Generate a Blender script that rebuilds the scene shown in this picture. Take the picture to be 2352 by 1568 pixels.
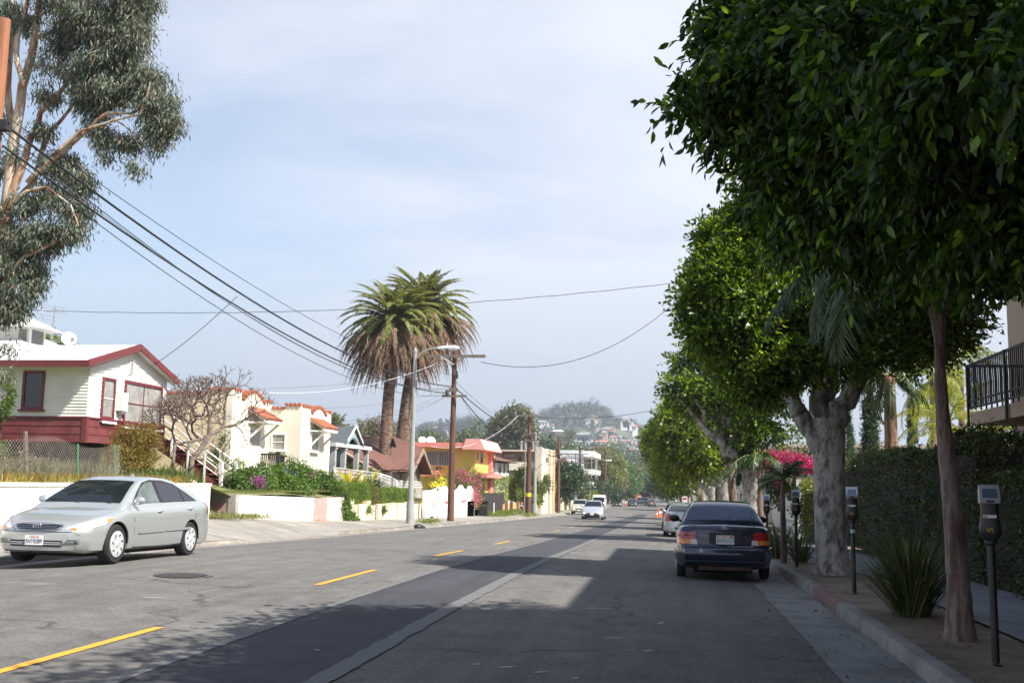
import bpy, bmesh, math, random
import numpy as np
from math import radians as R, sin, cos, pi
from mathutils import Vector, Matrix, noise
C = bpy.context.scene.collection
for o in list(bpy.data.objects): bpy.data.objects.remove(o)
# ------------------------------------------------------------ camera
F, CX, CY = 2400.0, 1176.0, 784.0          # focal length and centre on a 2352 x 1568 picture
YAW, PITCH, ROLL = R(8.66), R(7.70), 0.018
EYE = Vector((0, 0, 1.6))
fwd = Vector((-sin(YAW)*cos(PITCH), cos(YAW)*cos(PITCH), sin(PITCH)))
rt0 = Vector((cos(YAW), sin(YAW), 0)); up0 = rt0.cross(fwd)
rt = rt0*cos(ROLL) + up0*sin(ROLL); up = rt.cross(fwd)
cd = bpy.data.cameras.new('camera'); cam = bpy.data.objects.new('camera', cd); C.objects.link(cam)
cam.matrix_world = Matrix(((rt.x, up.x, -fwd.x, 0), (rt.y, up.y, -fwd.y, 0), (rt.z, up.z, -fwd.z, 1.6), (0, 0, 0, 1)))
cd.sensor_width = 36; cd.lens = 36*F/2352; cd.clip_start = .05; cd.clip_end = 20000
S = bpy.context.scene; S.camera = cam
# ------------------------------------------------------------ sky and sun
SUN_EL, SUN_AZ = R(48), R(-22)             # azimuth measured from +X towards +Y
w = bpy.data.worlds.new('World'); S.world = w; w.use_nodes = True
nt = w.node_tree; nd = nt.nodes; lk = nt.links; nd.clear()
out = nd.new('ShaderNodeOutputWorld'); bg = nd.new('ShaderNodeBackground'); lk.new(bg.outputs[0], out.inputs[0])
sky = nd.new('ShaderNodeTexSky'); sky.sky_type = 'NISHITA'; sky.sun_disc = False
sky.sun_elevation = SUN_EL; sky.sun_rotation = R(90) - SUN_AZ
sky.air_density = 1.0; sky.dust_density = 1.2; sky.ozone_density = 1.6; sky.altitude = 100
tc = nd.new('ShaderNodeTexCoord'); sp = nd.new('ShaderNodeSeparateXYZ'); lk.new(tc.outputs['Generated'], sp.inputs[0])
def wm(op, a, b=None, clamp=False):
    n = nd.new('ShaderNodeMath'); n.operation = op; n.use_clamp = clamp
    for i, v in enumerate((a, b)):
        if v is None: continue
        if isinstance(v, (int, float)): n.inputs[i].default_value = v
        else: lk.new(v, n.inputs[i])
    return n.outputs[0]
zz = wm('ADD', wm('MAXIMUM', sp.outputs[2], 0.0), .16)
cv = nd.new('ShaderNodeCombineXYZ'); lk.new(wm('DIVIDE', sp.outputs[0], zz), cv.inputs[0]); lk.new(wm('DIVIDE', sp.outputs[1], zz), cv.inputs[1])
mp = nd.new('ShaderNodeMapping'); mp.inputs['Scale'].default_value = (.55, 1.0, 1); mp.inputs['Rotation'].default_value = (0, 0, R(18)); lk.new(cv.outputs[0], mp.inputs[0])
n1 = nd.new('ShaderNodeTexNoise'); n1.inputs['Scale'].default_value = .9; n1.inputs['Detail'].default_value = 7; n1.inputs['Roughness'].default_value = .55; n1.inputs['Distortion'].default_value = .5
lk.new(mp.outputs[0], n1.inputs['Vector'])
mr = nd.new('ShaderNodeMapRange'); mr.inputs[1].default_value = .30; mr.inputs[2].default_value = .55; mr.inputs[3].default_value = .30; mr.inputs[4].default_value = .88; lk.new(wm('ADD', n1.outputs[0], wm('MULTIPLY', wm('ADD', sp.outputs[0], .16), .42)), mr.inputs[0])
mx = nd.new('ShaderNodeMix'); mx.data_type = 'RGBA'; lk.new(mr.outputs[0], mx.inputs[0]); lk.new(sky.outputs[0], mx.inputs[6]); mx.inputs[7].default_value = (5.0, 5.2, 5.65, 1)
hi = nd.new('ShaderNodeMapRange'); hi.interpolation_type = 'SMOOTHSTEP'; hi.inputs[1].default_value = .42; hi.inputs[2].default_value = .72; hi.inputs[3].default_value = 1; hi.inputs[4].default_value = .12; lk.new(sp.outputs[2], hi.inputs[0])
lk.new(wm('MULTIPLY', mr.outputs[0], hi.outputs[0]), mx.inputs[0])
lo_ = nd.new('ShaderNodeMapRange'); lo_.interpolation_type = 'SMOOTHSTEP'; lo_.inputs[1].default_value = 0; lo_.inputs[2].default_value = .26; lo_.inputs[3].default_value = .85; lo_.inputs[4].default_value = 0; lk.new(sp.outputs[2], lo_.inputs[0])
m2_ = nd.new('ShaderNodeMix'); m2_.data_type = 'RGBA'; lk.new(lo_.outputs[0], m2_.inputs[0]); lk.new(mx.outputs[2], m2_.inputs[6]); m2_.inputs[7].default_value = (2.75, 3.1, 3.7, 1)
lk.new(m2_.outputs[2], bg.inputs[0]); bg.inputs[1].default_value = 0.10
sl = bpy.data.lights.new('sun', 'SUN'); sl.energy = 5.0; sl.angle = R(.5); sl.color = (1, .955, .88)
so = bpy.data.objects.new('sun', sl); C.objects.link(so)
sd = Vector((cos(SUN_EL)*cos(SUN_AZ), cos(SUN_EL)*sin(SUN_AZ), sin(SUN_EL)))
so.rotation_euler = sd.to_track_quat('Z', 'Y').to_euler(); so.location = (30, -10, 60)
S.view_settings.view_transform = 'Standard'; S.view_settings.look = 'None'; S.view_settings.exposure = .95; S.view_settings.gamma = 1
S.render.engine = 'CYCLES'
# ------------------------------------------------------------ picture -> place
def ray(px, py):
    return fwd*F + rt*(px-CX) - up*(py-CY)
def onX(px, py, X): d = ray(px, py); return EYE + d*(X/d.x)
def onY(px, py, Y): d = ray(px, py); return EYE + d*(Y/d.y)
def onZ(px, py, Z): d = ray(px, py); return EYE + d*((Z-1.6)/d.z)
def proj(p):
    v = Vector(p)-EYE; k = v.dot(fwd); return (CX+F*v.dot(rt)/k, CY-F*v.dot(up)/k, k)
def pxX(px, X, py=1110): return onX(px, py, X).y       # Y of a picture column on plane X
def c1(x, y): return (.3*x, 658.6+.3*y)
def c3(x, y): return (376.3+.252*x, 846.7+.252*y)
def c4(x, y): return (733.8+.408*x, 602+.408*y)
def c5(x, y): return (1035+.252*x, 846.7+.252*y)
def c6(x, y): return (752.6+.21*x, 903+.21*y)
def c7(x, y): return (1834.6+.4604*x, 846.7+.4604*y)
def c8(x, y): return (1298.3+.136*x, 1016+.136*y)
def lerp(a, b, t): return a+(b-a)*t
def interp(x, pts):
    if x <= pts[0][0]: return pts[0][1]
    for (a, va), (b, vb) in zip(pts, pts[1:]):
        if x <= b: return va+(vb-va)*(x-a)/(b-a)
    return pts[-1][1]
ZR = [(-60, 0), (12, 0), (18, -.04), (23, -.12), (31, -.3), (50, -.65), (85, -1.3), (114, -1.8), (150, -2.2), (230, -2.9), (280, -3.0), (330, -2.75), (450, -1.7), (550, -.5), (650, .3), (720, .2), (900, -6), (4000, -6)]
def zr(Y): return interp(Y, ZR)
CRN = [(-11.3, .08), (-9, .185), (-5, .12), (-1, .07), (.2, .05), (1.4, .02), (2.14, 0)]
EXT = [(-60, .45), (34, .42), (41, .2), (46, .2), (60, .12), (100, .08), (1000, .05)]
def ground(X, Y):
    if -11.3 <= X <= 2.14: return zr(Y)+interp(X, CRN)
    if X > 2.14: return zr(Y)+.15
    return zr(Y)+.2+min(1, max(0, (-11.45-X)/2.55))*interp(Y, EXT)
# ------------------------------------------------------------ mesh helpers
rnd = random.Random(7)
class MB:
    def __init__(s): s.v = []; s.f = []; s.m = []; s.mi = 0
    def add(s, vs, fs, T=None):
        b = len(s.v)
        for p in vs: s.v.append(tuple(T @ Vector(p)) if T else tuple(p))
        for f in fs: s.f.append([b+i for i in f]); s.m.append(s.mi)
        return s
    def quad(s, a, b, c, d): return s.add([a, b, c, d], [(0, 1, 2, 3)])
    def poly(s, pts): return s.add(pts, [tuple(range(len(pts)))])
    def box(s, x0, x1, y0, y1, z0, z1, T=None):
        v = [(x0, y0, z0), (x1, y0, z0), (x1, y1, z0), (x0, y1, z0), (x0, y0, z1), (x1, y0, z1), (x1, y1, z1), (x0, y1, z1)]
        return s.add(v, [(0, 3, 2, 1), (4, 5, 6, 7), (0, 1, 5, 4), (1, 2, 6, 5), (2, 3, 7, 6), (3, 0, 4, 7)], T)
    def prism(s, poly, axis, a, b):
        """polygon (2-D) extruded along axis 0/1/2 from a to b"""
        def P(p, t):
            return {0: (t, p[0], p[1]), 1: (p[0], t, p[1]), 2: (p[0], p[1], t)}[axis]
        n = len(poly); v = [P(p, a) for p in poly]+[P(p, b) for p in poly]
        f = [tuple(range(n))[::-1], tuple(range(n, 2*n))]+[(i, (i+1) % n, n+(i+1) % n, n+i) for i in range(n)]
        return s.add(v, f)
    def tube(s, pts, rad, n=8, caps=True):
        pts = [Vector(p) for p in pts]; k = len(pts)
        if not isinstance(rad, (list, tuple)): rad = [rad]*k
        vs = []; fs = []; prev = None
        for i, p in enumerate(pts):
            t = (pts[min(i+1, k-1)]-pts[max(i-1, 0)]).normalized()
            if prev is None:
                a = Vector((0, 0, 1)) if abs(t.z) < .9 else Vector((1, 0, 0)); u = t.cross(a).normalized()
            else: u = (prev-t*prev.dot(t)).normalized()
            prev = u; v2 = t.cross(u)
            for j in range(n):
                an = 2*pi*j/n; vs.append(p+(u*cos(an)+v2*sin(an))*rad[i])
        for i in range(k-1):
            for j in range(n): fs.append((i*n+j, i*n+(j+1) % n, (i+1)*n+(j+1) % n, (i+1)*n+j))
        if caps: fs.append(tuple(range(n))[::-1]); fs.append(tuple(range((k-1)*n, k*n)))
        return s.add(vs, fs)
    def lathe(s, prof, c=(0, 0, 0), n=20, axis='z'):
        vs = []; fs = []; k = len(prof)
        for (r, h) in prof:
            for j in range(n):
                a = 2*pi*j/n
                q = (r*cos(a), r*sin(a), h) if axis == 'z' else (h, r*cos(a), r*sin(a))
                vs.append((q[0]+c[0], q[1]+c[1], q[2]+c[2]))
        for i in range(k-1):
            for j in range(n): fs.append((i*n+j, i*n+(j+1) % n, (i+1)*n+(j+1) % n, (i+1)*n+j))
        fs.append(tuple(range(n))[::-1]); fs.append(tuple(range((k-1)*n, k*n)))
        return s.add(vs, fs)
    def ball(s, c, r, n=10, m=7):
        if not isinstance(r, (list, tuple)): r = (r, r, r)
        vs = [(c[0], c[1], c[2]-r[2])]; fs = []
        for i in range(1, m):
            t = pi*i/m
            for j in range(n): a = 2*pi*j/n; vs.append((c[0]+r[0]*sin(t)*cos(a), c[1]+r[1]*sin(t)*sin(a), c[2]-r[2]*cos(t)))
        vs.append((c[0], c[1], c[2]+r[2])); L = len(vs)-1
        for j in range(n): fs.append((0, 1+(j+1) % n, 1+j)); fs.append((L, 1+(m-2)*n+j, 1+(m-2)*n+(j+1) % n))
        for i in range(m-2):
            for j in range(n): fs.append((1+i*n+j, 1+i*n+(j+1) % n, 1+(i+1)*n+(j+1) % n, 1+(i+1)*n+j))
        return s.add(vs, fs)
    def mesh(s, name, off=(0, 0, 0)):
        me = bpy.data.meshes.new(name)
        me.from_pydata([(p[0]-off[0], p[1]-off[1], p[2]-off[2]) for p in s.v], [], s.f); me.update(); return me
OFF = {}
def reg(o, off): OFF[o.name] = Vector(off)
def tag(o, label=None, cat=None, group=None, kind=None):
    if label: o['label'] = label
    if cat: o['category'] = cat
    if group: o['group'] = group
    if kind: o['kind'] = kind
    return o
def empty(name, loc, label, cat, group=None, rz=0, local=False):
    o = bpy.data.objects.new(name, None); C.objects.link(o); o.location = loc; o.rotation_euler = (0, 0, rz); o.empty_display_size = .2
    reg(o, (0, 0, 0) if local else loc); return tag(o, label, cat, group)
def obj(name, mb, mat, parent=None, smooth=False, origin=None, label=None, cat=None, group=None, kind=None):
    off = OFF[parent.name] if parent else Vector(origin or (0, 0, 0))
    me = mb if isinstance(mb, bpy.types.Mesh) else mb.mesh(name, off)
    mats = mat if isinstance(mat, (list, tuple)) else [mat]
    for m in mats: me.materials.append(m)
    if len(mats) > 1 and not isinstance(mb, bpy.types.Mesh): me.polygons.foreach_set('material_index', mb.m)
    if smooth:
        me.polygons.foreach_set('use_smooth', [True]*len(me.polygons))
        if smooth != 'all':
            me.set_sharp_from_angle(angle=R(38))
    o = bpy.data.objects.new(name, me); C.objects.link(o)
    if parent: o.parent = parent
    elif origin: o.location = origin
    reg(o, off); return tag(o, label, cat, group, kind)
def copy_tree(o, loc=None, rz=None, label=None, group=None, parent=None):
    c = o.copy(); C.objects.link(c)
    if parent: c.parent = parent
    if loc is not None: c.location = loc
    if rz is not None: c.rotation_euler = (0, 0, rz)
    if label: c['label'] = label
    if group: c['group'] = group
    for ch in list(o.children): copy_tree(ch, parent=c)
    return c
def npmesh(name, V, Fq, k, off=(0, 0, 0)):
    """V (N,3) array, Fq (M,k) index array"""
    me = bpy.data.meshes.new(name); V = np.asarray(V, dtype=np.float32)-np.asarray(off, dtype=np.float32)
    me.vertices.add(len(V)); me.vertices.foreach_set('co', V.ravel())
    M_ = len(Fq); me.loops.add(M_*k); me.loops.foreach_set('vertex_index', np.asarray(Fq, dtype=np.int32).ravel())
    me.polygons.add(M_); me.polygons.foreach_set('loop_start', np.arange(0, M_*k, k, dtype=np.int32))
    me.update(calc_edges=True); return me
# ------------------------------------------------------------ materials
def newmat(name):
    m = bpy.data.materials.new(name); m.use_nodes = True; n = m.node_tree; n.nodes.clear()
    o = n.nodes.new('ShaderNodeOutputMaterial'); b = n.nodes.new('ShaderNodeBsdfPrincipled'); n.links.new(b.outputs[0], o.inputs[0])
    return m, n, b, o
def nz(n, scale, detail=4, rough=.6, vec=None, dim=None):
    t = n.nodes.new('ShaderNodeTexNoise'); t.inputs['Scale'].default_value = scale; t.inputs['Detail'].default_value = detail; t.inputs['Roughness'].default_value = rough
    if vec: n.links.new(vec, t.inputs['Vector'])
    return t.outputs[0]
def ramp(n, fac, stops):
    r = n.nodes.new('ShaderNodeValToRGB'); e = r.color_ramp.elements
    while len(e) < len(stops): e.new(.5)
    for i, (p, c) in enumerate(stops):
        e[i].position = p; e[i].color = (*c, 1) if isinstance(c, (tuple, list)) else (c, c, c, 1)
    n.links.new(fac, r.inputs[0]); return r.outputs[0]
def mixc(n, fac, a, b, mode='MIX'):
    x = n.nodes.new('ShaderNodeMix'); x.data_type = 'RGBA'; x.blend_type = mode
    for i, v in ((0, fac), (6, a), (7, b)):
        if isinstance(v, (int, float)): x.inputs[i].default_value = v
        elif isinstance(v, (tuple, list)): x.inputs[i].default_value = (*v, 1)
        else: n.links.new(v, x.inputs[i])
    return x.outputs[2]
def mth(n, op, a, b=0.0, clamp=False):
    x = n.nodes.new('ShaderNodeMath'); x.operation = op; x.use_clamp = clamp
    for i, v in enumerate((a, b)):
        if isinstance(v, (int, float)): x.inputs[i].default_value = v
        else: n.links.new(v, x.inputs[i])
    return x.outputs[0]
def pos(n):
    g = n.nodes.new('ShaderNodeTexCoord'); return g.outputs['Object']
def bump(n, b, h, strength=.3, dist=.02):
    k = n.nodes.new('ShaderNodeBump'); k.inputs['Strength'].default_value = strength; k.inputs['Distance'].default_value = dist
    n.links.new(h, k.inputs['Height']); n.links.new(k.outputs[0], b.inputs['Normal'])
def M(name, col, rough=.75, var=.12, scale=3, bmp=.0, bscale=40, metal=0, spec=.5, col2=None, coat=0, dirt=None):
    m, n, b, o = newmat(name); v = pos(n)
    if var or col2:
        f = nz(n, scale, 6, .65, v)
        lo = tuple(c*(1-var) for c in col); hi = tuple(min(1, c*(1+var)) for c in (col2 or col))
        c = ramp(n, f, [(.32, lo), (.68, hi)])
        if dirt:
            f2 = nz(n, scale*.35, 5, .7, v); c = mixc(n, ramp(n, f2, [(.5, 0.0), (.75, .55)]), c, dirt)
        n.links.new(c, b.inputs['Base Color'])
    else: b.inputs['Base Color'].default_value = (*col, 1)
    b.inputs['Roughness'].default_value = rough; b.inputs['Metallic'].default_value = metal
    b.inputs['Specular IOR Level'].default_value = spec; b.inputs['Coat Weight'].default_value = coat; b.inputs['Coat Roughness'].default_value = .05
    if bmp: bump(n, b, nz(n, bscale, 5, .6, v), bmp, .02)
    return m
def leafmat(name, a, b_, transl=.35, rough=.45, cscale=1.2, third=None, spec=.5):
    m, n, b, o = newmat(name); g = n.nodes.new('ShaderNodeNewGeometry')
    st = [(0, a), (1, b_)] if third is None else [(0, a), (.86, b_), (.97, third)]
    c1_ = ramp(n, g.outputs['Random Per Island'], st)
    f = nz(n, cscale, 3, .6, pos(n)); c = mixc(n, 1.0, c1_, ramp(n, f, [(.3, .62), (.7, 1.25)]), 'MULTIPLY')
    n.links.new(c, b.inputs['Base Color']); b.inputs['Roughness'].default_value = rough; b.inputs['Specular IOR Level'].default_value = spec
    t = n.nodes.new('ShaderNodeBsdfTranslucent'); n.links.new(mixc(n, 1.0, c, (1.3, 1.25, .5), 'MULTIPLY'), t.inputs[0])
    x = n.nodes.new('ShaderNodeMixShader'); x.inputs[0].default_value = transl
    n.links.new(b.outputs[0], x.inputs[1]); n.links.new(t.outputs[0], x.inputs[2]); n.links.new(x.outputs[0], o.inputs[0]); return m
def text_mesh(txt, size, depth=.002, align='CENTER', sx=1.0, shear=0):
    cu = bpy.data.curves.new('t', 'FONT'); cu.body = txt; cu.size = size; cu.extrude = depth; cu.align_x = align; cu.align_y = 'CENTER'; cu.shear = shear
    o = bpy.data.objects.new('t', cu); C.objects.link(o); bpy.context.view_layer.update()
    me = bpy.data.meshes.new_from_object(o.evaluated_get(bpy.context.evaluated_depsgraph_get()))
    bpy.data.objects.remove(o); mb = MB(); mb.add([(v.co.x*sx, v.co.y, v.co.z) for v in me.vertices], [tuple(p.vertices) for p in me.polygons]); bpy.data.meshes.remove(me); return mb
# ------------------------------------------------------------ foliage
def unit(a): return a/np.maximum(1e-6, np.linalg.norm(a, axis=1, keepdims=True))
def leaf_geo(P, A, Nn, L, W, kind='quad', droop=.15):
    """leaves at P pointing along A with normals Nn; lengths L, widths W (arrays)"""
    A = unit(A); B = unit(np.cross(A, Nn)); Nn = np.cross(B, A); L = L[:, None]; W = W[:, None]; n = len(P)
    if kind == 'quad':
        V = np.stack([P, P+A*L*.45+B*W*.5+Nn*W*.12, P+A*L-Nn*L*droop, P+A*L*.45-B*W*.5+Nn*W*.12], 1).reshape(-1, 3)
        return V, np.arange(n*4).reshape(n, 4)
    r = [(.28, .40), (.62, .42)]
    V = [P]
    for t, wv in r: V += [P+A*L*t+B*W*wv+Nn*(W*.14-L*droop*t*t)]
    V += [P+A*L-Nn*L*droop]
    for t, wv in r[::-1]: V += [P+A*L*t-B*W*wv+Nn*(W*.14-L*droop*t*t)]
    V = np.stack(V, 1).reshape(-1, 3); b = np.arange(n)[:, None]*6
    return V, np.concatenate([b+np.array([[0, 1, 2, 3]]), b+np.array([[0, 3, 4, 5]])], 0)
def snoise(P, s, seed=0):
    rs = np.random.RandomState(seed); out = np.zeros(len(P))
    for k in range(5):
        d = rs.normal(size=3); d /= np.linalg.norm(d); d *= (1+.5*k)/s*2*pi/2.2
        out += np.sin(P @ d+rs.rand()*6.28+1.3*np.sin(P @ np.roll(d, 1)*.7))/(1+.3*k)
    return out/2.4
def crown(name, blobs, ntw, per, L, W, mat, parent=None, seed=0, spread=.22, kind='quad', shell=.5, gap=-.45, gscale=1.2, droop=.35, dz=(-.4, .5), origin=None, up_n=.6, tw=None, **kw):
    """a crown of leaves gathered on twigs inside ellipsoidal limbs; blobs (x,y,z,rx,ry,rz)"""
    rs = np.random.RandomState(seed); bl = np.array(blobs, dtype=float)
    vol = (bl[:, 3]*bl[:, 4]*bl[:, 5])**.8; pick = rs.choice(len(bl), size=ntw*2, p=vol/vol.sum()); b = bl[pick]
    d = unit(rs.normal(size=(len(b), 3))); r = 1-shell*rs.rand(len(b))**1.6*1.0
    r *= 1+.16*snoise(d*2+b[:, :3], 1.0, seed+3)
    T = b[:, :3]+d*r[:, None]*b[:, 3:6]
    keep = snoise(T, gscale, seed+5) > gap; T = T[keep][:ntw]; d = d[keep][:ntw]
    m = len(T); P = np.repeat(T, per, 0); out = np.repeat(d, per, 0)
    if tw:
        D = unit(d*.7+rs.normal(size=d.shape)*.55+np.array([0, 0, dz[0]])); sd_ = unit(np.cross(D, rs.normal(size=D.shape))); tt = np.tile(np.linspace(0, 1, per), m)[:, None]; D = np.repeat(D, per, 0); sg = np.where(np.tile(np.arange(per), m) % 2, 1., -1.)[:, None]
        P = P+D*(tt-.35)*tw*(.7+.6*np.repeat(rs.rand(m), per)[:, None])+rs.normal(size=P.shape)*.012-np.array([0, 0, 1])*tt**2*tw*.15; A = D*.75+np.repeat(sd_, per, 0)*sg*(1.05-.7*tt)+rs.normal(size=P.shape)*.22+np.array([0, 0, dz[0]*.3])
    else:
        P = P+rs.normal(size=P.shape)*spread*np.array([1, 1, .8]); A = out*.55+rs.normal(size=P.shape)*.7+np.array([0, 0, dz[0]])
    Nn = rs.normal(size=P.shape)*.7+np.array([0, 0, up_n])+out*.3
    l = L*(.65+.6*rs.rand(len(P))); wd = W*(.7+.5*rs.rand(len(P)))
    V, Fq = leaf_geo(P, A, Nn, l, wd, kind, droop*.4)
    off = OFF[parent.name] if parent else (origin or (0, 0, 0))
    me = npmesh(name, V, Fq, 4, off); me.materials.append(mat)
    o = bpy.data.objects.new(name, me); C.objects.link(o)
    if parent: o.parent = parent
    elif origin: o.location = origin
    reg(o, off); tag(o, **kw) if kw else None
    return o
def limb(mb, a, b, r0, r1, seed=0, wob=.12, n=8, seg=6):
    rs = random.Random(seed); a = Vector(a); b = Vector(b); L = (b-a).length; pts = []; rad = []
    for i in range(seg+1):
        t = i/seg; q = a.lerp(b, t); k = wob*L*sin(pi*t)
        if 0 < i < seg: q += Vector((rs.uniform(-1, 1), rs.uniform(-1, 1), rs.uniform(-.5, .5)))*k*.5
        pts.append(q); rad.append(lerp(r0, r1, t))
    mb.tube(pts, rad, n, True); return pts
def fronds(rs, base, specs, nl, leafl, leafw, stem_r=.02, vdrop=.3, fold=.6, two=True):
    """palm fronds: specs = list of (azimuth, elevation, length, bend) -> V,F of leaflets and an MB of stems"""
    Vs = []; Fs = []; nb = 0; mb = MB()
    for (az, el, L, bend) in specs:
        h = np.array([cos(az), sin(az), 0.]); k = 12; p = np.array(base, float); pts = [p.copy()]; dirs = []
        for i in range(k):
            e = el-bend*((i+.5)/k)**1.3; d = h*cos(e)+np.array([0, 0, sin(e)]); dirs.append(d); p = p+d*L/k; pts.append(p.copy())
        pts = np.array(pts); mb.tube([Vector(q) for q in pts[::2]], [stem_r*(1-.8*i/6) for i in range(7)], 4, False)
        t = np.linspace(.16, .99, nl); idx = np.minimum((t*k).astype(int), k-1); fr = t*k-idx
        P = pts[idx]+(pts[idx+1]-pts[idx])*fr[:, None]; D = np.array(dirs)[idx]
        side = np.array([-sin(az), cos(az), 0.]); upv = np.cross(side[None, :], -D); upv = unit(upv); upv[upv[:, 2] < 0] *= -1
        ll = leafl*L*np.sin(np.clip(t*.95+.12, 0, 1)*pi)**.6*(.85+.3*rs.rand(nl))
        for sg in ((1, -1) if two else (1,)):
            A = sg*side[None, :]*(.8+.2*rs.rand(nl)[:, None])+D*(.75+.3*rs.rand(nl)[:, None])+upv*(fold*.5)+np.array([0, 0, -vdrop])*(.6+.8*rs.rand(nl)[:, None])
            V, Fq = leaf_geo(P, A, upv+rs.normal(size=P.shape)*.25, ll, np.full(nl, leafw), 'quad', .22)
            Vs.append(V); Fs.append(Fq+nb); nb += len(V)
    return np.concatenate(Vs), np.concatenate(Fs), mb
def npobj(name, V, Fq, mat, parent=None, origin=None, k=4, **kw):
    off = OFF[parent.name] if parent else (origin or (0, 0, 0))
    me = npmesh(name, V, Fq, k, off); me.materials.append(mat); o = bpy.data.objects.new(name, me); C.objects.link(o)
    if parent: o.parent = parent
    elif origin: o.location = origin
    reg(o, off); tag(o, **kw) if kw else None; return o
# ============================================================ GROUND, ROAD, PAVEMENTS
def strip(name, xs, ys, zf, mat, **kw):
    mb = MB(); nx = len(xs)
    for y in ys:
        for x in xs: mb.v.append((x, y, zf(x, y)))
    for j in range(len(ys)-1):
        for i in range(nx-1): a = j*nx+i; mb.f.append([a, a+1, a+nx+1, a+nx]); mb.m.append(0)
    return obj(name, mb, mat, smooth='all', kind='structure', **kw)
YS = [-25+i for i in range(0, 90)]+[65+3*i for i in range(1, 30)]+[155+8*i for i in range(0, 72)]
def asphalt(name, base, patch=False):
    m, n, b, o = newmat(name); v = pos(n)
    fine = nz(n, 240, 3, .8, v); mid = nz(n, 2.2, 6, .65, v); big = nz(n, .35, 4, .6, v)
    st = n.nodes.new('ShaderNodeMapping'); st.inputs['Scale'].default_value = (3.0, .22, 1); n.links.new(v, st.inputs[0])
    streak = nz(n, 1.0, 6, .7, st.outputs[0])
    c = mixc(n, 1.0, base, ramp(n, fine, [(.30, .35), (.5, 1.0), (.72, 1.95)]), 'MULTIPLY')
    c = mixc(n, 1.0, c, ramp(n, mid, [(.3, .80), (.7, 1.18)]), 'MULTIPLY')
    c = mixc(n, 1.0, c, ramp(n, nz(n, 26, 5, .8, v), [(.34, .66), (.66, 1.38)]), 'MULTIPLY')
    c = mixc(n, 1.0, c, ramp(n, streak, [(.3, .76), (.55, 1.02), (.75, 1.15)]), 'MULTIPLY')
    c = mixc(n, 1.0, c, ramp(n, big, [(.35, .9), (.65, 1.1)]), 'MULTIPLY')
    st2 = n.nodes.new('ShaderNodeMapping'); st2.inputs['Scale'].default_value = (.75, 3.2, 1); n.links.new(v, st2.inputs[0])
    spots = nz(n, 1.3, 3, .5, st2.outputs[0]); c = mixc(n, ramp(n, spots, [(.68, 0.0), (.72, .5)]), c, tuple(k*.45 for k in base))
    if not patch:
        vo = n.nodes.new('ShaderNodeTexVoronoi'); vo.feature = 'DISTANCE_TO_EDGE'; vo.inputs['Scale'].default_value = .16
        wv = n.nodes.new('ShaderNodeVectorMath'); wv.operation = 'ADD'; nn = n.nodes.new('ShaderNodeTexNoise'); nn.inputs['Scale'].default_value = 1.1; nn.inputs['Detail'].default_value = 5; n.links.new(v, nn.inputs[0])
        sc_ = n.nodes.new('ShaderNodeVectorMath'); sc_.operation = 'SCALE'; sc_.inputs['Scale'].default_value = 1.6; n.links.new(nn.outputs[1], sc_.inputs[0])
        n.links.new(v, wv.inputs[0]); n.links.new(sc_.outputs[0], wv.inputs[1]); n.links.new(wv.outputs[0], vo.inputs[0])
        cr = mth(n, 'MULTIPLY', ramp(n, vo.outputs[0], [(.003, 1.0), (.008, 0.0)]), ramp(n, nz(n, .5, 3, .6, v), [(.42, 0.0), (.52, .75)]))
        c = mixc(n, cr, c, tuple(k*.35 for k in base))
    n.links.new(c, b.inputs['Base Color']); b.inputs['Roughness'].default_value = .85; b.inputs['Specular IOR Level'].default_value = .35
    bump(n, b, fine, .5, .006); return m
def concrete(name, base, joint=1.5, off=0.0, dirt=.35, jw=.012, scale=1.0):
    m, n, b, o = newmat(name); v = pos(n); g = n.nodes.new('ShaderNodeNewGeometry')
    s = n.nodes.new('ShaderNodeSeparateXYZ'); n.links.new(g.outputs['Position'], s.inputs[0])
    c = mixc(n, 1.0, base, ramp(n, nz(n, 120*scale, 3, .7, v), [(.3, .8), (.7, 1.18)]), 'MULTIPLY')
    c = mixc(n, 1.0, c, ramp(n, nz(n, 1.3*scale, 6, .65, v), [(.3, 1-dirt), (.7, 1.12)]), 'MULTIPLY')
    c = mixc(n, 1.0, c, ramp(n, nz(n, 9*scale, 5, .7, v), [(.25, .72), (.5, 1.0)]), 'MULTIPLY')
    if joint:
        q = mth(n, 'FRACT', mth(n, 'DIVIDE', mth(n, 'ADD', s.outputs[1], 500+off), joint)); e = mth(n, 'LESS_THAN', q, jw/joint)
        fl = mth(n, 'FLOOR', mth(n, 'DIVIDE', mth(n, 'ADD', s.outputs[1], 500+off), joint)); wn = n.nodes.new('ShaderNodeTexWhiteNoise'); wn.noise_dimensions = '1D'; n.links.new(fl, wn.inputs['W'])
        c = mixc(n, 1.0, c, ramp(n, wn.outputs[0], [(0, .88), (1, 1.08)]), 'MULTIPLY'); c = mixc(n, e, c, tuple(k*.35 for k in base))
    n.links.new(c, b.inputs['Base Color']); b.inputs['Roughness'].default_value = .9; bump(n, b, nz(n, 60, 5, .7, v), .25, .01); return m
mAsph = asphalt('asphalt', (.126, .119, .110)); mPatch = asphalt('patch_asphalt', (.048, .049, .056), True)
mSeam = M('seam_grit', (.135, .133, .132), .9, .25, 30, .4, 80)
mWalkR = concrete('walk_concrete', (.24, .25, .262), 1.52); mWalkL = concrete('walk_left_concrete', (.30, .275, .24), 1.52, .4)
mGutter = concrete('gutter_concrete', (.245, .24, .235), 0, dirt=.45); mKerb = concrete('kerb_concrete', (.27, .255, .235), 3.05, 1.2, .4, .02); mKerbRed = M('kerb_red_paint', (.17, .09, .08), .85, .35, 12, .2, dirt=(.22, .2, .18))
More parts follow.
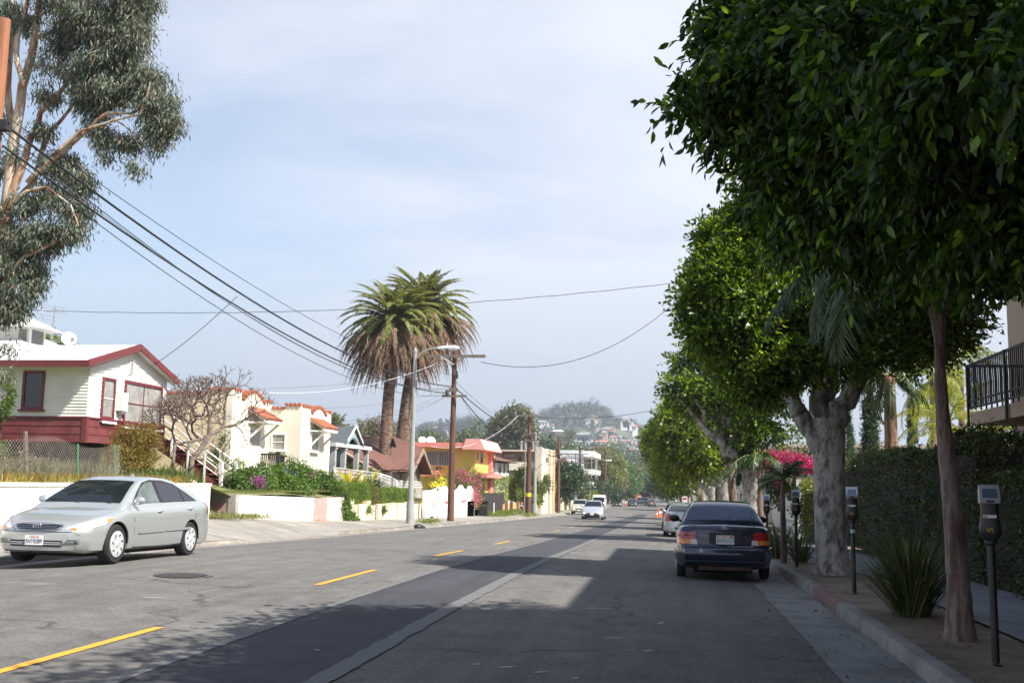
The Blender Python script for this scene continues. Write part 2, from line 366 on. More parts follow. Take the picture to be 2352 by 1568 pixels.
mDirt = M('dirt', (.175, .125, .085), .95, .3, 1.6, .9, 30, col2=(.23, .17, .12), dirt=(.10, .07, .05))
mGrass = M('dry_grass', (.11, .115, .035), .95, .3, 3, .6, 60, col2=(.20, .17, .075))
mGround = M('far_earth', (.13, .12, .075), .95, .25, .15, 0)
XR = [-11.3, -10.2, -9, -7, -5, -4.05, -2.6, -1, 1.4]
strip('road', XR, YS, lambda x, y: ground(x, y), mAsph)
strip('gutter', [1.4, 2.14], YS, lambda x, y: ground(x, y)+.002+(0 if x > 2 else .004), mGutter)
strip('gutter', [-11.3, -10.75], YS, lambda x, y: ground(x, y)+.004, concrete('gutter_left_concrete', (.30, .28, .26), 0))
strip('road_patch', [-3.98, -2.66], [y for y in YS if y < 130], lambda x, y: ground(x, y)+.005, mPatch)
def ragged(name, xc, w0, seed):
    rs = random.Random(seed); mb = MB(); n = 0; y = -8
    while y < 95:
        wl, wr = w0*rs.uniform(.42, .56), w0*rs.uniform(.40, .58)
        mb.v += [(xc-wl, y, ground(xc, y)+.010), (xc+wr, y, ground(xc, y)+.010)]; n += 1; y += .12 if y < 30 else .6
    for i in range(n-1): mb.f.append([2*i, 2*i+1, 2*i+3, 2*i+2]); mb.m.append(0)
    obj(name, mb, mSeam, kind='structure')
ragged('patch_seam', -2.62, .21, 3); ragged('patch_seam', -4.02, .11, 4)
# kerbs (a profile swept along the street)
def sweep(name, prof, ys, mat, zf=zr, **kw):
    mb = MB(); k = len(prof)
    for y in ys:
        for (x, z) in prof: mb.v.append((x, y, zf(y)+z))
    for j in range(len(ys)-1):
        for i in range(k-1): a = j*k+i; mb.f.append([a, a+k, a+k+1, a+1]); mb.m.append(0)
    mb.f.append(list(range(k))); mb.m.append(0); mb.f.append(list(range((len(ys)-1)*k, len(ys)*k))); mb.m.append(0)
    return obj(name, mb, mat, smooth='soft', **kw)
KR = [(2.14, -.05), (2.15, .12), (2.165, .142), (2.20, .152), (2.30, .152), (2.30, -.05)]
sweep('kerb', KR, [y for y in YS if y <= 14.5]+[14.5], mKerb, kind='structure'); sweep('kerb', [(a, b+.001) for a, b in KR], [14.5, 15, 15.5, 16, 16.8], mKerbRed, kind='structure')
sweep('kerb', KR, [16.8]+[y for y in YS if y > 16.8], mKerb, kind='structure')
mKerbL = concrete('kerb_left_concrete', (.31, .28, .24), 3.05, .2, .45, .02)
KL = [(-11.45, -.05), (-11.45, .152), (-11.37, .152), (-11.33, .14), (-11.3, .1), (-11.29, -.05)]
def dk(y):
    k = 0
    for (a, b) in ((26.8, 35.6), (93, 100.5)):
        if a < y < b: k = max(k, min(1, min(y-a, b-y)/1.1))
    return k
mb = MB(); k = len(KL); ys = sorted(set([y for y in YS if y <= 600]+[26.8+.22*i for i in range(6)]+[35.6-.22*i for i in range(6)])); rk = random.Random(2)
for y in ys:
    for (x, z) in KL: mb.v.append((x+rk.uniform(-.012, .012), y, zr(y)+.06+(z*(1-.88*dk(y)) if z > 0 else z)+rk.uniform(-.004, .004)))
for j in range(len(ys)-1):
    for i in range(k-1): a = j*k+i; mb.f.append([a, a+1, a+k+1, a+k]); mb.m.append(0)
obj('kerb', mb, mKerbL, smooth='soft', kind='structure')
# pavements
strip('planting_strip', [2.30, 2.6, 2.85, 3.1, 3.42], [-25+.5*i for i in range(0, 170)]+[60+4*i for i in range(0, 60)], lambda x, y: zr(y)+.14+(.03*noise.noise(Vector((x*1.7, y*1.1, 0)))+.012*noise.noise(Vector((x*6, y*6, 3))) if x < 3.4 and x > 2.3 else 0), mDirt)
strip('sidewalk', [3.40, 4.95], YS, lambda x, y: zr(y)+.165, mWalkR)
def lw(x, y):
    z = ground(x, y)
    t = max(0, (x+13.2)/(13.2-11.3)); z -= .145*dk(y)*min(1, max(0, t))
    return z+.004
YL = [-25+i for i in range(0, 51)]+[26.36+.22*i for i in range(0, 8)]+[28.4+.5*i for i in range(0, 11)]+[34.06+.22*i for i in range(0, 8)]+[36+i for i in range(0, 40)]+[78+4*i for i in range(0, 120)]
strip('sidewalk', [-11.31, -11.45, -12.1, -12.8, -13.4, -14.1][::-1], YL, lambda x, y: lw(x, y) if x < -11.4 else lw(x, y)-.0, mWalkL)
# wide ground under everything
def base(x, y):
    return min(zr(y), 0)-.12 if y < 700 else -6.2
gx_ = [-4000, -1500, -600, -250, -100, -40, -14.0, 0, 4.9, 25, 60, 150, 400, 1200, 4000]; gy_ = [-300, -60]+[-25+10*i for i in range(0, 80)]+[800, 1000, 1500, 2500, 4500, 9000]
strip('ground', gx_, gy_, lambda x, y: base(x, y)-.05, mGround)
strip('garden_soil', [4.94, 8, 30], [-25+5*i for i in range(0, 60)], lambda x, y: zr(y)+.14, mDirt)
# painted markings and iron
mYel = M('yellow_paint', (.66, .33, .03), .75, .22, 22, .25, 70, dirt=(.22, .16, .09)); mYelOld = M('faded_yellow_paint', (.42, .27, .09), .8, .3, 10, .2, 70, dirt=(.14, .13, .11))
mWht = M('white_paint', (.5, .49, .47), .8, .3, 8)
for i in range(9):
    y0 = 7.0+7.72*i; mb = MB(); ys = [y0+.3*k for k in range(11)] ; xc = -5.0
    for y in ys: mb.v += [(xc-.055, y, ground(xc, y)+.007), (xc+.055, y, ground(xc, y)+.007)]
    for k in range(10): mb.f.append([2*k, 2*k+1, 2*k+3, 2*k+2]); mb.m.append(0)
    obj('lane_dash', mb, mYel if i < 4 else mYelOld, kind='structure')
mb = MB()
for k in range(9): mb.box(-10.5+k*1.45, -9.6+k*1.45, 262, 264.5, ground(-5, 262)-.01, ground(-5, 262)+.012)
obj('crosswalk_marking', mb, mWht, kind='structure')
mIron = M('cast_iron', (.05, .045, .042), .6, .3, 20, .4, 90, metal=.4)
m_ = empty('manhole_cover', (-7.25, 15.05, ground(-7.25, 15.05)), 'round dark iron manhole cover in the near lane beside the silver sedan', 'manhole cover')
mb = MB(); zc = ground(-7.25, 15.05); mb.lathe([(0.0, .004), (.36, .004), (.38, .012), (.385, .012)], (-7.25, 15.05, zc), 32); obj('lid', mb, mIron, m_)
mb = MB()
for a in range(0, 12):
    for r_ in (.1, .2, .3): t = a*pi/6+r_; mb.box(-.022, .022, -.014, .014, .008, .016, Matrix.Translation((-7.25+r_*cos(t), 15.05+r_*sin(t), zc)) @ Matrix.Rotation(t, 4, 'Z'))
obj('tread_studs', mb, M('worn_iron', (.13, .12, .11), .5, .1, 30, metal=.5), m_, kind='stuff')
mb = MB(); n = 40
for i in range(n):
    a = 2*pi*i/n; r0, r1 = .40, .47+.02*sin(5*a); mb.v += [(-7.25+r0*cos(a), 15.05+r0*sin(a), zc+.006), (-7.25+r1*cos(a), 15.05+r1*sin(a), zc+.006)]
for i in range(n): j = (i+1) % n; mb.f.append([2*i, 2*i+1, 2*j+1, 2*j]); mb.m.append(0)
obj('collar', mb, M('collar_concrete', (.11, .105, .1), .9, .2, 20), m_)
# faint tar ring, chalk-white scuffs and pavement litter
rs = np.random.RandomState(5); V = []; Fq = []
def litter(name, spots, L, mat, label, cat='litter', lift=.02, **kw):
    P = np.array(spots); n = len(P); A = rs.normal(size=(n, 3)); A[:, 2] *= .15; N = rs.normal(size=(n, 3))*.25+np.array([0, 0, 1])
    V, Fq = leaf_geo(P+np.array([0, 0, lift]), A, N, L*(.6+.7*rs.rand(n)), L*.5*(.7+.5*rs.rand(n)), 'quad', -.1)
    npobj(name, V, Fq, mat, label=label, cat=cat, kind='stuff', **kw)
mDead = leafmat('fallen_leaf', (.10, .055, .02), (.24, .17, .06), .1, .8, 2, (.25, .2, .04))
sp_ = []
for _ in range(1700):
    y = 6+rs.rand()**1.3*26; x = 2.12-abs(rs.normal())*.25
    if rs.rand() < .45: x = 1.3+rs.normal()*.4
    if rs.rand() < .4: x = rs.uniform(2.3, 3.6)
    sp_.append((x, y, ground(x, y)))
litter('fallen_leaves', sp_, .05, mDead, 'scattered brown fallen leaves along the shaded kerb and gutter', 'leaves')
sp_ = []
for _ in range(700):
    y = 18+rs.rand()*22; x = -11.2+abs(rs.normal())*.16; sp_.append((x, y, ground(x, y)))
litter('fallen_leaves', sp_, .06, leafmat('dry_leaf_red', (.2, .09, .04), (.34, .2, .1), .1), 'reddish dry leaves lying in the sunlit gutter behind the silver sedan', 'leaves')
def tuft(name, spots, h, mat, label, n=120, spread=.35, cat='grass', lean=.35, **kw):
    rs2 = np.random.RandomState(len(label)); P = []; 
    for (x, y, z) in spots: P.append(np.array([x, y, z])+rs2.normal(size=(n, 3))*np.array([spread, spread, 0]))
    P = np.concatenate(P); m = len(P); A = rs2.normal(size=(m, 3))*lean+np.array([0, 0, 1]); N = rs2.normal(size=(m, 3))
    V, Fq = leaf_geo(P, A, N, h*(.5+.8*rs2.rand(m)), np.full(m, h*.09), 'quad', .25)
    return npobj(name, V, Fq, mat, label=label, cat=cat, kind='stuff', **kw)

for i, (x, y, l, a) in enumerate([(-1.35, 8.9, .16, .5), (-1.05, 8.75, .13, .5), (-1.62, 8.95, .08, .4), (-.75, 8.6, .07, .6), (-.55, 10.9, .3, .2), (-.2, 10.2, .16, .9), (-.1, 12.3, .22, 1.2), (-.9, 13.4, .5, .05), (-8.2, 13, .5, .3), (-6.2, 12.2, .3, .1), (-3.1, 9.2, .06, 0), (.1, 14.5, .06, .2), (-.6, 17.5, .06, .2)]):
    z = ground(x, y)+.008; d = Vector((cos(a), sin(a), 0))*l/2; n_ = Vector((-d.y, d.x, 0)).normalized()*.018; c_ = Vector((x, y, z)); mb = MB(); mb.poly([c_-d, c_-d*.3+n_, c_+d*.6+n_*.7, c_+d, c_+d*.2-n_, c_-d*.7-n_*.6]); obj('scuff_mark', mb, mWht, kind='structure')
# ============================================================ LEFT SIDE
mWhite = M('white_painted_wood', (.78, .77, .73), .65, .07, 2.0, .1, 60, dirt=(.55, .53, .46)); mWhite2 = M('weathered_white_siding', (.74, .73, .68), .8, .10, 1.1, .15, 60, dirt=(.48, .46, .38))
mRed = M('burgundy_paint', (.135, .022, .024), .65, .25, 1.6, .15, 60, dirt=(.28, .11, .10)); mRedTrim = M('burgundy_trim', (.155, .030, .034), .55, .15, 3)
mRoofW = M('white_roof_sheet', (.74, .75, .75), .6, .06, 1.2, .1, 30); mGlassD = M('dark_glass', (.018, .022, .025), .06, 0, spec=.8); mCurt = M('curtain_glass', (.30, .29, .27), .12, .35, 2.2, spec=.8)
mDark = M('dark_void', (.012, .011, .010), .95, .1, 3); mWood = M('grey_wood', (.16, .13, .10), .9, .3, 8, .4, 50); mGreenP = M('green_paint', (.06, .24, .10), .6, .2, 12)
mStuccoShade = M('stucco_shade_tone', (.74, .62, .42), .9, .07, 1.2, .25, 70, dirt=(.60, .52, .38)); mStuccoSun = M('stucco_sun_tone', (.80, .74, .58), .9, .05, 1.0, .2, 70, dirt=(.70, .66, .52)); mTile = M('clay_tile', (.34, .11, .058), .8, .3, 14, .2, 60, dirt=(.30, .12, .07))  # same stucco twice: side wall's shade and front's sunlight are put into the colour
mBarkT = M('brown_bark', (.10, .065, .05), .9, .4, 8, .8, 30); mMetal = M('galvanised_metal', (.38, .38, .37), .45, .2, 10, metal=.7)
Zv = Vector((0, 0, 1))
def fr(P, u, n): u = Vector(u); n = Vector(n); return Matrix(((u.x, n.x, 0, P[0]), (u.y, n.y, 0, P[1]), (u.z, n.z, 1, P[2]), (0, 0, 0, 1)))
EU, EN = (0, 1, 0), (1, 0, 0)          # a face towards the street: u runs along the street, n is +X
SU, SN = (1, 0, 0), (0, -1, 0)         # a face towards the camera
def window(parent, P, u, n, w, h, fm, pm, f=.07, mull=(), rails=(.5,), sill=.06, dep=.065, mm=None, name='window'):
    T = fr(P, u, n); mb = MB(); mb.box(0, f, 0, dep, 0, h, T); mb.box(w-f, w, 0, dep, 0, h, T); mb.box(f, w-f, 0, dep, h-f, h, T); mb.box(f, w-f, 0, dep, 0, f, T)
    o = obj(name, mb, fm, parent); mb = MB(); mb.box(f, w-f, -.02, .026, f, h-f, T); obj('pane', mb, pm, o); mm = mm or fm
    if mull or rails:
        mb = MB()
        for t in mull: mb.box(w*t-.02, w*t+.02, .026, .045, f, h-f, T)
        for t in rails: mb.box(f, w-f, .026, .042, h*t-.018, h*t+.018, T)
        obj('sash', mb, mm, o)
    if sill: mb = MB(); mb.box(-.06, w+.06, 0, dep+.07, -sill, 0, T); obj('sill', mb, fm, o)
    return o
def siding(mb, P, u, n, y0f, y1f, z0, z1, step=.12, out=.02):
    u = Vector(u); n = Vector(n); z = z0; P = Vector(P)
    while z < z1-.01:
        zt = min(z+step, z1); a0, a1, b0, b1 = y0f(z), y1f(z), y0f(zt), y1f(zt)
        if a1-a0 < .05: break
        q = [P+u*a0+Zv*z, P+u*a1+Zv*z, P+u*b1+Zv*zt, P+u*b0+Zv*zt, P+u*a0+n*out+Zv*z, P+u*a1+n*out+Zv*z, P+u*b1+n*.003+Zv*zt, P+u*b0+n*.003+Zv*zt]
        mb.add(q, [(4, 5, 6, 7), (0, 1, 5, 4), (0, 4, 7, 3), (1, 2, 6, 5)]); z = zt
# ---- terraces
mb = MB(); mLawn = M('lawn', (.085, .12, .03), .95, .35, 2.5, .8, 50, col2=(.20, .19, .07))
ys = [-25+i for i in range(0, 57)]+[32.7+.5*i for i in range(0, 24)]+[45]
def tz(x, y):
    t = min(1, max(0, (-14.2-x)/3.0)); z = lerp(1.02 if y > 31 else 1.32, 1.30, t); z = lerp(z, 1.9, min(1, max(0, (-17-x)/3)))
    return z+.05*noise.noise(Vector((x, y, 2)))-(.22*min(1, max(0, (y-38)/5))*(1-t))
strip('lawn', [-34, -24, -20, -17.5, -16.5, -15.5, -14.8, -14.15], ys, tz, mLawn)
strip('yard', [-34, -20, -16, -14.2], [45+2*i for i in range(0, 30)], lambda x, y: zr(y)+.75+.25*min(1, (-14.2-x)/4), mLawn)
# retaining walls
mBlockW = M('white_painted_block', (.84, .82, .76), .85, .04, 1.5, .1, 40, dirt=(.66, .60, .50))
def blockmat(name, c1_, c2_, mort, bw=.40, bh=.2):
    m, n, b, o = newmat(name); g = n.nodes.new('ShaderNodeNewGeometry'); s = n.nodes.new('ShaderNodeSeparateXYZ'); n.links.new(g.outputs['Position'], s.inputs[0])
    cb = n.nodes.new('ShaderNodeCombineXYZ'); n.links.new(mth(n, 'ADD', s.outputs[0], s.outputs[1]), cb.inputs[0]); n.links.new(s.outputs[2], cb.inputs[1])
    t = n.nodes.new('ShaderNodeTexBrick'); t.inputs['Scale'].default_value = 1; t.inputs['Brick Width'].default_value = bw; t.inputs['Row Height'].default_value = bh; t.inputs['Mortar Size'].default_value = .008
    t.inputs['Color1'].default_value = (*c1_, 1); t.inputs['Color2'].default_value = (*c2_, 1); t.inputs['Mortar'].default_value = (*mort, 1); n.links.new(cb.outputs[0], t.inputs[0])
    c = mixc(n, 1.0, t.outputs[0], ramp(n, nz(n, 3, 6, .7, pos(n)), [(.3, .78), (.65, 1.1)]), 'MULTIPLY'); n.links.new(c, b.inputs['Base Color']); b.inputs['Roughness'].default_value = .9
    bump(n, b, t.outputs[1], -.4, .01); return m
mPink = blockmat('pink_block', (.46, .27, .24), (.56, .37, .33), (.36, .29, .25)); mWBlk = blockmat('white_block', (.84, .82, .76), (.82, .80, .73), (.70, .66, .58)); mPatchy = blockmat('patchy_block', (.78, .74, .68), (.52, .38, .34), (.42, .38, .34)); mGrBlk = blockmat('grey_block', (.42, .39, .34), (.36, .34, .30), (.28, .26, .23))
wl = empty('retaining_wall', (-14.1, 20, 0), 'long white retaining wall behind the silver sedan, under the chain-link fence', 'wall')
mb = MB(); mb.box(-14.35, -14.1, -25, 31.0, -.2, 1.34); obj('block_face', mb, mWBlk, wl); mb = MB(); mb.box(-14.37, -14.07, -25, 31.02, 1.34, 1.42); obj('coping', mb, mBlockW, wl)
w2 = empty('garden_wall', (-14, 38, 0), 'white painted block wall with pink and grey block ends below the bare tree lawn', 'wall')
def wseg(y0, y1, zt0, zt1, mat, name, x0=-14.25, x1=-14.0, dx=0):
    mb = MB(); v = [(x0, y0, -.5), (x1+dx, y0, -.5), (x1+dx, y1, -.5), (x0, y1, -.5), (x0, y0, zt0), (x1+dx, y0, zt0), (x1+dx, y1, zt1), (x0, y1, zt1)]
    mb.add(v, [(0, 3, 2, 1), (4, 5, 6, 7), (0, 1, 5, 4), (1, 2, 6, 5), (2, 3, 7, 6), (3, 0, 4, 7)]); return obj(name, mb, mat, w2)
wseg(32.7, 32.95, 1.07, 1.06, mGrBlk, 'corner_post', dx=.02); wseg(32.95, 40.4, 1.05, .88, mWBlk, 'white_section'); wseg(40.4, 42.0, .86, .85, mPink, 'pink_section', dx=.012); wseg(42.0, 44.3, .86, .86, mPatchy, 'peeling_section', dx=.004)
mb = MB(); mb.box(-17.6, -14.25, 32.72, 32.92, -.3, .86); obj('pink_return', mb, mPink, w2); mb = MB(); mb.box(-17.6, -14.25, 32.70, 32.94, .86, 1.05); obj('return_cap', mb, mGrBlk, w2)
tuft('roadside_grass', [(-13.9, 32.3+.35*i, lw(-13.9, 32.3+.35*i)) for i in range(6)]+[(-14.9, 31.5, .4), (-15.4, 31.7, .5), (-14.3, 31.3, .35), (-14.2, 32, .3)]*3, .22, leafmat('weed_grass', (.12, .15, .03), (.33, .30, .12), .3), 'tufts of green and straw grass at the foot of the white block wall corner')
tuft('roadside_grass', [(-13.92, 35+.9*i, lw(-13.9, 35+.9*i)) for i in range(8)], .12, leafmat('weed_straw', (.25, .22, .09), (.38, .34, .2), .3), 'short dry weeds along the foot of the white block wall', n=60)
mLawnBl = leafmat('lawn_blade', (.09, .15, .03), (.27, .26, .09), .4)
tuft('lawn_grass', [(-14.3-2.6*rs.rand(), 33+11*rs.rand(), 1.08) for _ in range(90)], .11, mLawnBl, 'patchy green and dry lawn grass above the white block wall', n=150, spread=.4)
# ---- house one: white bungalow with burgundy trim
h1 = empty('bungalow', (-20, 32.8, 1.9), 'white wood-sided bungalow with burgundy skirt and trim behind the chain-link fence', 'house')
Y0, Y1, XF = 30.3, 35.4, -18.0; mb = MB()
mb.box(-30, XF, Y0, Y1, 3.40, 5.0); mb.prism([(Y0, 5.0), (Y1, 5.0), ((Y0+Y1)/2, 5.84)], 0, -22, XF); mb.box(-30, -19.9, Y1, 38.2, 3.0, 5.0)
wall = obj('wall', mb, mWhite, h1); wf = MB()
def gl(z): return 0 if z <= 5.0 else (z-5.0)/.84*2.55
siding(wf, (XF, Y0, 0), EU, EN, lambda z: gl(z), lambda z: (Y1-Y0)-gl(z), 3.42, 5.8, .145, .022); obj('front_siding', wf, mWhite, h1)
ws = MB(); siding(ws, (-30, Y0, 0), SU, SN, lambda z: 0, lambda z: 12.0, 3.42, 5.0, .10, .022); obj('side_siding', ws, mWhite2, h1)
mb = MB(); mb.box(-30, XF+.03, Y0-.04, Y1, 2.62, 3.40); sk = obj('skirt', mb, mRed, h1)
mb = MB(); siding(mb, (XF+.03, Y0-.04, 0), EU, EN, lambda z: .1, lambda z: Y1-Y0+.04, 2.62, 3.38, .25, .02); siding(mb, (-30, Y0-.04, 0), SU, SN, lambda z: 0, lambda z: 11.95, 2.62, 3.38, .25, .02); obj('skirt_board', mb, mRed, sk)
mb = MB(); mb.box(-30, XF+.07, Y0-.08, Y1, 3.36, 3.41); obj('belt_trim', mb, mRedTrim, h1); mb = MB(); mb.box(XF-.1, XF+.06, Y0-.075, Y0+.08, 2.6, 3.36); obj('corner_board', mb, mRedTrim, h1)
mb = MB(); mb.box(-29.5, XF-.35, Y0+.4, Y1-.2, 1.2, 2.62); obj('crawlspace_dark', mb, mDark, h1)  # near-black box painted as the shade of the crawlspace under the floor
# roof: a front gable and a hipped main roof
ov, zE, zA, yc = .28, 5.03, 5.92, 32.8; mb = MB(); ya, yb = 29.72, 35.75
th = .07
for (p, q) in (((ya, zE), (yc, zA)), ((yc, zA), (yb, zE-.03))): mb.prism([p, q, (q[0], q[1]+th), (p[0], p[1]+th)], 0, -23.5, XF+ov)
roof = obj('roof', mb, mRoofW, h1); mb = MB(); xa, xb_, y2, zr_ = -31, -19.6, 38.9, 6.85
e = [(xa, ya-.003, zE+.005), (xb_, ya-.003, zE+.005), (xb_, y2, zE+.005), (xa, y2, zE+.005)]; r_ = [(-27, 34.3, zr_), (-23.4, 34.3, zr_)]
mb.add(e+r_, [(0, 1, 5, 4), (1, 2, 5), (2, 3, 4, 5), (3, 0, 4), (0, 3, 2, 1)]); obj('main_roof', mb, mRoofW, h1)
mb = MB()
for k in range(1, 7): t = k/7.; y = lerp(ya, yc, t); z = lerp(zE, zA, t)+th+.004; mb.box(-19.5-.8*t-2.0*t, XF+ov, y-.012, y+.012, z-.01, z+.008)
obj('roof_seam', mb, M('grey_seam', (.5, .5, .5), .8), roof)
mb = MB()
for (p, q) in (((ya-.02, zE-.09), (yc, zA-.09)), ((yc, zA-.09), (yb+.02, zE-.12))): mb.prism([p, q, (q[0], q[1]+.2), (p[0], p[1]+.2)], 0, XF+ov, XF+ov+.04)
obj('bargeboard', mb, mRedTrim, h1); mb = MB(); mb.box(-31, XF+ov+.02, ya-.035, ya, zE-.12, zE+.09); obj('fascia', mb, mRedTrim, h1)
mb = MB(); pts = []
for i in range(61): 
    t = i/60; y = lerp(ya+.1, yc, t); z = lerp(zE-.09, zA-.09, t); pts.append((y, z, i))
def scal(pl, m):
    for (y, z, i) in pl: mb.add([(XF+ov+.02+d, y+.045*cos(a), z-.01+.05*sin(a)) for d in (0, .012) for a in [pi+pi*k/5 for k in range(6)]], [(0, 1, 2, 3, 4, 5), (11, 10, 9, 8, 7, 6)])
scal(pts[::2], 0); scal([(2*yc-y, z-.03*(1-i/60), i) for (y, z, i) in pts][::2], 0); obj('scalloped_trim', mb, mRedTrim, h1)
mb = MB(); mb.prism([(ya+.06, zE-.05), (yc, zA-.05), (yb-.06, zE-.08), (yb-.06, zE-.10), (yc, zA-.075), (ya+.06, zE-.075)], 0, XF+.01, XF+ov); mb.box(-30, XF, ya, Y0, zE-.06, zE-.04); obj('soffit', mb, mWhite, h1)
window(h1, (-20.35+.12, Y0, 3.62), SU, SN, .74, 1.22, mRedTrim, mGlassD, f=.085, mm=mWood); window(h1, (XF, 31.03, 3.40), EU, EN, .80, 1.34, mRedTrim, mCurt, f=.085, mm=mWhite2)
window(h1, (XF, 32.42, 3.32), EU, EN, 2.62, 1.46, mRedTrim, mCurt, f=.1, mull=(.5,), rails=(.48,), mm=mRedTrim)
for (a, b, zz_) in ((30.98, 31.9, 3.33), (32.36, 35.1, 3.24)):
    mb = MB(); mb.box(XF+.02, XF+.13, a, b, zz_-.03, zz_)
    k = int((b-a)/.115)
    for i in range(k): yy = a+(i+.5)*(b-a)/k; mb.add([(XF+.13+d, yy+.056*cos(t), zz_-.03+.055*sin(t)) for d in (0, .01) for t in [pi+pi*j/5 for j in range(6)]], [(0, 1, 2, 3, 4, 5), (11, 10, 9, 8, 7, 6)])
    obj('window_valance', mb, mWhite, h1)
v_ = MB(); v_.box(XF+.02, XF+.05, 32.62, 32.92, 4.98, 5.5); vo_ = obj('gable_vent', v_, mWhite, h1); mb = MB()
for k in range(6): mb.box(XF+.05, XF+.056, 32.67, 32.87, 5.04+.075*k, 5.075+.075*k)
obj('louvre', mb, mDark, vo_)
ac = empty('utility_box', (XF, 32.2, 3.7), 'white metal box mounted on the bungalow wall left of the picture window', 'box'); mb = MB(); mb.box(XF+.025, XF+.22, 31.98, 32.36, 3.72, 4.32); obj('case', mb, mWhite, ac); mb = MB(); mb.box(XF+.025, XF+.2, 32.1, 32.3, 3.62, 3.72); obj('outlet', mb, mMetal, ac)
# cupola
cu = MB(); cu.box(-23.1, -21.75, 32.7, 33.6, 5.6, 6.62); cpl = obj('cupola', cu, mWhite2, h1); mb = MB(); z0 = 6.58
mb.add([(-23.55, 32.25, z0), (-21.3, 32.25, z0), (-21.3, 34.05, z0), (-23.55, 34.05, z0), (-22.7, 33.15, 7.08), (-22.2, 33.15, 7.08)], [(0, 1, 5, 4), (1, 2, 5), (2, 3, 4, 5), (3, 0, 4), (0, 3, 2, 1)])
obj('cupola_roof', mb, M('weathered_shingle', (.46, .45, .43), .9, .3, 9, .5, 40), cpl); mb = MB()
for k in range(8): mb.box(-21.75, -21.715, 32.82, 33.48, 5.95+.075*k, 5.995+.075*k, None)
for k in range(8): mb.box(-22.15, -21.85, 32.67, 32.7, 5.95+.075*k, 5.99+.075*k)
obj('louvre', mb, M('grey_louvre', (.12, .12, .12), .7), cpl)
an = empty('roof_antenna', onY(116, 775, 36), 'thin metal television antenna on the bungalow roof', 'antenna'); mb = MB(); a0 = onY(114, 800, 36); a1 = onY(127, 706, 36); mb.tube([a0, a1], .022, 5); obj('mast', mb, mMetal, an)
mb = MB()
for k, (f_, l) in enumerate([(0, .9), (.06, .8), (.14, .7), (.24, .5), (.33, .45)]): q = a1.lerp(a0, f_); mb.tube([q-Vector((l*.7, .3, -.08)), q+Vector((l*.7, -.3, -.08))], .01, 4)
mb.tube([a1-Vector((.1, 0, 0)), a1+Vector((.45, 0, -.25))], .014, 4); obj('elements', mb, mMetal, an)
ds = empty('satellite_dish', onY(162, 795, 35.5), 'round white satellite dish on the bungalow roof beside the cupola', 'satellite dish'); q = onY(158, 779, 35.5); mb = MB()
T = Matrix.Translation(q) @ Vector((.6, -.75, .35)).to_track_quat('Z', 'Y').to_matrix().to_4x4(); tmp = MB(); tmp.lathe([(.02, 0), (.15, .015), (.26, .06), (.27, .062), (.26, .05), (.15, .002), (.02, -.015)], n=18); mb.add(tmp.v, tmp.f, T); obj('dish', mb, mWhite, ds, smooth='soft')
mb = MB(); mb.tube([q, q+Vector((.1, .0, -.3)), q+Vector((.1, 0, -.75))], .025, 6); mb.tube([q+Vector((0, 0, -.24)), q+Vector((.32, -.3, -.1))], .015, 5); mb.box(q.x+.28, q.x+.4, q.y-.36, q.y-.26, q.z-.13, q.z+.02); obj('arm', mb, mMetal, ds)
# porch and stairs
st = empty('porch_stairs', (-18, 38.4, 1.4), 'burgundy wooden stairs with white railings climbing to the bungalow porch', 'stairs'); n_ = 10
mb = MB()
for i in range(n_):
    x1 = lerp(-16.75, -19.5, i/n_); z1 = lerp(1.2, 3.05, (i+1)/n_); mb.box(x1-.30, x1, 37.75, 39.0, z1-.05, z1); mb.box(x1-.29, x1-.27, 37.78, 38.97, z1-.2, z1-.05)
obj('steps', mb, mRed, st); mb = MB()
for y in (37.76, 38.98): mb.prism([(-16.75, 1.05), (-19.55, 2.7), (-19.55, 3.0), (-16.75, 1.3)], 1, y-.03, y+.03)
obj('stringer', mb, mRed, st)
for y in (37.7, 39.04):
    mb = MB()
    for (h, r_) in ((.95, .026), (.6, .018), (.35, .018)): mb.tube([(-16.7, y, 1.2+h), (-19.6, y, 3.1+h)], r_, 4)
    for i in range(5): x = lerp(-16.75, -19.5, i/4); z = lerp(1.2, 3.05, i/4); s_ = .055 if i == 0 else .032; mb.box(x-s_, x+s_, y-s_, y+s_, z-.25, z+1.0)
    obj('railing', mb, mWhite, st)
mb = MB(); mb.box(-21.2, -19.4, 35.4, 39.1, 2.88, 3.02); obj('landing', mb, mRed, st); mb = MB()
for i in range(13): mb.box(-19.46, -19.42, 35.5+i*.17, 35.54+i*.17, 3.02, 3.75)
mb.box(-19.48, -19.4, 35.4, 37.7, 3.75, 3.82); mb.box(-19.5, -19.4, 37.62, 37.72, 2.6, 5.0); mb.box(-19.5, -19.4, 35.42, 35.52, 3.0, 5.0)
for i in range(5): mb.box(-19.45, -19.43, 35.5, 37.6, 3.1+.13*i, 3.14+.13*i)
obj('porch_railing', mb, mWhite, st)
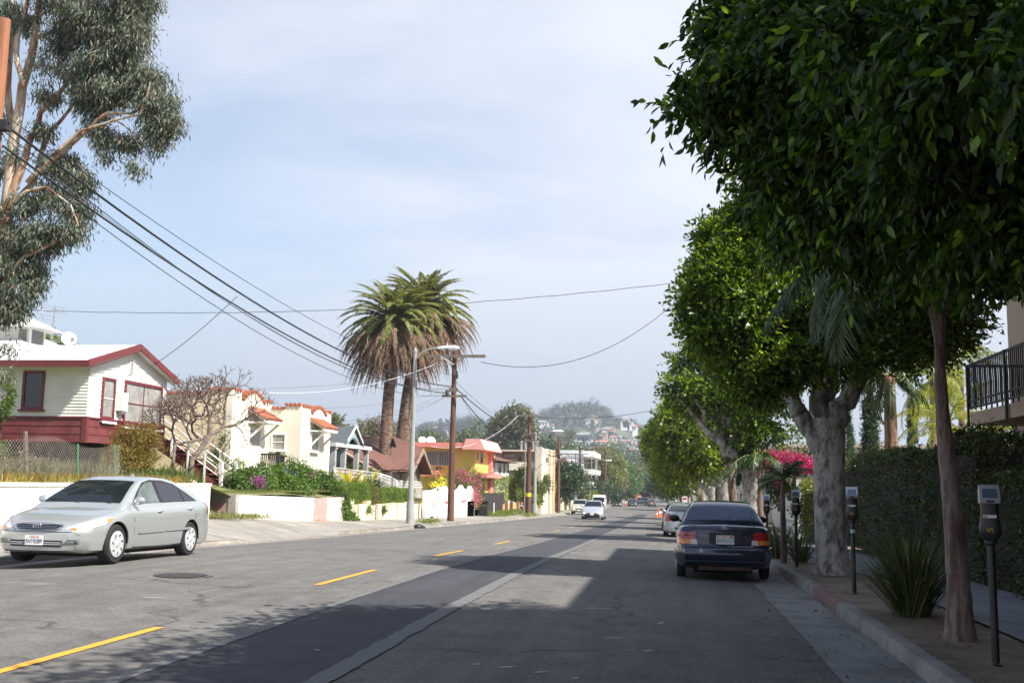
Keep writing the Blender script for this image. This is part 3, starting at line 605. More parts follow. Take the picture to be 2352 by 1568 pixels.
# ---- chain link fence
cf = empty('chain_link_fence', (-14.6, 25, 1.4), 'rusty chain-link fence with green posts on top of the long white wall', 'fence')
mb = MB(); yA, yB, xA = 14.0, 26.3, -14.6; hA, hB = .95, 1.0
def ftop(y): return 1.42+1.02+.09*sin(y*1.7)-.04*(y-20)*.3
step = .10; k = int((yB-yA+1.2)/step)
for sg in (1, -1):
    for i in range(k):
        y0 = yA-(1.2 if sg > 0 else 0)+i*step; a = (max(y0, yA) if sg > 0 else y0); L_ = 1.1
        ye = y0+sg*L_
        za, zb = 1.44, 1.44+L_
        def cl(y): return min(max(y, yA), yB)
        y_s, y_e = cl(y0), cl(ye)
        if abs(y_e-y_s) < .03: continue
        z_s = za+abs(y_s-y0); z_e = za+abs(y_e-y0); ym = (y_s+y_e)/2; ft = min(z_e, ftop(y_e))
        if ft <= z_s: continue
        y_e = y_s+sg*(ft-z_s); 
        mb.tube([(xA+.01*sg+.05*sin(y_s*2), y_s, z_s), (xA+.05*sin(y_e*2), y_e, ft)], .0038, 3, False)
obj('mesh', mb, M('rusty_wire', (.23, .20, .17), .7, .4, 4, metal=.3), cf)
for (y, ln, m_x, hh) in ((18.6, .02, mGreenP, 1.0), (20.9, .05, mGreenP, 1.02), (22.3, -.10, mWood, 1.15), (24.4, -.05, mGreenP, .95), (26.2, -.08, mGreenP, 1.0), (16.2, .04, mGreenP, 1.0)):
    mb = MB(); mb.tube([(xA, y, 1.25), (xA-.02, y+ln*2-.0, 1.42+hh)], .022 if m_x is mGreenP else .055, 7); obj('post', mb, m_x, cf)
# garden behind the fence
mLf = leafmat('garden_leaf', (.035, .06, .02), (.12, .16, .05), .35); mOlive = leafmat('olive_shrub_leaf', (.12, .11, .02), (.30, .22, .035), .35, third=(.34, .12, .03)); mStrap = leafmat('strap_leaf', (.06, .11, .035), (.19, .25, .085), .35); mPinkF = leafmat('pink_petal', (.5, .12, .2), (.6, .3, .35), .3, .6)
tuft('garden_undergrowth', [(-15.4-2.2*rs.rand(), 15+13*rs.rand(), 1.3) for _ in range(170)], .62, leafmat('grey_green_weed', (.06, .08, .03), (.24, .22, .12), .3), 'tangled grey-green weeds growing behind the chain-link fence', n=70, spread=.3, cat='weeds', lean=.6)
tuft('wall_top_grass', [(-14.5+.1*rs.rand(), 14+16*rs.rand(), 1.38) for _ in range(120)], .26, leafmat('wall_grass', (.13, .13, .03), (.34, .27, .07), .3, third=(.5, .2, .02)), 'dry grass and orange flowers along the top of the long white wall', n=60, spread=.16)
def shrub(name, label, cat, blobs, mat, n=500, per=8, L=.09, W=.045, seed=1, group=None, stem=True, **kw):
    b0 = blobs[0]; zb = min(b[2]-b[5] for b in blobs); t = empty(name, (b0[0], b0[1], zb), label, cat, group)
    crown('foliage', blobs, n, per, L, W, mat, t, seed, **kw)
    if stem:
        mb = MB(); rr = random.Random(seed)
        for b in blobs[:6]: limb(mb, (b0[0]+rr.uniform(-.1, .1), b0[1]+rr.uniform(-.1, .1), zb-.15), (b[0], b[1], b[2]), .035, .012, rr.random(), n=5, seg=4)
        obj('stems', mb, mBarkT, t)
    return t
shrub('shrub', 'red and green mixed shrub behind the chain-link fence', 'shrub', [(-16, 20, 1.7, .7, .8, .5), (-16.2, 22, 1.65, .7, .8, .4)], leafmat('mixed_leaf', (.05, .09, .03), (.2, .2, .08), .3, third=(.4, .12, .12)), 350, 7, .1, .05, 3, spread=.12)
shrub('shrub', 'low shrub with pink blooms behind the right end of the chain-link fence', 'shrub', [(-16, 24, 1.65, .6, 1.0, .45), (-16.3, 25.4, 1.6, .6, .6, .4)], leafmat('pinkish_leaf', (.06, .09, .04), (.22, .2, .1), .3, third=(.5, .25, .25)), 350, 7, .1, .05, 4, spread=.12)
def oX(x, y, X, rx, ry, rz): p = onX(x, y, X); return (p.x, p.y, p.z, rx, ry, rz)
shrub('shrub', 'rounded yellow-olive shrub in front of the bungalow skirt', 'shrub', [oX(300, 1010, -16.6, .5, .45, .45), oX(335, 1030, -16.6, .55, .5, .55), oX(270, 1050, -16.3, .4, .4, .4), oX(345, 995, -16.7, .35, .3, .3), oX(310, 1060, -16.4, .5, .45, .35)], mOlive, 900, 9, .075, .04, 5, spread=.1, gap=-.3)
def straps(name, label, cat, p, n, L, w, mat, seed, group=None, el=(.5, 1.4), flat=0, fallen=0):
    rs3 = np.random.RandomState(seed); az = rs3.rand(n)*2*pi; e = rs3.uniform(*el, size=n); ln = L*(.7+.45*rs3.rand(n)); V = []; Fq = []; k = 5
    for i in range(n):
        h = np.array([cos(az[i]), sin(az[i]), 0]); sd_ = np.array([-sin(az[i]), cos(az[i]), 0]); q = np.array(p)+h*.1*rs3.rand()*(1+L)+sd_*rs3.normal()*.03; b0 = len(V); bend = rs3.uniform(.5, 1.5)
        for j in range(k+1):
            t = j/k; ww = w*(1-t**2.2)*.5+.001; V += [q-sd_*ww, q+sd_*ww]; ee = e[i]-bend*t*t; q = q+(h*cos(ee)+np.array([0, 0, sin(ee)]))*ln[i]/k
        for j in range(k): Fq.append([b0+2*j, b0+2*j+1, b0+2*j+3, b0+2*j+2])
    return npobj(name, np.array(V), np.array(Fq), mat, origin=tuple(p), label=label, cat=cat, **({'group': group} if group else {}))
G_ = 'strap-leaved plants on the bungalow lawn'
for i, (x, y, X, L, lb) in enumerate([(365, 1105, -15.6, .95, 'clump of arching strap leaves directly above the silver sedan rear roof'), (410, 1110, -15.6, 1.0, 'broad clump of pale strap leaves left of the stair foot'), (330, 1095, -15.5, .9, 'strap-leaved clump below the yellow-olive shrub'), (265, 1075, -16.0, .85, 'dark strap-leaved clump at the right end of the chain-link fence'), (440, 1120, -15.9, .8, 'smaller strap-leaved clump nearest the stair foot'), (385, 1085, -16.8, .9, 'strap-leaved clump behind others under the bare tree')]):
    p = onX(x, y, X); straps('lily_clump', lb, 'plant', (p.x, p.y, 1.15), 130, L, .05, mStrap, 20+i, G_)
# bare frangipani-like tree
bt = empty('bare_tree', (-17.1, 36.3, 1.3), 'leafless tree with many stubby forked branches beside the stairs', 'tree'); mb = MB(); rb = random.Random(11)
tips = []
def grow(p, d, L, r, dep):
    q = p+d*L; mid = p.lerp(q, .5)+Vector((rb.uniform(-1, 1), rb.uniform(-1, 1), rb.uniform(-.4, .4)))*L*.12
    mb.tube([p, mid, q], [r, r*.92, r*.8], 6 if r > .02 else 4, dep < 3)
    if dep == 0: tips.append(q); return
    k = 3 if rb.random() < .45 else 2; a0 = rb.uniform(0, 2*pi); ax = d.cross(Vector((.3, .2, 1))).normalized()
    for i in range(k):
        a = a0+2*pi*i/k; o_ = (ax*cos(a)+d.cross(ax)*sin(a)); nd_ = (d*.85+o_*rb.uniform(.5, .95)+Vector((0, 0, .16))).normalized()
        grow(q, nd_, max(.13, L*rb.uniform(.70, .82)), max(.0105, r*.74), dep-1)
bp = onX(440, 1056, -16.8); b1 = onX(480, 1000, -17.0); b2 = onX(482, 955, -17.1)
mb.tube([(bp.x, bp.y, 1.25), bp, bp.lerp(b1, .5)+Vector((0, 0, -.08)), b1], [.13, .11, .095, .085], 8)
grow(b1, (b2-b1).normalized(), .72, .075, 6); grow(b1, Vector((.15, .95, .40)).normalized(), .95, .06, 6)
l1 = onX(402, 1020, -16.9); l0 = onX(398, 1056, -16.8); lc = onX(455, 1005, -17); grow(lc, (onX(430, 950, -17)-lc).normalized(), .75, .055, 6)
mb.tube([(l0.x, l0.y, 1.25), l0, l1], [.07, .06, .055], 7); mb.tube([b1, onX(458, 1010, -17), l1], [.05, .045, .045], 6); grow(l1, (onX(390, 965, -16.9)-l1).normalized(), .52, .05, 6); grow(onX(440, 1010, -17), Vector((-.15, -.6, .8)).normalized(), .5, .04, 6)
obj('branches', mb, M('grey_brown_bark', (.085, .06, .05), .85, .35, 6, .5, 40, col2=(.16, .12, .10)), bt, smooth='all'); rs = np.random.RandomState(3)
# ---- morning-glory hedge with purple flowers
mVine = leafmat('vine_leaf', (.04, .09, .018), (.16, .27, .05), .45); mPurple = leafmat('purple_bract', (.30, .03, .30), (.55, .10, .5), .35, .7); mBlue = leafmat('blue_flower', (.12, .1, .5), (.2, .2, .6), .3)
hd = empty('flowering_hedge', (-15.6, 39, 1.0), 'tangled vine hedge with purple flowers above the white block wall', 'hedge')
bl = [oX(x, y, X, .55, .6, r_) for (x, y, X, r_) in [(590, 1100, -15.6, .5), (560, 1110, -15.8, .45), (625, 1095, -15.8, .5), (660, 1085, -15.9, .6), (690, 1095, -15.6, .6), (650, 1115, -15.3, .4), (700, 1110, -15.2, .5), (730, 1105, -15.3, .45), (750, 1115, -15.0, .4), (600, 1122, -15.3, .35), (765, 1125, -14.9, .3), (680, 1120, -15.0, .35), (575, 1125, -15.5, .3)]]
crown('foliage', bl, 2600, 9, .095, .08, mVine, hd, 31, spread=.12, gap=-.6)
crown('purple_flowers', [oX(594, 1108, -15.15, .22, .3, .2), oX(707, 1094, -15.25, .3, .3, .14), oX(722, 1090, -15.3, .2, .2, .14), oX(578, 1096, -15.4, .1, .1, .12)], 130, 7, .06, .06, mPurple, hd, 32, spread=.05, gap=-1)
crown('blue_flowers', [oX(665, 1079, -15.5, .4, .6, .2), oX(590, 1080, -15.5, .3, .4, .15), oX(780, 1140, -14.9, .3, .4, .15)], 12, 1, .09, .1, mBlue, hd, 33, spread=.05, gap=-1)
mb = MB(); 
for b in bl: mb.tube([(b[0]-.1, b[1], .9), (b[0], b[1], b[2])], .02, 5)
obj('stems', mb, mBarkT, hd)
iv = empty('ivy', (-14.0, 44.8, -.2), 'bright green ivy spilling down the right end of the block wall', 'ivy'); crown('foliage', [oX(790, 1165, -14.0, .25, .5, .35), oX(800, 1185, -13.95, .25, .6, .25), oX(812, 1195, -13.9, .2, .5, .12), oX(785, 1145, -14.2, .3, .4, .3)], 500, 8, .08, .07, mVine, iv, 34, spread=.09, gap=-1)
crown('foliage', [oX(846, 1180, -13.93, .12, .35, .4), oX(880, 1170, -13.93, .1, .2, .2)], 130, 7, .07, .06, mVine, empty('ivy', (-13.95, 50, -.3), 'thin ivy strands hanging over the low cream wall', 'ivy'), 35, spread=.07, gap=-.3)
wj = empty('white_ornament', onX(438, 1128, -15.2), 'white rounded concrete garden ornament behind the silver sedan boot', 'ornament'); q = onX(438, 1118, -15.2); mb = MB(); mb.ball((q.x, q.y, q.z), .24, 14, 9); obj('dome', mb, mWhite, wj, smooth='all'); q = onX(450, 1130, -15.1); mb = MB(); mb.box(q.x-.12, q.x+.12, q.y-.16, q.y+.16, 1.0, q.z+.07); mb.ball((q.x-.3, q.y-.05, q.z-.1), (.16, .16, .2)); obj('base', mb, mWhite, wj)
# ---- spanish style house
sh = empty('spanish_house', (-19, 44, 1.5), 'cream stucco house with red clay tile parapets and awnings behind the flowering hedge', 'house')
XA, XB = -17.5, -16.1; mb = MB(); mb.box(-28, XA-.25, 40.36, 44.28, 1.2, 4.75); mb.prism([(-26, 1.2), (XA, 1.2), (XA, 5.12), (-18.6, 5.12), (-18.6, 4.92), (-26, 4.92)], 1, 40.1, 40.35); obj('side_wall', mb, mStuccoShade, sh)
def arc(y0, z0, y1, z1, ym, zm, k=8):
    return [(lerp(lerp(y0, ym, t), lerp(ym, y1, t), t), lerp(lerp(z0, zm, t), lerp(zm, z1, t), t)) for t in [i/k for i in range(k+1)]]
pA = [(40.12, 1.2), (44.3, 1.2), (44.3, 4.93), (43.65, 4.93), (43.65, 4.76)]+arc(43.4, 4.74, 41.15, 4.74, 42.3, 5.66)+[(40.95, 4.78), (40.95, 5.14), (40.12, 5.14)]
mb = MB(); mb.prism([(y if y > 40.2 else y-.025, z) for y, z in pA], 0, XA-.25, XA+.004); obj('front_wall', mb, mStuccoSun, sh)
pB = [(44.34, 1.2), (48.4, 1.2), (48.4, 4.76), (47.85, 4.76), (47.85, 4.55)]+arc(47.6, 4.5, 45.7, 4.5, 46.6, 5.22)+[(45.5, 4.58), (45.5, 4.8), (44.34, 4.8)]
mb = MB(); mb.prism(pB, 0, XB-.25, XB); obj('front_wall', mb, mStuccoSun, sh); mb = MB(); mb.prism([(-26, 1.2), (XB, 1.2), (XB, 4.82), (-16.85, 4.82), (-16.85, 4.66), (-26, 4.66)], 1, 44.3, 44.36); mb.box(-26, XB-.25, 44.36, 48.3, 1.2, 4.4); obj('recess_wall', mb, M('stucco_grazing_tone', (.78, .72, .6), .9, .08, .9, .25, 70, dirt=(.86, .84, .8)), sh)  # recess stucco colour carries the weaker grazing light on this face
def tiles(pl, X0, X1, name='parapet_tiles', r=.075):
    mb = MB()
    for (a, b) in zip(pl, pl[1:]):
        d = math.hypot(b[0]-a[0], b[1]-a[1]); k = max(1, int(d/.2))
        for i in range(k):
            t = (i+.5)/k; y = lerp(a[0], b[0], t); z = lerp(a[1], b[1], t); mb.tube([(X0-.05, y, z+.02+rnd.uniform(-.008, .008)), (X1+.07, y, z+.015)], r*1.25*.85, 7)
    return obj(name, mb, mTile, sh, smooth='soft')
tiles([(44.28, 4.95), (43.68, 4.95)], XA-.25, XA); tiles(arc(43.5, 4.78, 41.1, 4.78, 42.3, 5.7, 10), XA-.25, XA); tiles([(40.92, 5.16), (40.15, 5.16)], XA-.25, XA)
tiles([(48.38, 4.78), (47.9, 4.78)], XB-.25, XB); tiles(arc(47.7, 4.54, 45.6, 4.54, 46.65, 5.26, 10), XB-.25, XB); tiles([(45.45, 4.82), (44.36, 4.82)], XB-.25, XB)
mb = MB()
for k in range(14): x = -17.7-k*.2; mb.tube([(x, 40.03, 5.0 if x < -18.6 else 5.17), (x, 40.42, 5.0 if x < -18.6 else 5.17)], .085, 7)
for k in range(16): x = -20.6-k*.2; mb.tube([(x, 40.03, 4.96), (x, 40.42, 4.96)], .085, 7)
for k in range(8): x = -16.2-k*.2; mb.tube([(x, 44.24, 4.86 if x > -16.85 else 4.7), (x, 44.6, 4.86 if x > -16.85 else 4.7)], .08, 7)
obj('parapet_tiles', mb, mTile, sh, smooth='soft')
def hood(X, y0, y1, zt, zb, proj_, name='tiled_awning'):
    mb = MB(); k = int((y1-y0)/.17)
    for i in range(k+1):
        y = lerp(y0, y1, i/k); seg = 5
        for j in range(seg): a, b = j/seg, (j+1)/seg; mb.tube([(X+proj_*a, y, lerp(zt, zb, a)+.05), (X+proj_*b+.02, y, lerp(zt, zb, b)+.035)], [.075, .088], 6)
    a = obj(name, mb, mTile, sh, smooth='soft'); mb = MB(); mb.prism([(X, zt-.05), (X+proj_, zb-.05), (X+proj_, zb+.0), (X, zt)], 1, y0-.05, y1+.05); mb.box(X, X+proj_, y0, y1, zb-.12, zb-.06)
    for y in (y0+.08, y1-.14): mb.prism([(X, zb-.85), (X, zb-.72), (X+proj_-.12, zb-.1), (X+proj_, zb-.1)], 1, y, y+.07)
    obj('bracket', mb, mWhite, a)
hood(XA, 41.75, 43.35, 4.5, 4.02, .85); hood(XB, 45.5, 47.2, 4.28, 3.86, .75)
dr = MB(); dr.box(XA, XA+.06, 41.65, 43.15, 1.3, 3.72); do = obj('door', dr, mWhite, sh); mb = MB()
for k in range(7): mb.box(XA+.06, XA+.09, 42.0+.15*k, 42.03+.15*k, 2.7, 3.6)
mb.box(XA+.06, XA+.1, 41.66, 41.76, 1.3, 3.72); obj('security_bars', mb, mWhite, do); mb = MB(); mb.box(XA+.06, XA+.065, 41.95, 43.0, 2.7, 3.6); obj('pane', mb, M('grey_pane', (.35, .36, .38), .3), do)
wb = window(sh, (XB, 45.6, 2.85), EU, EN, 1.0, .85, mWhite, mGlassD, f=.06, mull=(.2, .35, .5, .65, .8), rails=(), mm=mWhite); window(sh, (-17.42, 44.3, 2.83), SU, SN, .66, .74, mWhite, mCurt, f=.05, sill=.05)
br = empty('balcony_railing', (-16.8, 43.2, 1.9), 'black wooden balcony railing at the entry of the cream stucco house', 'railing'); mBlk = M('black_paint', (.02, .02, .02), .6, .2, 5); mb = MB()
for k in range(9): mb.box(-17.5+.09*k, -17.45+.09*k, 43.2, 43.24, 1.95, 2.6)
mb.box(-17.55, -16.7, 43.17, 43.27, 2.6, 2.68); obj('left_panel', mb, mBlk, br); mb = MB()
for k in range(8): mb.box(-16.7, -16.66, 43.25+.2*k*.5, 43.3+.2*k*.5, 1.95, 2.55)
mb.box(-16.72, -16.62, 43.2, 44.1, 2.55, 2.63); mb.box(-16.76, -16.6, 43.14, 43.3, 1.9, 2.75); obj('right_panel', mb, mBlk, br)
for (x, y, X, lb) in ((670, 1040, -16.6, 'spiky potted plant with yellow-green leaves above the black balcony railing'), (690, 1048, -16.3, 'small spiky plant at the right post of the black balcony railing')):
    p = onX(x, y, X); straps('dracaena', lb, 'plant', tuple(p), 60, .42, .05, leafmat('spiky_leaf', (.15, .2, .04), (.4, .36, .12), .4), int(x), None, (-.2, 1.4))
cl = empty('climbing_vine', (-19, 39.9, 1.5), 'thin leafy vine climbing the tan side wall behind the stair rail', 'vine'); p0 = onY(498, 1045, 39.9); p1 = onY(512, 1010, 39.9); p2 = onY(505, 1060, 39.5)
crown('foliage', [(p0.x, 39.9, p0.z, .14, .1, .35), (p1.x, 39.9, p1.z+.05, .1, .1, .3), (p2.x, 39.6, p2.z, .25, .1, .3)], 90, 6, .08, .06, mVine, cl, 36, spread=.06, gap=-.6)
shrub('shrub', 'dark green shrub behind the stair foot', 'shrub', [oX(545, 1100, -16.4, .35, .4, .4), oX(545, 1075, -17.0, .3, .3, .4)], mVine, 220, 7, .08, .06, 37, spread=.09)
# ---- grey porch house
mGreyP = M('grey_paint', (.34, .35, .36), .7, .08, 3); mRoofG = M('slate_shingle', (.075, .085, .095), .85, .2, 12, .3, 40); mTeal = M('teal_paint', (.10, .28, .27), .6, .1)
ph = empty('porch_house', (-18, 55, 1), 'grey gabled porch house with dark shingle roof right of the cream stucco house', 'house')
def PX(px, X): return pxX(px, X)
yP0, yP1 = 51.0, 56.5; XP = -16.2
def gable(parent, X0, X1, ya, yb, ze, za, th, mat, name='roof', ovh=.3):
    mb = MB(); yc = (ya+yb)/2
    for (p, q) in (((ya-ovh, ze-ovh*(za-ze)/(yc-ya)), (yc, za)), ((yc, za), (yb+ovh, ze-ovh*(za-ze)/(yc-ya)))): mb.prism([p, q, (q[0], q[1]+th), (p[0], p[1]+th)], 0, X0, X1)
    return obj(name, mb, mat, parent)
zt = 1.6+(1102-979)*52/2400.; gable(ph, -26, XP+.15, yP0, yP0+2.6, zt-.75, zt, .1, mRoofG)
mb = MB(); ycg = yP0+1.3; mb.prism([(yP0, zt-.85), (yP0+.35, zt-.85)]+arc(yP0+.35, zt-.85, yP0+2.25, zt-.85, ycg, zt-.1, 8)+[(yP0+2.6, zt-.85), (yP0+2.6, zt-.74), (ycg, zt-.02), (yP0, zt-.74)], 0, XP-.1, XP+.05); obj('gable_board', mb, mGreyP, ph)
mb = MB(); mb.prism([(yP0-.05, zt-.8), (ycg, zt+.02), (yP0+2.65, zt-.8), (yP0+2.65, zt-.68), (ycg, zt+.15), (yP0-.05, zt-.68)], 0, XP+.15, XP+.2); obj('bargeboard', mb, M('pale_grey_trim', (.6, .6, .6), .6), ph)
mb = MB(); a_ = arc(yP0+.4, zt-.84, yP0+2.2, zt-.84, ycg, zt-.14, 8); b_ = arc(yP0+.5, zt-.84, yP0+2.1, zt-.84, ycg, zt-.26, 8); 
for i in range(8): mb.prism([a_[i], a_[i+1], b_[i+1], b_[i]], 0, XP+.05, XP+.08)
obj('arch_trim', mb, mTeal, ph)
mb = MB(); mb.box(-26, XP+.1, 49.3, yP0+4.6, zt-1.05, zt-.86); obj('porch_roof', mb, M('porch_fascia', (.55, .55, .54), .6, .06), ph)
for y in (49.6, 51.2, 53.4, 55.2): mb = MB(); mb.box(XP-.22, XP+.02, y-.13, y+.13, .9, zt-1.05); mb.box(XP-.27, XP+.06, y-.17, y+.17, zt-1.17, zt-1.05); obj('column', mb, mGreyP, ph)
mb = MB(); mb.box(-26, -17.8, 49.5, 56, .5, zt-1.05); obj('wall', mb, mTeal, ph); mb = MB(); mb.box(-17.8, XP+.05, 49.4, 55.6, .4, 1.35); mb.box(XP-.03, XP+.06, 49.4, 55.4, 1.35, 2.1); obj('porch_rail', mb, M('red_brown_rail', (.28, .07, .035), .7, .25, 5), ph)
# ---- brown-roofed house
bh = empty('brown_roof_house', (-20, 66, .5), 'house with a broad brown shingle roof and pointed gables behind the palm trunks', 'house'); mRoofB = M('brown_shingle', (.15, .07, .052), .9, .12, 6, .3, 40); mTan = M('tan_wall', (.44, .34, .25), .85, .1, 2)
def rp(x, y, Y): return tuple(onY(*c6(x, y), Y))
yb0 = 62.0
mb = MB(); A = rp(100, 590, 59); B = rp(560, 850, 59.0); Cc = rp(735, 460, 66); D = rp(360, 470, 66)
mb.add([A, rp(545, 845, 59), rp(870, 830, 60), rp(1040, 600, 64), rp(720, 465, 66), rp(340, 470, 66)], [(0, 1, 2, 3, 4, 5)]); mb.add([rp(100, 610, 59), rp(545, 870, 59), rp(870, 850, 60), rp(1040, 620, 64), rp(720, 465, 68), rp(340, 470, 68)], [(5, 4, 3, 2, 1, 0)]); obj('roof', mb, mRoofB, bh)
q0, q1, q2 = Vector(rp(1020, 590, 61)), Vector(rp(1140, 870, 61)), Vector(rp(1000, 880, 61)); XG = onX(*c6(1040, 600), -14.9)
mb = MB(); ap = onX(*c6(1042, 605), -15.2); e1 = onX(*c6(1137, 865), -15.2); hw_ = e1.y-ap.y; ze_ = e1.z
for s_ in (-1, 1): mb.prism([(ap.y, ap.z), (ap.y+s_*hw_, ze_), (ap.y+s_*hw_, ze_-.14), (ap.y, ap.z-.14)][::s_], 0, -22, -15.2)
obj('gable_roof', mb, mRoofB, bh); mb = MB()
for s_ in (-1, 1): mb.prism([(ap.y, ap.z+.02), (ap.y+s_*hw_, ze_+.02), (ap.y+s_*hw_, ze_-.22), (ap.y, ap.z-.24)][::s_], 0, -15.2, -15.12)
obj('bargeboard', mb, M('brown_trim', (.30, .20, .15), .7, .1), bh); mb = MB(); mb.prism([(ap.y-hw_*.9, -.3), (ap.y+hw_*.9, -.3), (ap.y+hw_*.9, ze_), (ap.y, ap.z-.2), (ap.y-hw_*.9, ze_)], 0, -24, -15.9); mb.box(-26, -16, 59.3, 66, -.3, rp(600, 850, 59)[2]-.05); obj('wall', mb, M('dark_tan_wall', (.2, .16, .12), .85, .1, 2), bh)
gab = MB(); g1 = rp(720, 490, 62); gab.add([g1, rp(755, 588, 62), rp(712, 592, 62), rp(700, 500, 64)], [(0, 1, 2, 3)]); obj('dormer_gable', gab, mDark, bh)
mb = MB(); mb.tube([rp(110, 600, 58.8), rp(560, 868, 58.8)], .1, 4); obj('eave_board', mb, M('brown_trim2', (.30, .20, .15), .7, .1), bh)
mb = MB(); mb.tube([rp(402, 740, 57), rp(402, 610, 57)], .035, 6); mb.tube([rp(402, 610, 57), rp(410, 600, 57)], .06, 6); obj('vent_pipe', mb, mWhite, bh)
# ---- yellow building
yb_ = empty('yellow_apartment_building', (-18, 75, -.5), 'yellow two-storey building with a pink flat roof edge behind the white arched wall', 'building'); mYelW = M('yellow_stucco', (.74, .54, .14), .85, .06, 1.5, .1, 60); mPinkP = M('salmon_paint', (.72, .24, .20), .7, .06, 2)
Ya = pxX(1091, -15.0); Yb = pxX(1126, -15.0); zf = 1.6+(1108-c6(0, 600)[1])*Ya/2400; zf2 = 1.6+(1108-c6(0, 548)[1])*Ya/2400
mb = MB(); mb.box(-34, -15.0, Ya, Yb+2, -.9, zf); obj('wall', mb, mYelW, yb_); mb = MB(); mb.box(-34, -14.7, Ya-.9, Yb+2, zf, zf2); obj('roof_edge', mb, mPinkP, yb_)
zc2 = 1.6+(1108-c6(0, 505)[1])*Ya/2400; mb = MB(); mb.prism([(-15.9, zf-.15), (-14.1, zf-.15), (-14.5, zc2), (-15.6, zc2)], 1, Ya-1.0, Yb+.4); obj('corner_canopy', mb, M('pink_paint', (.80, .36, .33), .7, .05), yb_)
mb = MB(); mb.box(-15.2, -14.75, Yb-1.2, Yb+.2, -.9, zf); obj('pink_pilaster', mb, mPinkP, yb_); mb = MB(); zq = 1.6+(1108-c6(0, 895)[1])*Ya/2400; mb.box(-15, -14.1, Ya+.2, Yb+.4, zq-.2, zq+.15); obj('door_canopy', mb, mPinkP, yb_)
def yzwin(x0, y0, x1, y1, Y, par, fm, pm, **k): a = onY(*c6(x0, y1), Y); b = onY(*c6(x1, y0), Y); return window(par, (a.x, Y, a.z), SU, SN, b.x-a.x, b.z-a.z, fm, pm, **k)
mSlat = M('vertical_blind', (.30, .30, .28), .3, .3, 3, spec=.6); m_, n_n, b_n, _ = newmat('blind_stripes'); s_ = n_n.nodes.new('ShaderNodeTexWave'); s_.inputs['Scale'].default_value = 1.6; n_n.links.new(pos(n_n), s_.inputs[0]); n_n.links.new(ramp(n_n, s_.outputs[1], [(.3, (.10, .11, .11)), (.7, (.28, .27, .25))]), b_n.inputs[0]); b_n.inputs['Roughness'].default_value = .3; mBlind = m_
yzwin(1080, 635, 1330, 785, Ya, yb_, mMetal, mBlind, f=.05, mull=(.5,), rails=(), sill=0); yzwin(1178, 800, 1248, 842, Ya, yb_, mMetal, mDark, f=.03, mull=(.5,), rails=(.5,), sill=0, mm=mMetal)
for (x, y0, x1, y1) in ((1632, 645, 1645, 730), (1665, 645, 1695, 765)): a = onX(*c6(x, y1), -15.0); b = onX(*c6(x1, y0), -15.0); window(yb_, (-15.0, a.y, a.z), EU, EN, b.y-a.y, b.z-a.z, mMetal, mGlassD, f=.05, sill=0)
a = onX(*c6(1640, 1060), -15.0); b = onX(*c6(1705, 930), -15.0); mb = MB(); mb.box(-15, -14.93, a.y, b.y, -.9, b.z); obj('door', mb, M('dark_door', (.05, .04, .04), .6), yb_)
mb = MB(); zq2 = 1.6+(1108-c6(0, 880)[1])*64/2400; p = onY(*c6(1020, 890), Ya-2.5); q = onY(*c6(1180, 880), Ya-2.5); mb.box(p.x, q.x, Ya-2.5, Ya, p.z-.1, p.z+.35); obj('entry_canopy', mb, mPinkP, yb_)
for (x, lb) in ((1038, 'left white satellite dish on the pink roof edge'), (1130, 'larger white satellite dish further right on the pink roof edge')):
    q = onY(*c6(x, 522), Ya+2); d = empty('satellite_dish', tuple(q), lb, 'satellite dish'); mb = MB(); T = Matrix.Translation(q) @ Vector((.5, -.7, .45)).to_track_quat('Z', 'Y').to_matrix().to_4x4(); tmp = MB(); tmp.lathe([(.02, 0), (.2, .02), (.38, .09), (.38, .07), (.2, 0), (.02, -.02)], n=14); mb.add(tmp.v, tmp.f, T); obj('dish', mb, mWhite, d, smooth='soft'); mb = MB(); mb.tube([q, (q.x, q.y+.1, zf2)], .03, 5); obj('mast', mb, mMetal, d)
# ---- low cream wall, hedges, iron fence
mCream = M('cream_wall_paint', (.76, .64, .44), .9, .08, 1.3, .2, 60, dirt=(.55, .47, .33)); cw = empty('low_cream_wall', (-14, 52, -.5), 'low cream stuccoed wall with piers under the clipped hedges', 'wall')
yl = [45.3, 46.4, 48.0, 49.6, 51.3, 53.3, 55.5, 58.8]
for i in range(7):
    y0, y1 = yl[i]+.06, yl[i+1]-.06; z_ = lw(-14, y0); dz_ = [.66, .70, .66, .72, .78, .80, .74][i]
    if i == 1: pass
    mb = MB(); mb.box(-14.25, -14.0+(.05 if i % 2 else 0), y0, y1, z_-.3, z_+dz_); obj('panel', mb, mCream, cw)
mb = MB()
for y in (45.3, 48.0, 55.5): mb.box(-14.3, -13.93, y-.2, y+.25, lw(-14, y)-.3, lw(-14, y)+.88)
obj('pier', mb, mCream, cw)
mClip = leafmat('clipped_hedge_leaf', (.07, .13, .018), (.21, .31, .035), .4); mClipY = leafmat('yellow_hedge_leaf', (.10, .15, .015), (.30, .34, .04), .4)
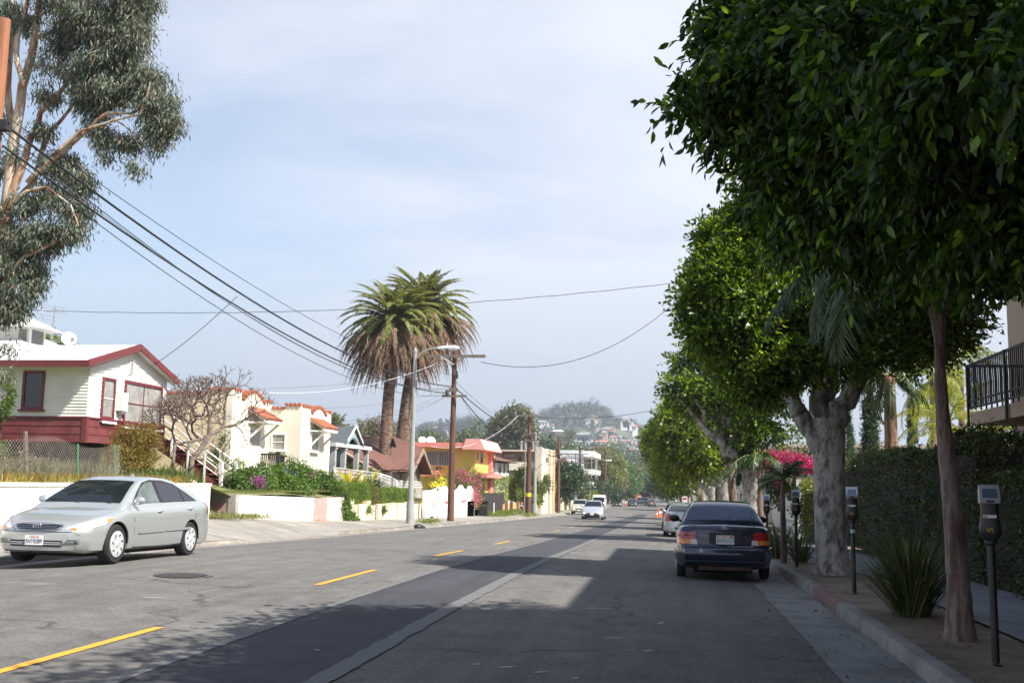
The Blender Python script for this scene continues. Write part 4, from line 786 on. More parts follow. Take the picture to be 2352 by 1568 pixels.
def boxhedge(name, label, x0, x1, y0, y1, z0, z1, mat, n, L=.06, seed=1, grp=None, per=7, amp=.09, gs=1.4):
    t = empty(name, ((x0+x1)/2, (y0+y1)/2, z0), label, 'hedge', grp); rs4 = np.random.RandomState(seed); mb = MB(); mb.box(x0+.12, x1-.12, y0+.12, y1-.12, z0-.1, z1-.12); obj('branches', mb, M('hedge_inside_shade', (.02, .025, .01), .95), t)  # solid near-black core paints the shade behind the hedge leaves
    sx, sy, sz = x1-x0, y1-y0, z1-z0; ar = np.array([sy*sz, sx*sz, sx*sy]); f_ = rs4.choice(3, size=n, p=ar/ar.sum()); P = np.stack([rs4.uniform(x0, x1, n), rs4.uniform(y0, y1, n), rs4.uniform(z0, z1, n)], 1); Nn = np.zeros((n, 3))
    for k in range(n):
        if f_[k] == 0: P[k, 0] = x1 if rs4.rand() < .8 else x0; Nn[k, 0] = 1
        elif f_[k] == 1: P[k, 1] = y0 if rs4.rand() < .8 else y1; Nn[k, 1] = -1
        else: P[k, 2] = z1; Nn[k, 2] = 1
    P += rs4.normal(size=P.shape)*.05; P += Nn*(snoise(P, gs, seed)*amp-.03)[:, None]; P = np.repeat(P, per, 0); Nn = np.repeat(Nn, per, 0); P += rs4.normal(size=P.shape)*.06
    V, Fq = leaf_geo(P, Nn*.8+rs4.normal(size=P.shape)*.8, rs4.normal(size=P.shape)+Nn*.8, L*(.6+.7*rs4.rand(len(P))), L*.5*(.7+.5*rs4.rand(len(P))), 'quad', .1); npobj('foliage', V, Fq, mat, t); return t
def hz(px, X, y, Y=None): return onX(px, y, X).z
G_ = 'clipped hedges above the low cream wall'
boxhedge('clipped_hedge', 'largest clipped green hedge at the left end of the low cream wall', -15.3, -14.15, 44.8, 49.2, .15, 1.35, mClip, 2600, .06, 41, G_); boxhedge('clipped_hedge', 'reddish narrow clipped hedge between the two green ones', -15.1, -14.2, 49.3, 50.6, .15, 1.15, leafmat('red_hedge_leaf', (.1, .08, .03), (.28, .2, .07), .3), 700, .06, 42, G_)
boxhedge('clipped_hedge', 'dark middle clipped hedge above the low cream wall', -15.2, -14.2, 50.8, 53.2, .15, 1.1, mClip, 1300, .06, 43, G_); boxhedge('clipped_hedge', 'rounded clipped hedge just left of the grey lamp post', -15.2, -14.15, 53.4, 57.6, .1, 1.1, mClip, 1900, .06, 44, G_)
mWIron = M('white_iron', (.78, .77, .74), .5, .05, 5); wi = empty('iron_fence', (-15.8, 55, 1), 'white iron picket fence with ball finials in front of the palm trunks', 'fence')
mb = MB(); yy = 48.5
while yy < 66.5:
    zt_ = interp(yy, [(48, 2.12), (56, 1.95), (59, 1.72), (60, 1.55), (67, 1.5)]); zb_ = interp(yy, [(48, .75), (58, .55), (67, .5)]); mb.box(-15.815, -15.785, yy-.015, yy+.015, zb_, zt_); mb.ball((-15.8, yy, zt_+.04), .045, 6, 5); yy += .22
obj('pickets', mb, mWIron, wi); mb = MB()
for (d0) in (-.12, -.3): mb.tube([(-15.8, 48.4, 2.12+d0), (-15.8, 56, 1.95+d0), (-15.8, 59, 1.72+d0), (-15.8, 60, 1.55+d0), (-15.8, 66.6, 1.5+d0)], .02, 4)
mb.tube([(-15.8, 48.4, .85), (-15.8, 58, .65), (-15.8, 66.6, .6)], .02, 4); obj('rails', mb, mWIron, wi)
for y in (48.4, 52.8, 56.5, 60): mb = MB(); zt_ = interp(y, [(48, 2.2), (56, 2.05), (60, 1.65)]); mb.box(-15.85, -15.75, y-.05, y+.05, .4, zt_); obj('post', mb, mWIron, wi)
mb = MB(); mb.box(-15.9, -15.7, 56.6, 60.4, -.5, .62); gb = obj('block_wall', mb, mGrBlk, origin=(-15.8, 58.5, -.5), label='grey block wall under the white iron fence behind the lamp post', cat='wall'); mb = MB(); mb.box(-15.93, -15.67, 56.5, 60.45, .62, .70); obj('cap', mb, M('brick_cap', (.4, .16, .12), .8), gb)
# white arched wall with gate
aw = empty('arched_wall', (-14, 67, -.7), 'bright white wall with pointed arched tops behind the brown utility pole', 'wall'); mWW = M('bright_white_paint', (.86, .86, .83), .8, .03, 1.5, dirt=(.75, .73, .68))
def wal(px0, px1, ytop, X=-14.0): return pxX(px0, X), pxX(px1, X)
def c6x(x): return c6(x, 0)[0]
def zc6(x, y, X=-14.0): return onX(*c6(x, y), X).z
def awp(x0, x1, top, name='panel', dx=0, peak=None):
    a, b = pxX(c6x(x0), -14.0), pxX(c6x(x1), -14.0); zb_ = lw(-14, a)-.4; mb = MB(); zt_ = zc6((x0+x1)/2, top)
    p = [(a, zb_), (b, zb_), (b, zt_)]
    if peak: m__ = (a+b)/2; zp = zc6((x0+x1)/2, peak); p += arc(b, zt_, m__, zp, m__+.15*(b-a), zt_+.1, 5)[1:]+arc(m__, zp, a, zt_, m__-.15*(b-a), zt_+.1, 5)[1:]
    else: p += [(a, zt_)]
    mb.prism(p, 0, -14.22, -14.0+dx); return obj(name, mb, mWW, aw)
awp(1080, 1128, 1060); awp(1225, 1360, 1072, peak=1010, dx=.02); awp(1361, 1404, 1070); awp(1405, 1610, 1180); awp(1412, 1530, 1065, peak=1005, dx=.02); awp(1531, 1608, 1065, peak=1010)
for (x0, x1, y0, y1) in ((1280, 1350, 1095, 1170), (1465, 1515, 1095, 1160)):
    a, b = pxX(c6x(x0), -14), pxX(c6x(x1), -14); z1_, z0_ = zc6(x0, y0), zc6(x0, y1); mb = MB(); k = 6
    for i in range(k): y = lerp(a, b, (i+.5)/k); mb.box(-13.98, -13.955, y-.03, y+.03, z0_, z1_-.12*abs(i-2.5)); 
    o_ = obj('grille', mb, M('pale_green_iron', (.5, .6, .5), .6, .2, 6), aw); mb = MB(); mb.box(-13.99, -13.9, a-.1, b+.1, z0_-.12, z0_-.03); obj('sill', mb, mPinkP, o_)
gt = empty('iron_gate', (-14, 62, -.7), 'white arched iron gate with coloured ornaments set in the white wall', 'gate'); a, b = pxX(c6x(1132), -14), pxX(c6x(1208), -14); mb = MB(); mb.box(-14.1, -14.04, a, b, lw(-14, a)+.08, zc6(1170, 1075)); m__ = (a+b)/2; mb.prism([(a, zc6(1170, 1075)), (b, zc6(1170, 1075)), (m__, zc6(1170, 1045))], 0, -14.1, -14.04); obj('leaf', mb, mWW, gt)
mb = MB(); mb.box(-14.04, -14.01, m__-.06, m__+.12, zc6(1150, 1235), zc6(1150, 1150)); obj('red_ornament', mb, M('dull_red', (.5, .15, .15), .6), gt); mb = MB(); mb.prism([(m__-.15, zc6(1150, 1135)), (m__+.25, zc6(1150, 1135)), (m__+.05, zc6(1150, 1100))], 0, -14.04, -14.01); obj('green_ornament', mb, M('soft_green', (.3, .5, .38), .6), gt)
mb = MB(); a, b = pxX(c6x(1184), -14), pxX(c6x(1235), -14)
for y in (a, b-.12): mb.box(-14.1, -13.98, y, y+.12, lw(-14, y)-.1, zc6(1210, 1022))
mb.box(-14.1, -13.98, a, b, zc6(1210, 1036), zc6(1210, 1022)); obj('gate_frame', mb, mWW, gt)
# flowering shrubs around it
mRose = leafmat('bougainvillea_bract', (.35, .06, .16), (.6, .18, .25), .35, .7)
def fl(name, label, cat, bl, fb, mat, fm, seed, n=500, L=.11, grp=None, nf=120):
    t = shrub(name, label, cat, bl, mat, n, 8, L, L*.6, seed, grp, spread=.16); crown('flowers', fb, nf, 6, .1, .1, fm, t, seed+1, spread=.1, gap=-1); return t
fl('bougainvillea', 'straggling pink bougainvillea beside the yellow building', 'shrub', [oX(*c6(1450, 960), -15.2, .9, 1.6, .9), oX(*c6(1560, 930), -15.0, .8, 1.5, .8), oX(*c6(1380, 990), -15, .5, 1, .6), oX(*c6(1620, 1080), -14.2, .5, 1.2, .9), oX(*c6(1620, 1170), -14, .5, 1.2, .6)], [oX(*c6(1640, 1090), -13.8, .3, 1, .9), oX(*c6(1600, 950), -14.4, .4, 1.2, .5), oX(*c6(1480, 900), -14.6, .5, 1.5, .5), oX(*c6(1610, 1170), -13.8, .4, 1, .5)], leafmat('bougain_leaf', (.06, .09, .02), (.22, .24, .07), .35), mRose, 51, 750, .12, nf=220)
fl('flowering_shrub', 'bush with bright yellow flowers behind the white gate', 'shrub', [oX(*c6(1220, 1000), -14.9, .5, 1.4, .5), oX(*c6(1290, 1010), -14.8, .4, 1, .4)], [oX(*c6(1200, 985), -14.5, .3, 1, .35), oX(*c6(1330, 1030), -14.3, .3, .7, .3), oX(*c6(1240, 970), -14.5, .3, .8, .3)], mVine, leafmat('yellow_flower', (.7, .6, .03), (.8, .7, .08), .3), 53, 260, .1, nf=70)
shrub('shrub', 'orange-tipped shrub under the yellow building window', 'shrub', [oX(*c6(1190, 910), -16.5, .8, 1.5, .5), oX(*c6(1150, 790), -19, .5, .4, .6)], leafmat('orange_leaf', (.3, .10, .02), (.45, .22, .04), .3, third=(.5, .4, .05)), 200, 7, .13, .07, 55, spread=.15, gap=-.2)
for (x, y, X, L, lb, m_x) in ((985, 1000, -15.2, 1.1, 'x', 0),): pass
mBan = leafmat('banana_leaf', (.20, .26, .03), (.55, .48, .07), .5); mCyc = leafmat('cycad_leaf', (.03, .07, .03), (.09, .15, .05), .3)
for (px, py, X, L, n, lb, m_x, w_) in ((800, 1110, -14.9, 1.25, 9, 'yellow-leaved banana plant at the left end of the white iron fence', mBan, .3), (835, 1118, -15.0, .9, 10, 'yellow-green broad-leaved plant low behind the clipped hedge', mBan, .22), (850, 1105, -15.3, 1.1, 9, 'bright green banana plant behind the white pickets', mBan, .26)):
    p = onX(px, py, X); straps('banana_plant', lb, 'plant', (p.x, p.y, p.z-.2), n, L, w_, m_x, int(px), None, (.3, 1.45))
p = onX(858, 1128, -14.9); straps('cycad', 'dark spiky cycad in front of the white iron fence', 'plant', (p.x, p.y, p.z), 220, 1.15, .035, mCyc, 61, None, (-.1, 1.3))
shrub('shrub', 'leafy shrub behind the left pickets of the iron fence', 'shrub', [oX(800, 1085, -16.8, .8, 1.2, .5), oX(840, 1090, -16.8, .8, 1.2, .5)], leafmat('yg_leaf', (.07, .12, .02), (.25, .3, .04), .4), 300, 8, .12, .07, 62, spread=.14)
# ---- canary palms
mFrond = leafmat('palm_leaflet', (.085, .115, .028), (.25, .26, .06), .4, .5, .5, third=(.34, .33, .12), spec=.3); mDeadF = leafmat('dead_frond', (.10, .055, .035), (.30, .19, .12), .2, .8, .8); 
def palmbark(name, a, b_):
    m, n, b, o = newmat(name); v = pos(n); s = n.nodes.new('ShaderNodeMapping'); s.inputs['Scale'].default_value = (1, 1, 3.2); n.links.new(v, s.inputs[0]); t = n.nodes.new('ShaderNodeTexVoronoi'); t.inputs['Scale'].default_value = 3.6; n.links.new(s.outputs[0], t.inputs[0])
    n.links.new(ramp(n, t.outputs[0], [(.1, b_), (.75, a)]), b.inputs[0]); b.inputs['Roughness'].default_value = .95; bump(n, b, t.outputs[0], -1.0, .12); return m
mPB = palmbark('canary_palm_bark', (.075, .045, .03), (.27, .175, .125))
def canary(base, H, lean, seed, label, grp, r=.36, RL=4.3):
    t = empty('date_palm', base, label, 'palm tree', grp); rs5 = np.random.RandomState(seed); top = Vector(base)+Vector((lean[0], lean[1], H)); pts = [Vector(base)-Vector((0, 0, .3))]; rad = [r*1.6]; 
    for i in range(15): f = (i+1)/15; pts.append(Vector(base).lerp(top, f)+Vector((lean[0], lean[1], 0))*(-.35*sin(pi*f))); rad.append(r*(1.45-.55*f) if f < .35 else r*(1.26-.32*f))
    mb = MB(); mb.tube(pts, rad, 18); obj('trunk', mb, mPB, t, smooth='all'); mb = MB(); mb.ball((top.x, top.y, top.z-.2), (.8, .8, 1.2), 14, 9); obj('crown_base', mb, mDeadF, t)
    sp1 = []
    for i in range(125):
        u = (i+.5)/125; el = 1.5-1.75*u**.85+rs5.normal()*.08; sp1.append((rs5.rand()*2*pi, el, RL*(.85+.22*rs5.rand()), 1.15+.6*u+.3*rs5.rand()))
    V, Fq, st_ = fronds(rs5, (top.x, top.y, top.z+.3), sp1, 64, .115, .07, .05, .32, .5); npobj('fronds', V, Fq, mFrond, t); obj('frond_stems', st_, M('frond_rachis', (.25, .24, .08), .6), t)
    sp2 = [(rs5.rand()*2*pi, e_, RL*(.86+.3*rs5.rand()), min(1.45+e_, rs5.uniform(1.5, 2.0))) for e_ in rs5.uniform(-.75, .42, 260)]
    V, Fq, st_ = fronds(rs5, (top.x, top.y, top.z-.35), sp2, 26, .085, .075, .05, .8, -.1); npobj('dead_fronds', V, Fq, mDeadF, t); obj('dead_stems', st_, M('dead_rachis', (.20, .12, .08), .9), t)
    return t
G_ = 'pair of tall date palms'
zg = 0.0; pp = onX(883, 1090, -17.2); print('palm', pp)
canary((pp.x, pp.y, .3), 10.6, (.35, .0), 1, 'front left date palm with the fuller crown and a skirt of dead fronds', G_, .33, 4.0)
pq = onX(921, 1100, -17.2); canary((pq.x, pq.y, .2), 12.3, (1.15, .3), 2, 'rear right date palm leaning behind the grey lamp post', G_, .36, 4.1)
# ============================================================ RIGHT SIDE
def oY(x, y, Y, r, ry=None, rz=None):
    """ellipsoid limb seen at picture point (x,y) standing at street distance Y; r in metres"""
    p = onY(x, y, Y); return (p.x, p.y, p.z, r, ry or r, rz or r*.85)
def barkmat(name, a, b_, s=5, sp=(1, 1, .35)):
    m, n, b, o = newmat(name); v = pos(n); k = n.nodes.new('ShaderNodeMapping'); k.inputs['Scale'].default_value = sp; n.links.new(v, k.inputs[0])
    f = nz(n, s, 7, .72, k.outputs[0]); n.links.new(ramp(n, f, [(.36, b_), (.47, tuple((x+y)/2 for x, y in zip(a, b_))), (.56, a)]), b.inputs[0]); b.inputs['Roughness'].default_value = .9; bump(n, b, nz(n, s*3, 6, .7, k.outputs[0]), .7, .03); return m
mFBark = barkmat('ficus_bark', (.46, .43, .39), (.07, .06, .052), 7, (1, 1, .5)); mFic = leafmat('ficus_leaf', (.030, .07, .009), (.17, .28, .025), .52, .34, 1.8, third=(.36, .44, .06)); mFicN = leafmat('near_ficus_leaf_shade', (.010, .026, .005), (.07, .145, .015), .5, .3, 3.0, third=(.24, .38, .05)); mFicY = leafmat('fresh_ficus_leaf', (.07, .13, .012), (.26, .36, .03), .55, .35, 1.2, third=(.42, .46, .06))  # near copy holds dark crown interior and lit leaves in its random leaf colours
def ficus(label, base, trunk_pts, rads, limbs, layers, group='fig trees in the right planting strip', tw=None):
    t = empty('fig_tree', base, label, 'tree', group); mb = MB()
    b = Vector(base); n = 20; rings = []; pts = [Vector(p) for p in trunk_pts]
    vs = []; fs = []
    for i, p in enumerate(pts):
        for j in range(n):
            a = 2*pi*j/n; fl_ = 1+(.30*max(0, 1-i/3.)**2)*(1+.5*cos(5*a+1)+.3*cos(3*a)); r = rads[i]*fl_*(1+.06*sin(3*a+i*.7)+.05*noise.noise(Vector((a*2, i*.8, b.y)))); vs.append((p.x+r*cos(a), p.y+r*sin(a), p.z))
    for i in range(len(pts)-1):
        for j in range(n): fs.append((i*n+j, i*n+(j+1) % n, (i+1)*n+(j+1) % n, (i+1)*n+j))
    mb.add(vs, fs); obj('trunk', mb, mFBark, t, smooth='all'); mb = MB()
    for k, (p, q, r0, r1) in enumerate(limbs): limb(mb, p, q, r0, r1, k, .12, 10, 7)
    obj('limbs', mb, mFBark, t, smooth='all')
    for i, (bl, kw) in enumerate(layers): crown('crown', bl, parent=t, **kw)
    return t
# tree over the camera (trunk just right of the frame)
za = ground(4, 6); ta = (4.1, 6.2, za)
A_vis = [oY(*q) for q in [(1700, 20, 8.2, .34), (1645, 60, 8.2, .16, .16, .12), (1615, 95, 8.1, .10, .1, .08), (1660, 120, 8.1, .2), (1780, 90, 8, .55), (1720, 190, 8, .42), (1680, 215, 7.8, .18, .18, .13), (1625, 205, 7.6, .16, .16, .11), (1568, 205, 7.5, .11, .11, .06), (1562, 265, 7.5, .12, .12, .12), (1635, 240, 7.6, .15, .15, .1), (1535, 288, 7.4, .05, .05, .05), (1720, 300, 8, .26), (1705, 350, 8, .12, .12, .14), (1720, 370, 8.1, .1, .1, .12), (1790, 300, 8, .5), (1780, 400, 8.4, .2), (1760, 450, 8.6, .16, .16, .13), (1742, 470, 8.6, .08, .08, .1), (1860, 160, 7.6, .7), (1880, 400, 8, .5), (1850, 500, 8.8, .3), (1800, 480, 8.8, .16, .16, .2), (2000, 300, 7.6, .75), (2020, 475, 8, .5), (1950, 535, 8.6, .3), (1990, 595, 8.6, .16, .16, .22), (2150, 150, 7, .85), (2150, 420, 7.4, .7), (2120, 485, 8, .36), (2080, 575, 8.3, .16, .16, .22), (2160, 585, 8.2, .14, .14, .16), (2250, 445, 7.2, .45), (2330, 505, 7, .3), (2300, 250, 6.4, .8), (2330, 450, 6.6, .6), (2230, 565, 8, .2), (2290, 575, 7.6, .16, .16, .12), (2210, 60, 5.2, .35), (1960, 90, 5.6, .3, .3, .2), (2330, 120, 4.8, .3), (2080, 240, 5.8, .22, .22, .2)]]
A_fill = [(2.1, 9.6, 5.3, .9, 1.1, .9), (2.7, 9.8, 5.4, 1.2, 1.4, 1.4), (3.6, 9.6, 5.2, 1.5, 1.4, 1.6), (4.6, 8.5, 5, 1.6, 1.8, 1.6), (2.8, 10.4, 4.2, .7, .8, .5), (4.2, 10.5, 4.3, 1.2, 1.0, .8)]
A_up = [(3.6, 5.3, 6.6, 1.5, 2.2, 1.0), (3.3, 2.9, 6.4, 1.2, 1.8, .8), (1.7, 7.9, 6.0, .8, 1.1, .5), (1.7, 9.1, 5.9, 1.2, 1.4, .7), (3.5, 5.3, 7.2, 2.0, 3.2, 1.3), (4, 1.3, 6.8, 2.4, 2.5, 1.5), (3.0, 0.3, 6.0, 1.6, 2, .8), (2.2, -3.2, 6.2, 1.6, 1.6, .8), (3.0, 8.8, 6.6, 1.6, 1.5, 1.0)]
ficus('huge dark fig tree whose leafy boughs hang over the right foreground', ta, [(4.1, 6.2, za-.3), (4.1, 6.2, za+.1), (4.1, 6.2, za+.4), (4.05, 6.2, za+.9), (4.0, 6.25, za+1.6), (3.95, 6.3, za+2.4)], [.5, .42, .38, .34, .33, .36],
      [((3.95, 6.3, 2.4), (2.3, 8.6, 5.0), .2, .06), ((3.95, 6.3, 2.4), (3.2, 5.2, 6.0), .2, .07), ((3.95, 6.3, 2.5), (5.6, 7, 6), .2, .06), ((2.9, 7.6, 4.0), (1.2, 8.6, 5.0), .07, .02), ((3.5, 7.2, 3.6), (3.4, 9.6, 4.6), .08, .03)],
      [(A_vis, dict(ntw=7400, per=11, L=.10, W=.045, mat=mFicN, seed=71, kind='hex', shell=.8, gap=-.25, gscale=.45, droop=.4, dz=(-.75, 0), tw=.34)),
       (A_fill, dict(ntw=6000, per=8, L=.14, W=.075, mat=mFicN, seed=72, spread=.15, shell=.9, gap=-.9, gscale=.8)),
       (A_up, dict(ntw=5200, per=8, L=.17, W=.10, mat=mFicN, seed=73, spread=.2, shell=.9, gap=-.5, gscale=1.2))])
# second tree
zb = ground(3, 19.9); P18 = lambda x, y, Y=19.9: onY(x, y, Y)
tb = P18(1912, 1305); bx = 2.88
tp = [(bx+.02, 19.9, zb-.25), (bx+.02, 19.9, zb+.05), (bx+.0, 19.9, zb+.3), (bx-.03, 19.9, zb+.8), (bx-.02, 19.9, zb+1.5), (bx+.0, 19.9, zb+2.1), (bx, 19.9, zb+2.55), (bx, 19.9, zb+2.8)]
B1 = [oY(1666, 570, 18, .55), oY(1636, 545, 18, .3), oY(1720, 520, 18.5, .6), oY(1760, 470, 18.5, .45), oY(1616, 600, 17.8, .3), oY(1611, 690, 17.6, .4), oY(1666, 640, 17.8, .65), oY(1601, 760, 17.6, .3, rz=.2), oY(1666, 760, 17.8, .65), oY(1740, 640, 18, .85), oY(1700, 700, 17.5, .6), oY(1700, 850, 17.8, .42), oY(1740, 880, 17.8, .4), oY(1760, 800, 17.8, .65), oY(1840, 840, 18, .5), oY(1850, 540, 19, .9), oY(1860, 700, 18.2, .9), oY(1950, 600, 19, 1.0), oY(1950, 780, 18.5, .7), oY(2050, 650, 19, 1.0), oY(2050, 800, 19, .55), oY(2140, 740, 19.5, .8), oY(1668, 530, 18.6, .4), oY(1636, 830, 17.7, .22)]
Bup = [(2.7, 18.6, 7.0, 1.0, 1.8, .8), (3.2, 19, 7.3, 2.0, 2.2, 1.2), (4.5, 19, 6.3, 1.8, 2.2, 1.4), (1.5, 19.8, 5.4, .8, 1.3, .9), (2.6, 20.6, 5.3, 2.2, 1.2, 1.4), (4.6, 21, 5.0, 1.4, 1.2, 1.0)]
F0 = (bx, 19.9, zb+2.5)
ficus('fig tree with a thick pale mottled trunk forking beside the second parking meter', (bx, 19.9, zb), tp, [.38, .32, .285, .265, .265, .28, .31, .29],
      [((bx-.1, 19.85, zb+2.2), P18(1838, 950), .20, .16), (P18(1838, 950), P18(1795, 865), .16, .12), (P18(1795, 865), P18(1700, 700), .12, .04), (F0, P18(1868, 850, 20.2), .20, .12), (P18(1868, 850, 20.2), P18(1850, 700, 20.2), .12, .05), (F0, P18(1975, 860, 19.8), .22, .16), (P18(1975, 860, 19.8), P18(2010, 760, 19.8), .16, .07), (F0, P18(1915, 800, 20.8), .2, .1), (P18(1975, 860, 19.8), P18(2100, 760, 20.4), .09, .03), (P18(1850, 700, 20.2), P18(1750, 560, 20.2), .05, .02)],
      [(B1, dict(ntw=12000, per=9, L=.105, W=.054, mat=mFic, seed=81, shell=.65, gap=-.22, gscale=.6, dz=(-.1, .3), tw=.36)), (Bup, dict(ntw=4200, per=8, L=.15, W=.085, mat=mFic, seed=82, spread=.16, shell=.8, gap=-.6))])
def ficus_simple(label, Y, px, h, blobs, mat, n, L, seed, tr=.33, X=None, per=8, **kw):
    X = X or 2.9; z0 = ground(X, Y); rs_ = random.Random(seed); cx = sum(b[0] for b in blobs)/len(blobs)
    tp = [(X, Y, z0-.3), (X, Y, z0+.1), (X, Y, z0+.6), (X+.03, Y, z0+1.3), (X, Y, z0+2.0), (X, Y, z0+2.5)]
    lm = [((X, Y, z0+2.1), (b[0], b[1], b[2]), tr*.42, .04) for b in blobs[:6]]
    return ficus(label, (X, Y, z0), tp, [tr*1.3, tr*1.12, tr, tr*.95, tr, tr*.95], lm, [(blobs, dict(ntw=n, per=per, L=L, W=L*.55, mat=mat, seed=seed, shell=.7, gap=-.3, gscale=.9, dz=(-.1, .3), tw=L*3, **kw))])
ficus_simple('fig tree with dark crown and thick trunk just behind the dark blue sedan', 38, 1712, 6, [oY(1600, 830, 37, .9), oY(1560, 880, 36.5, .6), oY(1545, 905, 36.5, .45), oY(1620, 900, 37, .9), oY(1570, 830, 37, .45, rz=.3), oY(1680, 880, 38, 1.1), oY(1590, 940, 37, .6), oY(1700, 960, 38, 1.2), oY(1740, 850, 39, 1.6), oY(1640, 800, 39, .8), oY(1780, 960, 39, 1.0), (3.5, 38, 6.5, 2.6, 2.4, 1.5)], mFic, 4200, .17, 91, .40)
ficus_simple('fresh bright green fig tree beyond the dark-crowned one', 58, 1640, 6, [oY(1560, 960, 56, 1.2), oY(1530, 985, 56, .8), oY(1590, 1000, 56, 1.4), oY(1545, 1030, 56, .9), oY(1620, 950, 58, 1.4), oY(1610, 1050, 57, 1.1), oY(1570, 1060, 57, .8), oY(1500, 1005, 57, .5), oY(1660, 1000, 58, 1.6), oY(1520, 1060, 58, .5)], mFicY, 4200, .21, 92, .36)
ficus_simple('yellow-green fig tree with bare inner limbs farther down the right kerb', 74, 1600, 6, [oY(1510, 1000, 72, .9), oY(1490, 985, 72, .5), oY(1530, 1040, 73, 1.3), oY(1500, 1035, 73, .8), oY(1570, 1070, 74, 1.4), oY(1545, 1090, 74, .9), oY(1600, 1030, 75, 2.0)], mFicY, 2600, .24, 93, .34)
ficus_simple('dark fig tree low over the parked white pickup', 100, 1600, 5, [oY(1540, 1095, 98, 1.4), oY(1570, 1075, 100, 2.0), oY(1520, 1070, 100, .9), oY(1600, 1060, 102, 2.4), oY(1555, 1120, 100, .9)], mFic, 2200, .3, 94, .34)
ficus_simple('distant dull green street tree at the far right kerb', 170, 1570, 5, [oY(1535, 1105, 165, 2.0), oY(1515, 1110, 168, 1.4), oY(1560, 1090, 170, 3.0)], leafmat('dull_leaf', (.04, .07, .03), (.10, .15, .06), .3), 1000, .5, 95, .35)
for i, (Y, px, py, r, lb) in enumerate([(230, 1530, 1108, 2.6, 'far street tree behind the distant white van'), (290, 1528, 1110, 3.0, 'farthest grey-green tree on the right side of the street')]):
    ficus_simple(lb, Y, px, 5, [oY(px, py, Y, r), oY(px+12, py-8, Y+5, r*1.2), oY(px-8, py+3, Y, r*.7)], leafmat('far_leaf', (.05, .08, .04), (.12, .16, .07), .3), 600, .7, 96+i, .35, X=4)
# palms by the kerb
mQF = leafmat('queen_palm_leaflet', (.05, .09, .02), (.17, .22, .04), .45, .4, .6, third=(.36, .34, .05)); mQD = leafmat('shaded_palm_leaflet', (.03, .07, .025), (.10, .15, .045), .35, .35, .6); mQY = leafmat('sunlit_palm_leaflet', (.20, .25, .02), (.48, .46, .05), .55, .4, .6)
mPalmT = barkmat('palm_trunk_bark', (.24, .17, .13), (.10, .055, .04), 6, (.8, .8, .25))
def palm(label, base, H, r, seed, nf=16, RL=2.6, mat=mQF, el=(-.4, 1.35), name='palm_tree', grp='feathery palms along the right side', bark=None, lean=(0, 0), leafl=.2, lw_=.035, nl=55, bend=(1.0, 1.8), azr=None):
    t = empty(name, base, label, 'palm tree', grp); rs5 = np.random.RandomState(seed); top = Vector(base)+Vector((lean[0], lean[1], H)); mb = MB()
    pts = [Vector(base).lerp(top, i/10)-(Vector((0, 0, .2)) if i == 0 else Vector()) for i in range(11)]; mb.tube(pts, [r*(1.35 if i == 0 else 1.15-.4*i/10)*(1+.05*(i % 2)) for i in range(11)], 14); obj('trunk', mb, bark or mPalmT, t, smooth='all')
    sp_ = [((azr[0]+(azr[1]-azr[0])*rs5.rand()) if azr else rs5.rand()*2*pi, rs5.uniform(*el), RL*(.8+.35*rs5.rand()), rs5.uniform(*bend)) for _ in range(nf)]
    V, Fq, st_ = fronds(rs5, tuple(top), sp_, nl, leafl, lw_, .03, .75, .2); npobj('fronds', V, Fq, mat, t); obj('frond_stems', st_, M('green_rachis', (.14, .16, .05), .6), t, smooth='all'); return t
z10 = ground(3, 11.2); yp = empty('young_palm', (2.85, 11.24, z10), 'young palm with ringed reddish trunk between the grass clump and the nearest meter', 'palm tree'); mb = MB()
prof = [(1.30, -.15), (1.28, .02), (1.18, .1), (1.06, .25), (1.0, .32), (1.03, .36), (.92, .5), (.88, .62), (.95, .66), (.84, .9), (.78, 1.2), (.74, 1.5), (.68, 1.52), (.70, 1.8), (.60, 2.1), (.52, 2.35), (.55, 2.37), (.44, 2.7), (.36, 3.1), (.30, 3.12), (.24, 3.5)]
mb.tube([(2.85-.03*h+.02*sin(h*2), 11.24, z10+h) for (_, h) in prof], [.122*a for (a, h) in prof], 18); 
m, n, b, o = newmat('young_palm_bark'); v = pos(n); kk = n.nodes.new('ShaderNodeMapping'); kk.inputs['Scale'].default_value = (1.2, 1.2, .22); n.links.new(v, kk.inputs[0]); c_ = ramp(n, nz(n, 6, 6, .65, kk.outputs[0]), [(.30, (.06, .03, .024)), (.43, (.15, .08, .06)), (.53, (.27, .21, .175)), (.62, (.13, .07, .055)), (.72, (.30, .26, .23))]); n.links.new(c_, b.inputs[0]); b.inputs['Roughness'].default_value = .8; bump(n, b, nz(n, 20, 5, .7, kk.outputs[0]), .5, .02); mYPB = m
obj('trunk', mb, mYPB, yp, smooth='all'); mb = MB()
for k in range(26): a = k*.9; h = .02+.022*k; mb.tube([(2.95+.165*1.2*cos(a+j*.5), 10.3+.165*1.2*sin(a+j*.5), z10+h+.012*sin(j)) for j in range(0)], .01) if 0 else None
tp_ = Vector((2.76, 11.24, z10+3.3)); rs5 = np.random.RandomState(17); spc = []
mbp = MB()
for (az, el, L) in [(1.6, 1.25, 2.4), (2.5, 1.35, 2.6), (3.1, 1.30, 2.6), (.2, 1.3, 2.4), (-1.2, 1.35, 2.3)]: 
    d = Vector((cos(az)*cos(el), sin(az)*cos(el), sin(el))); mbp.tube([tp_-Vector((0, 0, .4)), tp_+d*.3, tp_+d*.9, tp_+d*1.6], [.05, .04, .025, .014], 6)
obj('leaf_stalks', mbp, mYPB, yp); hub = tp_+Vector((-.15, 0, .75))
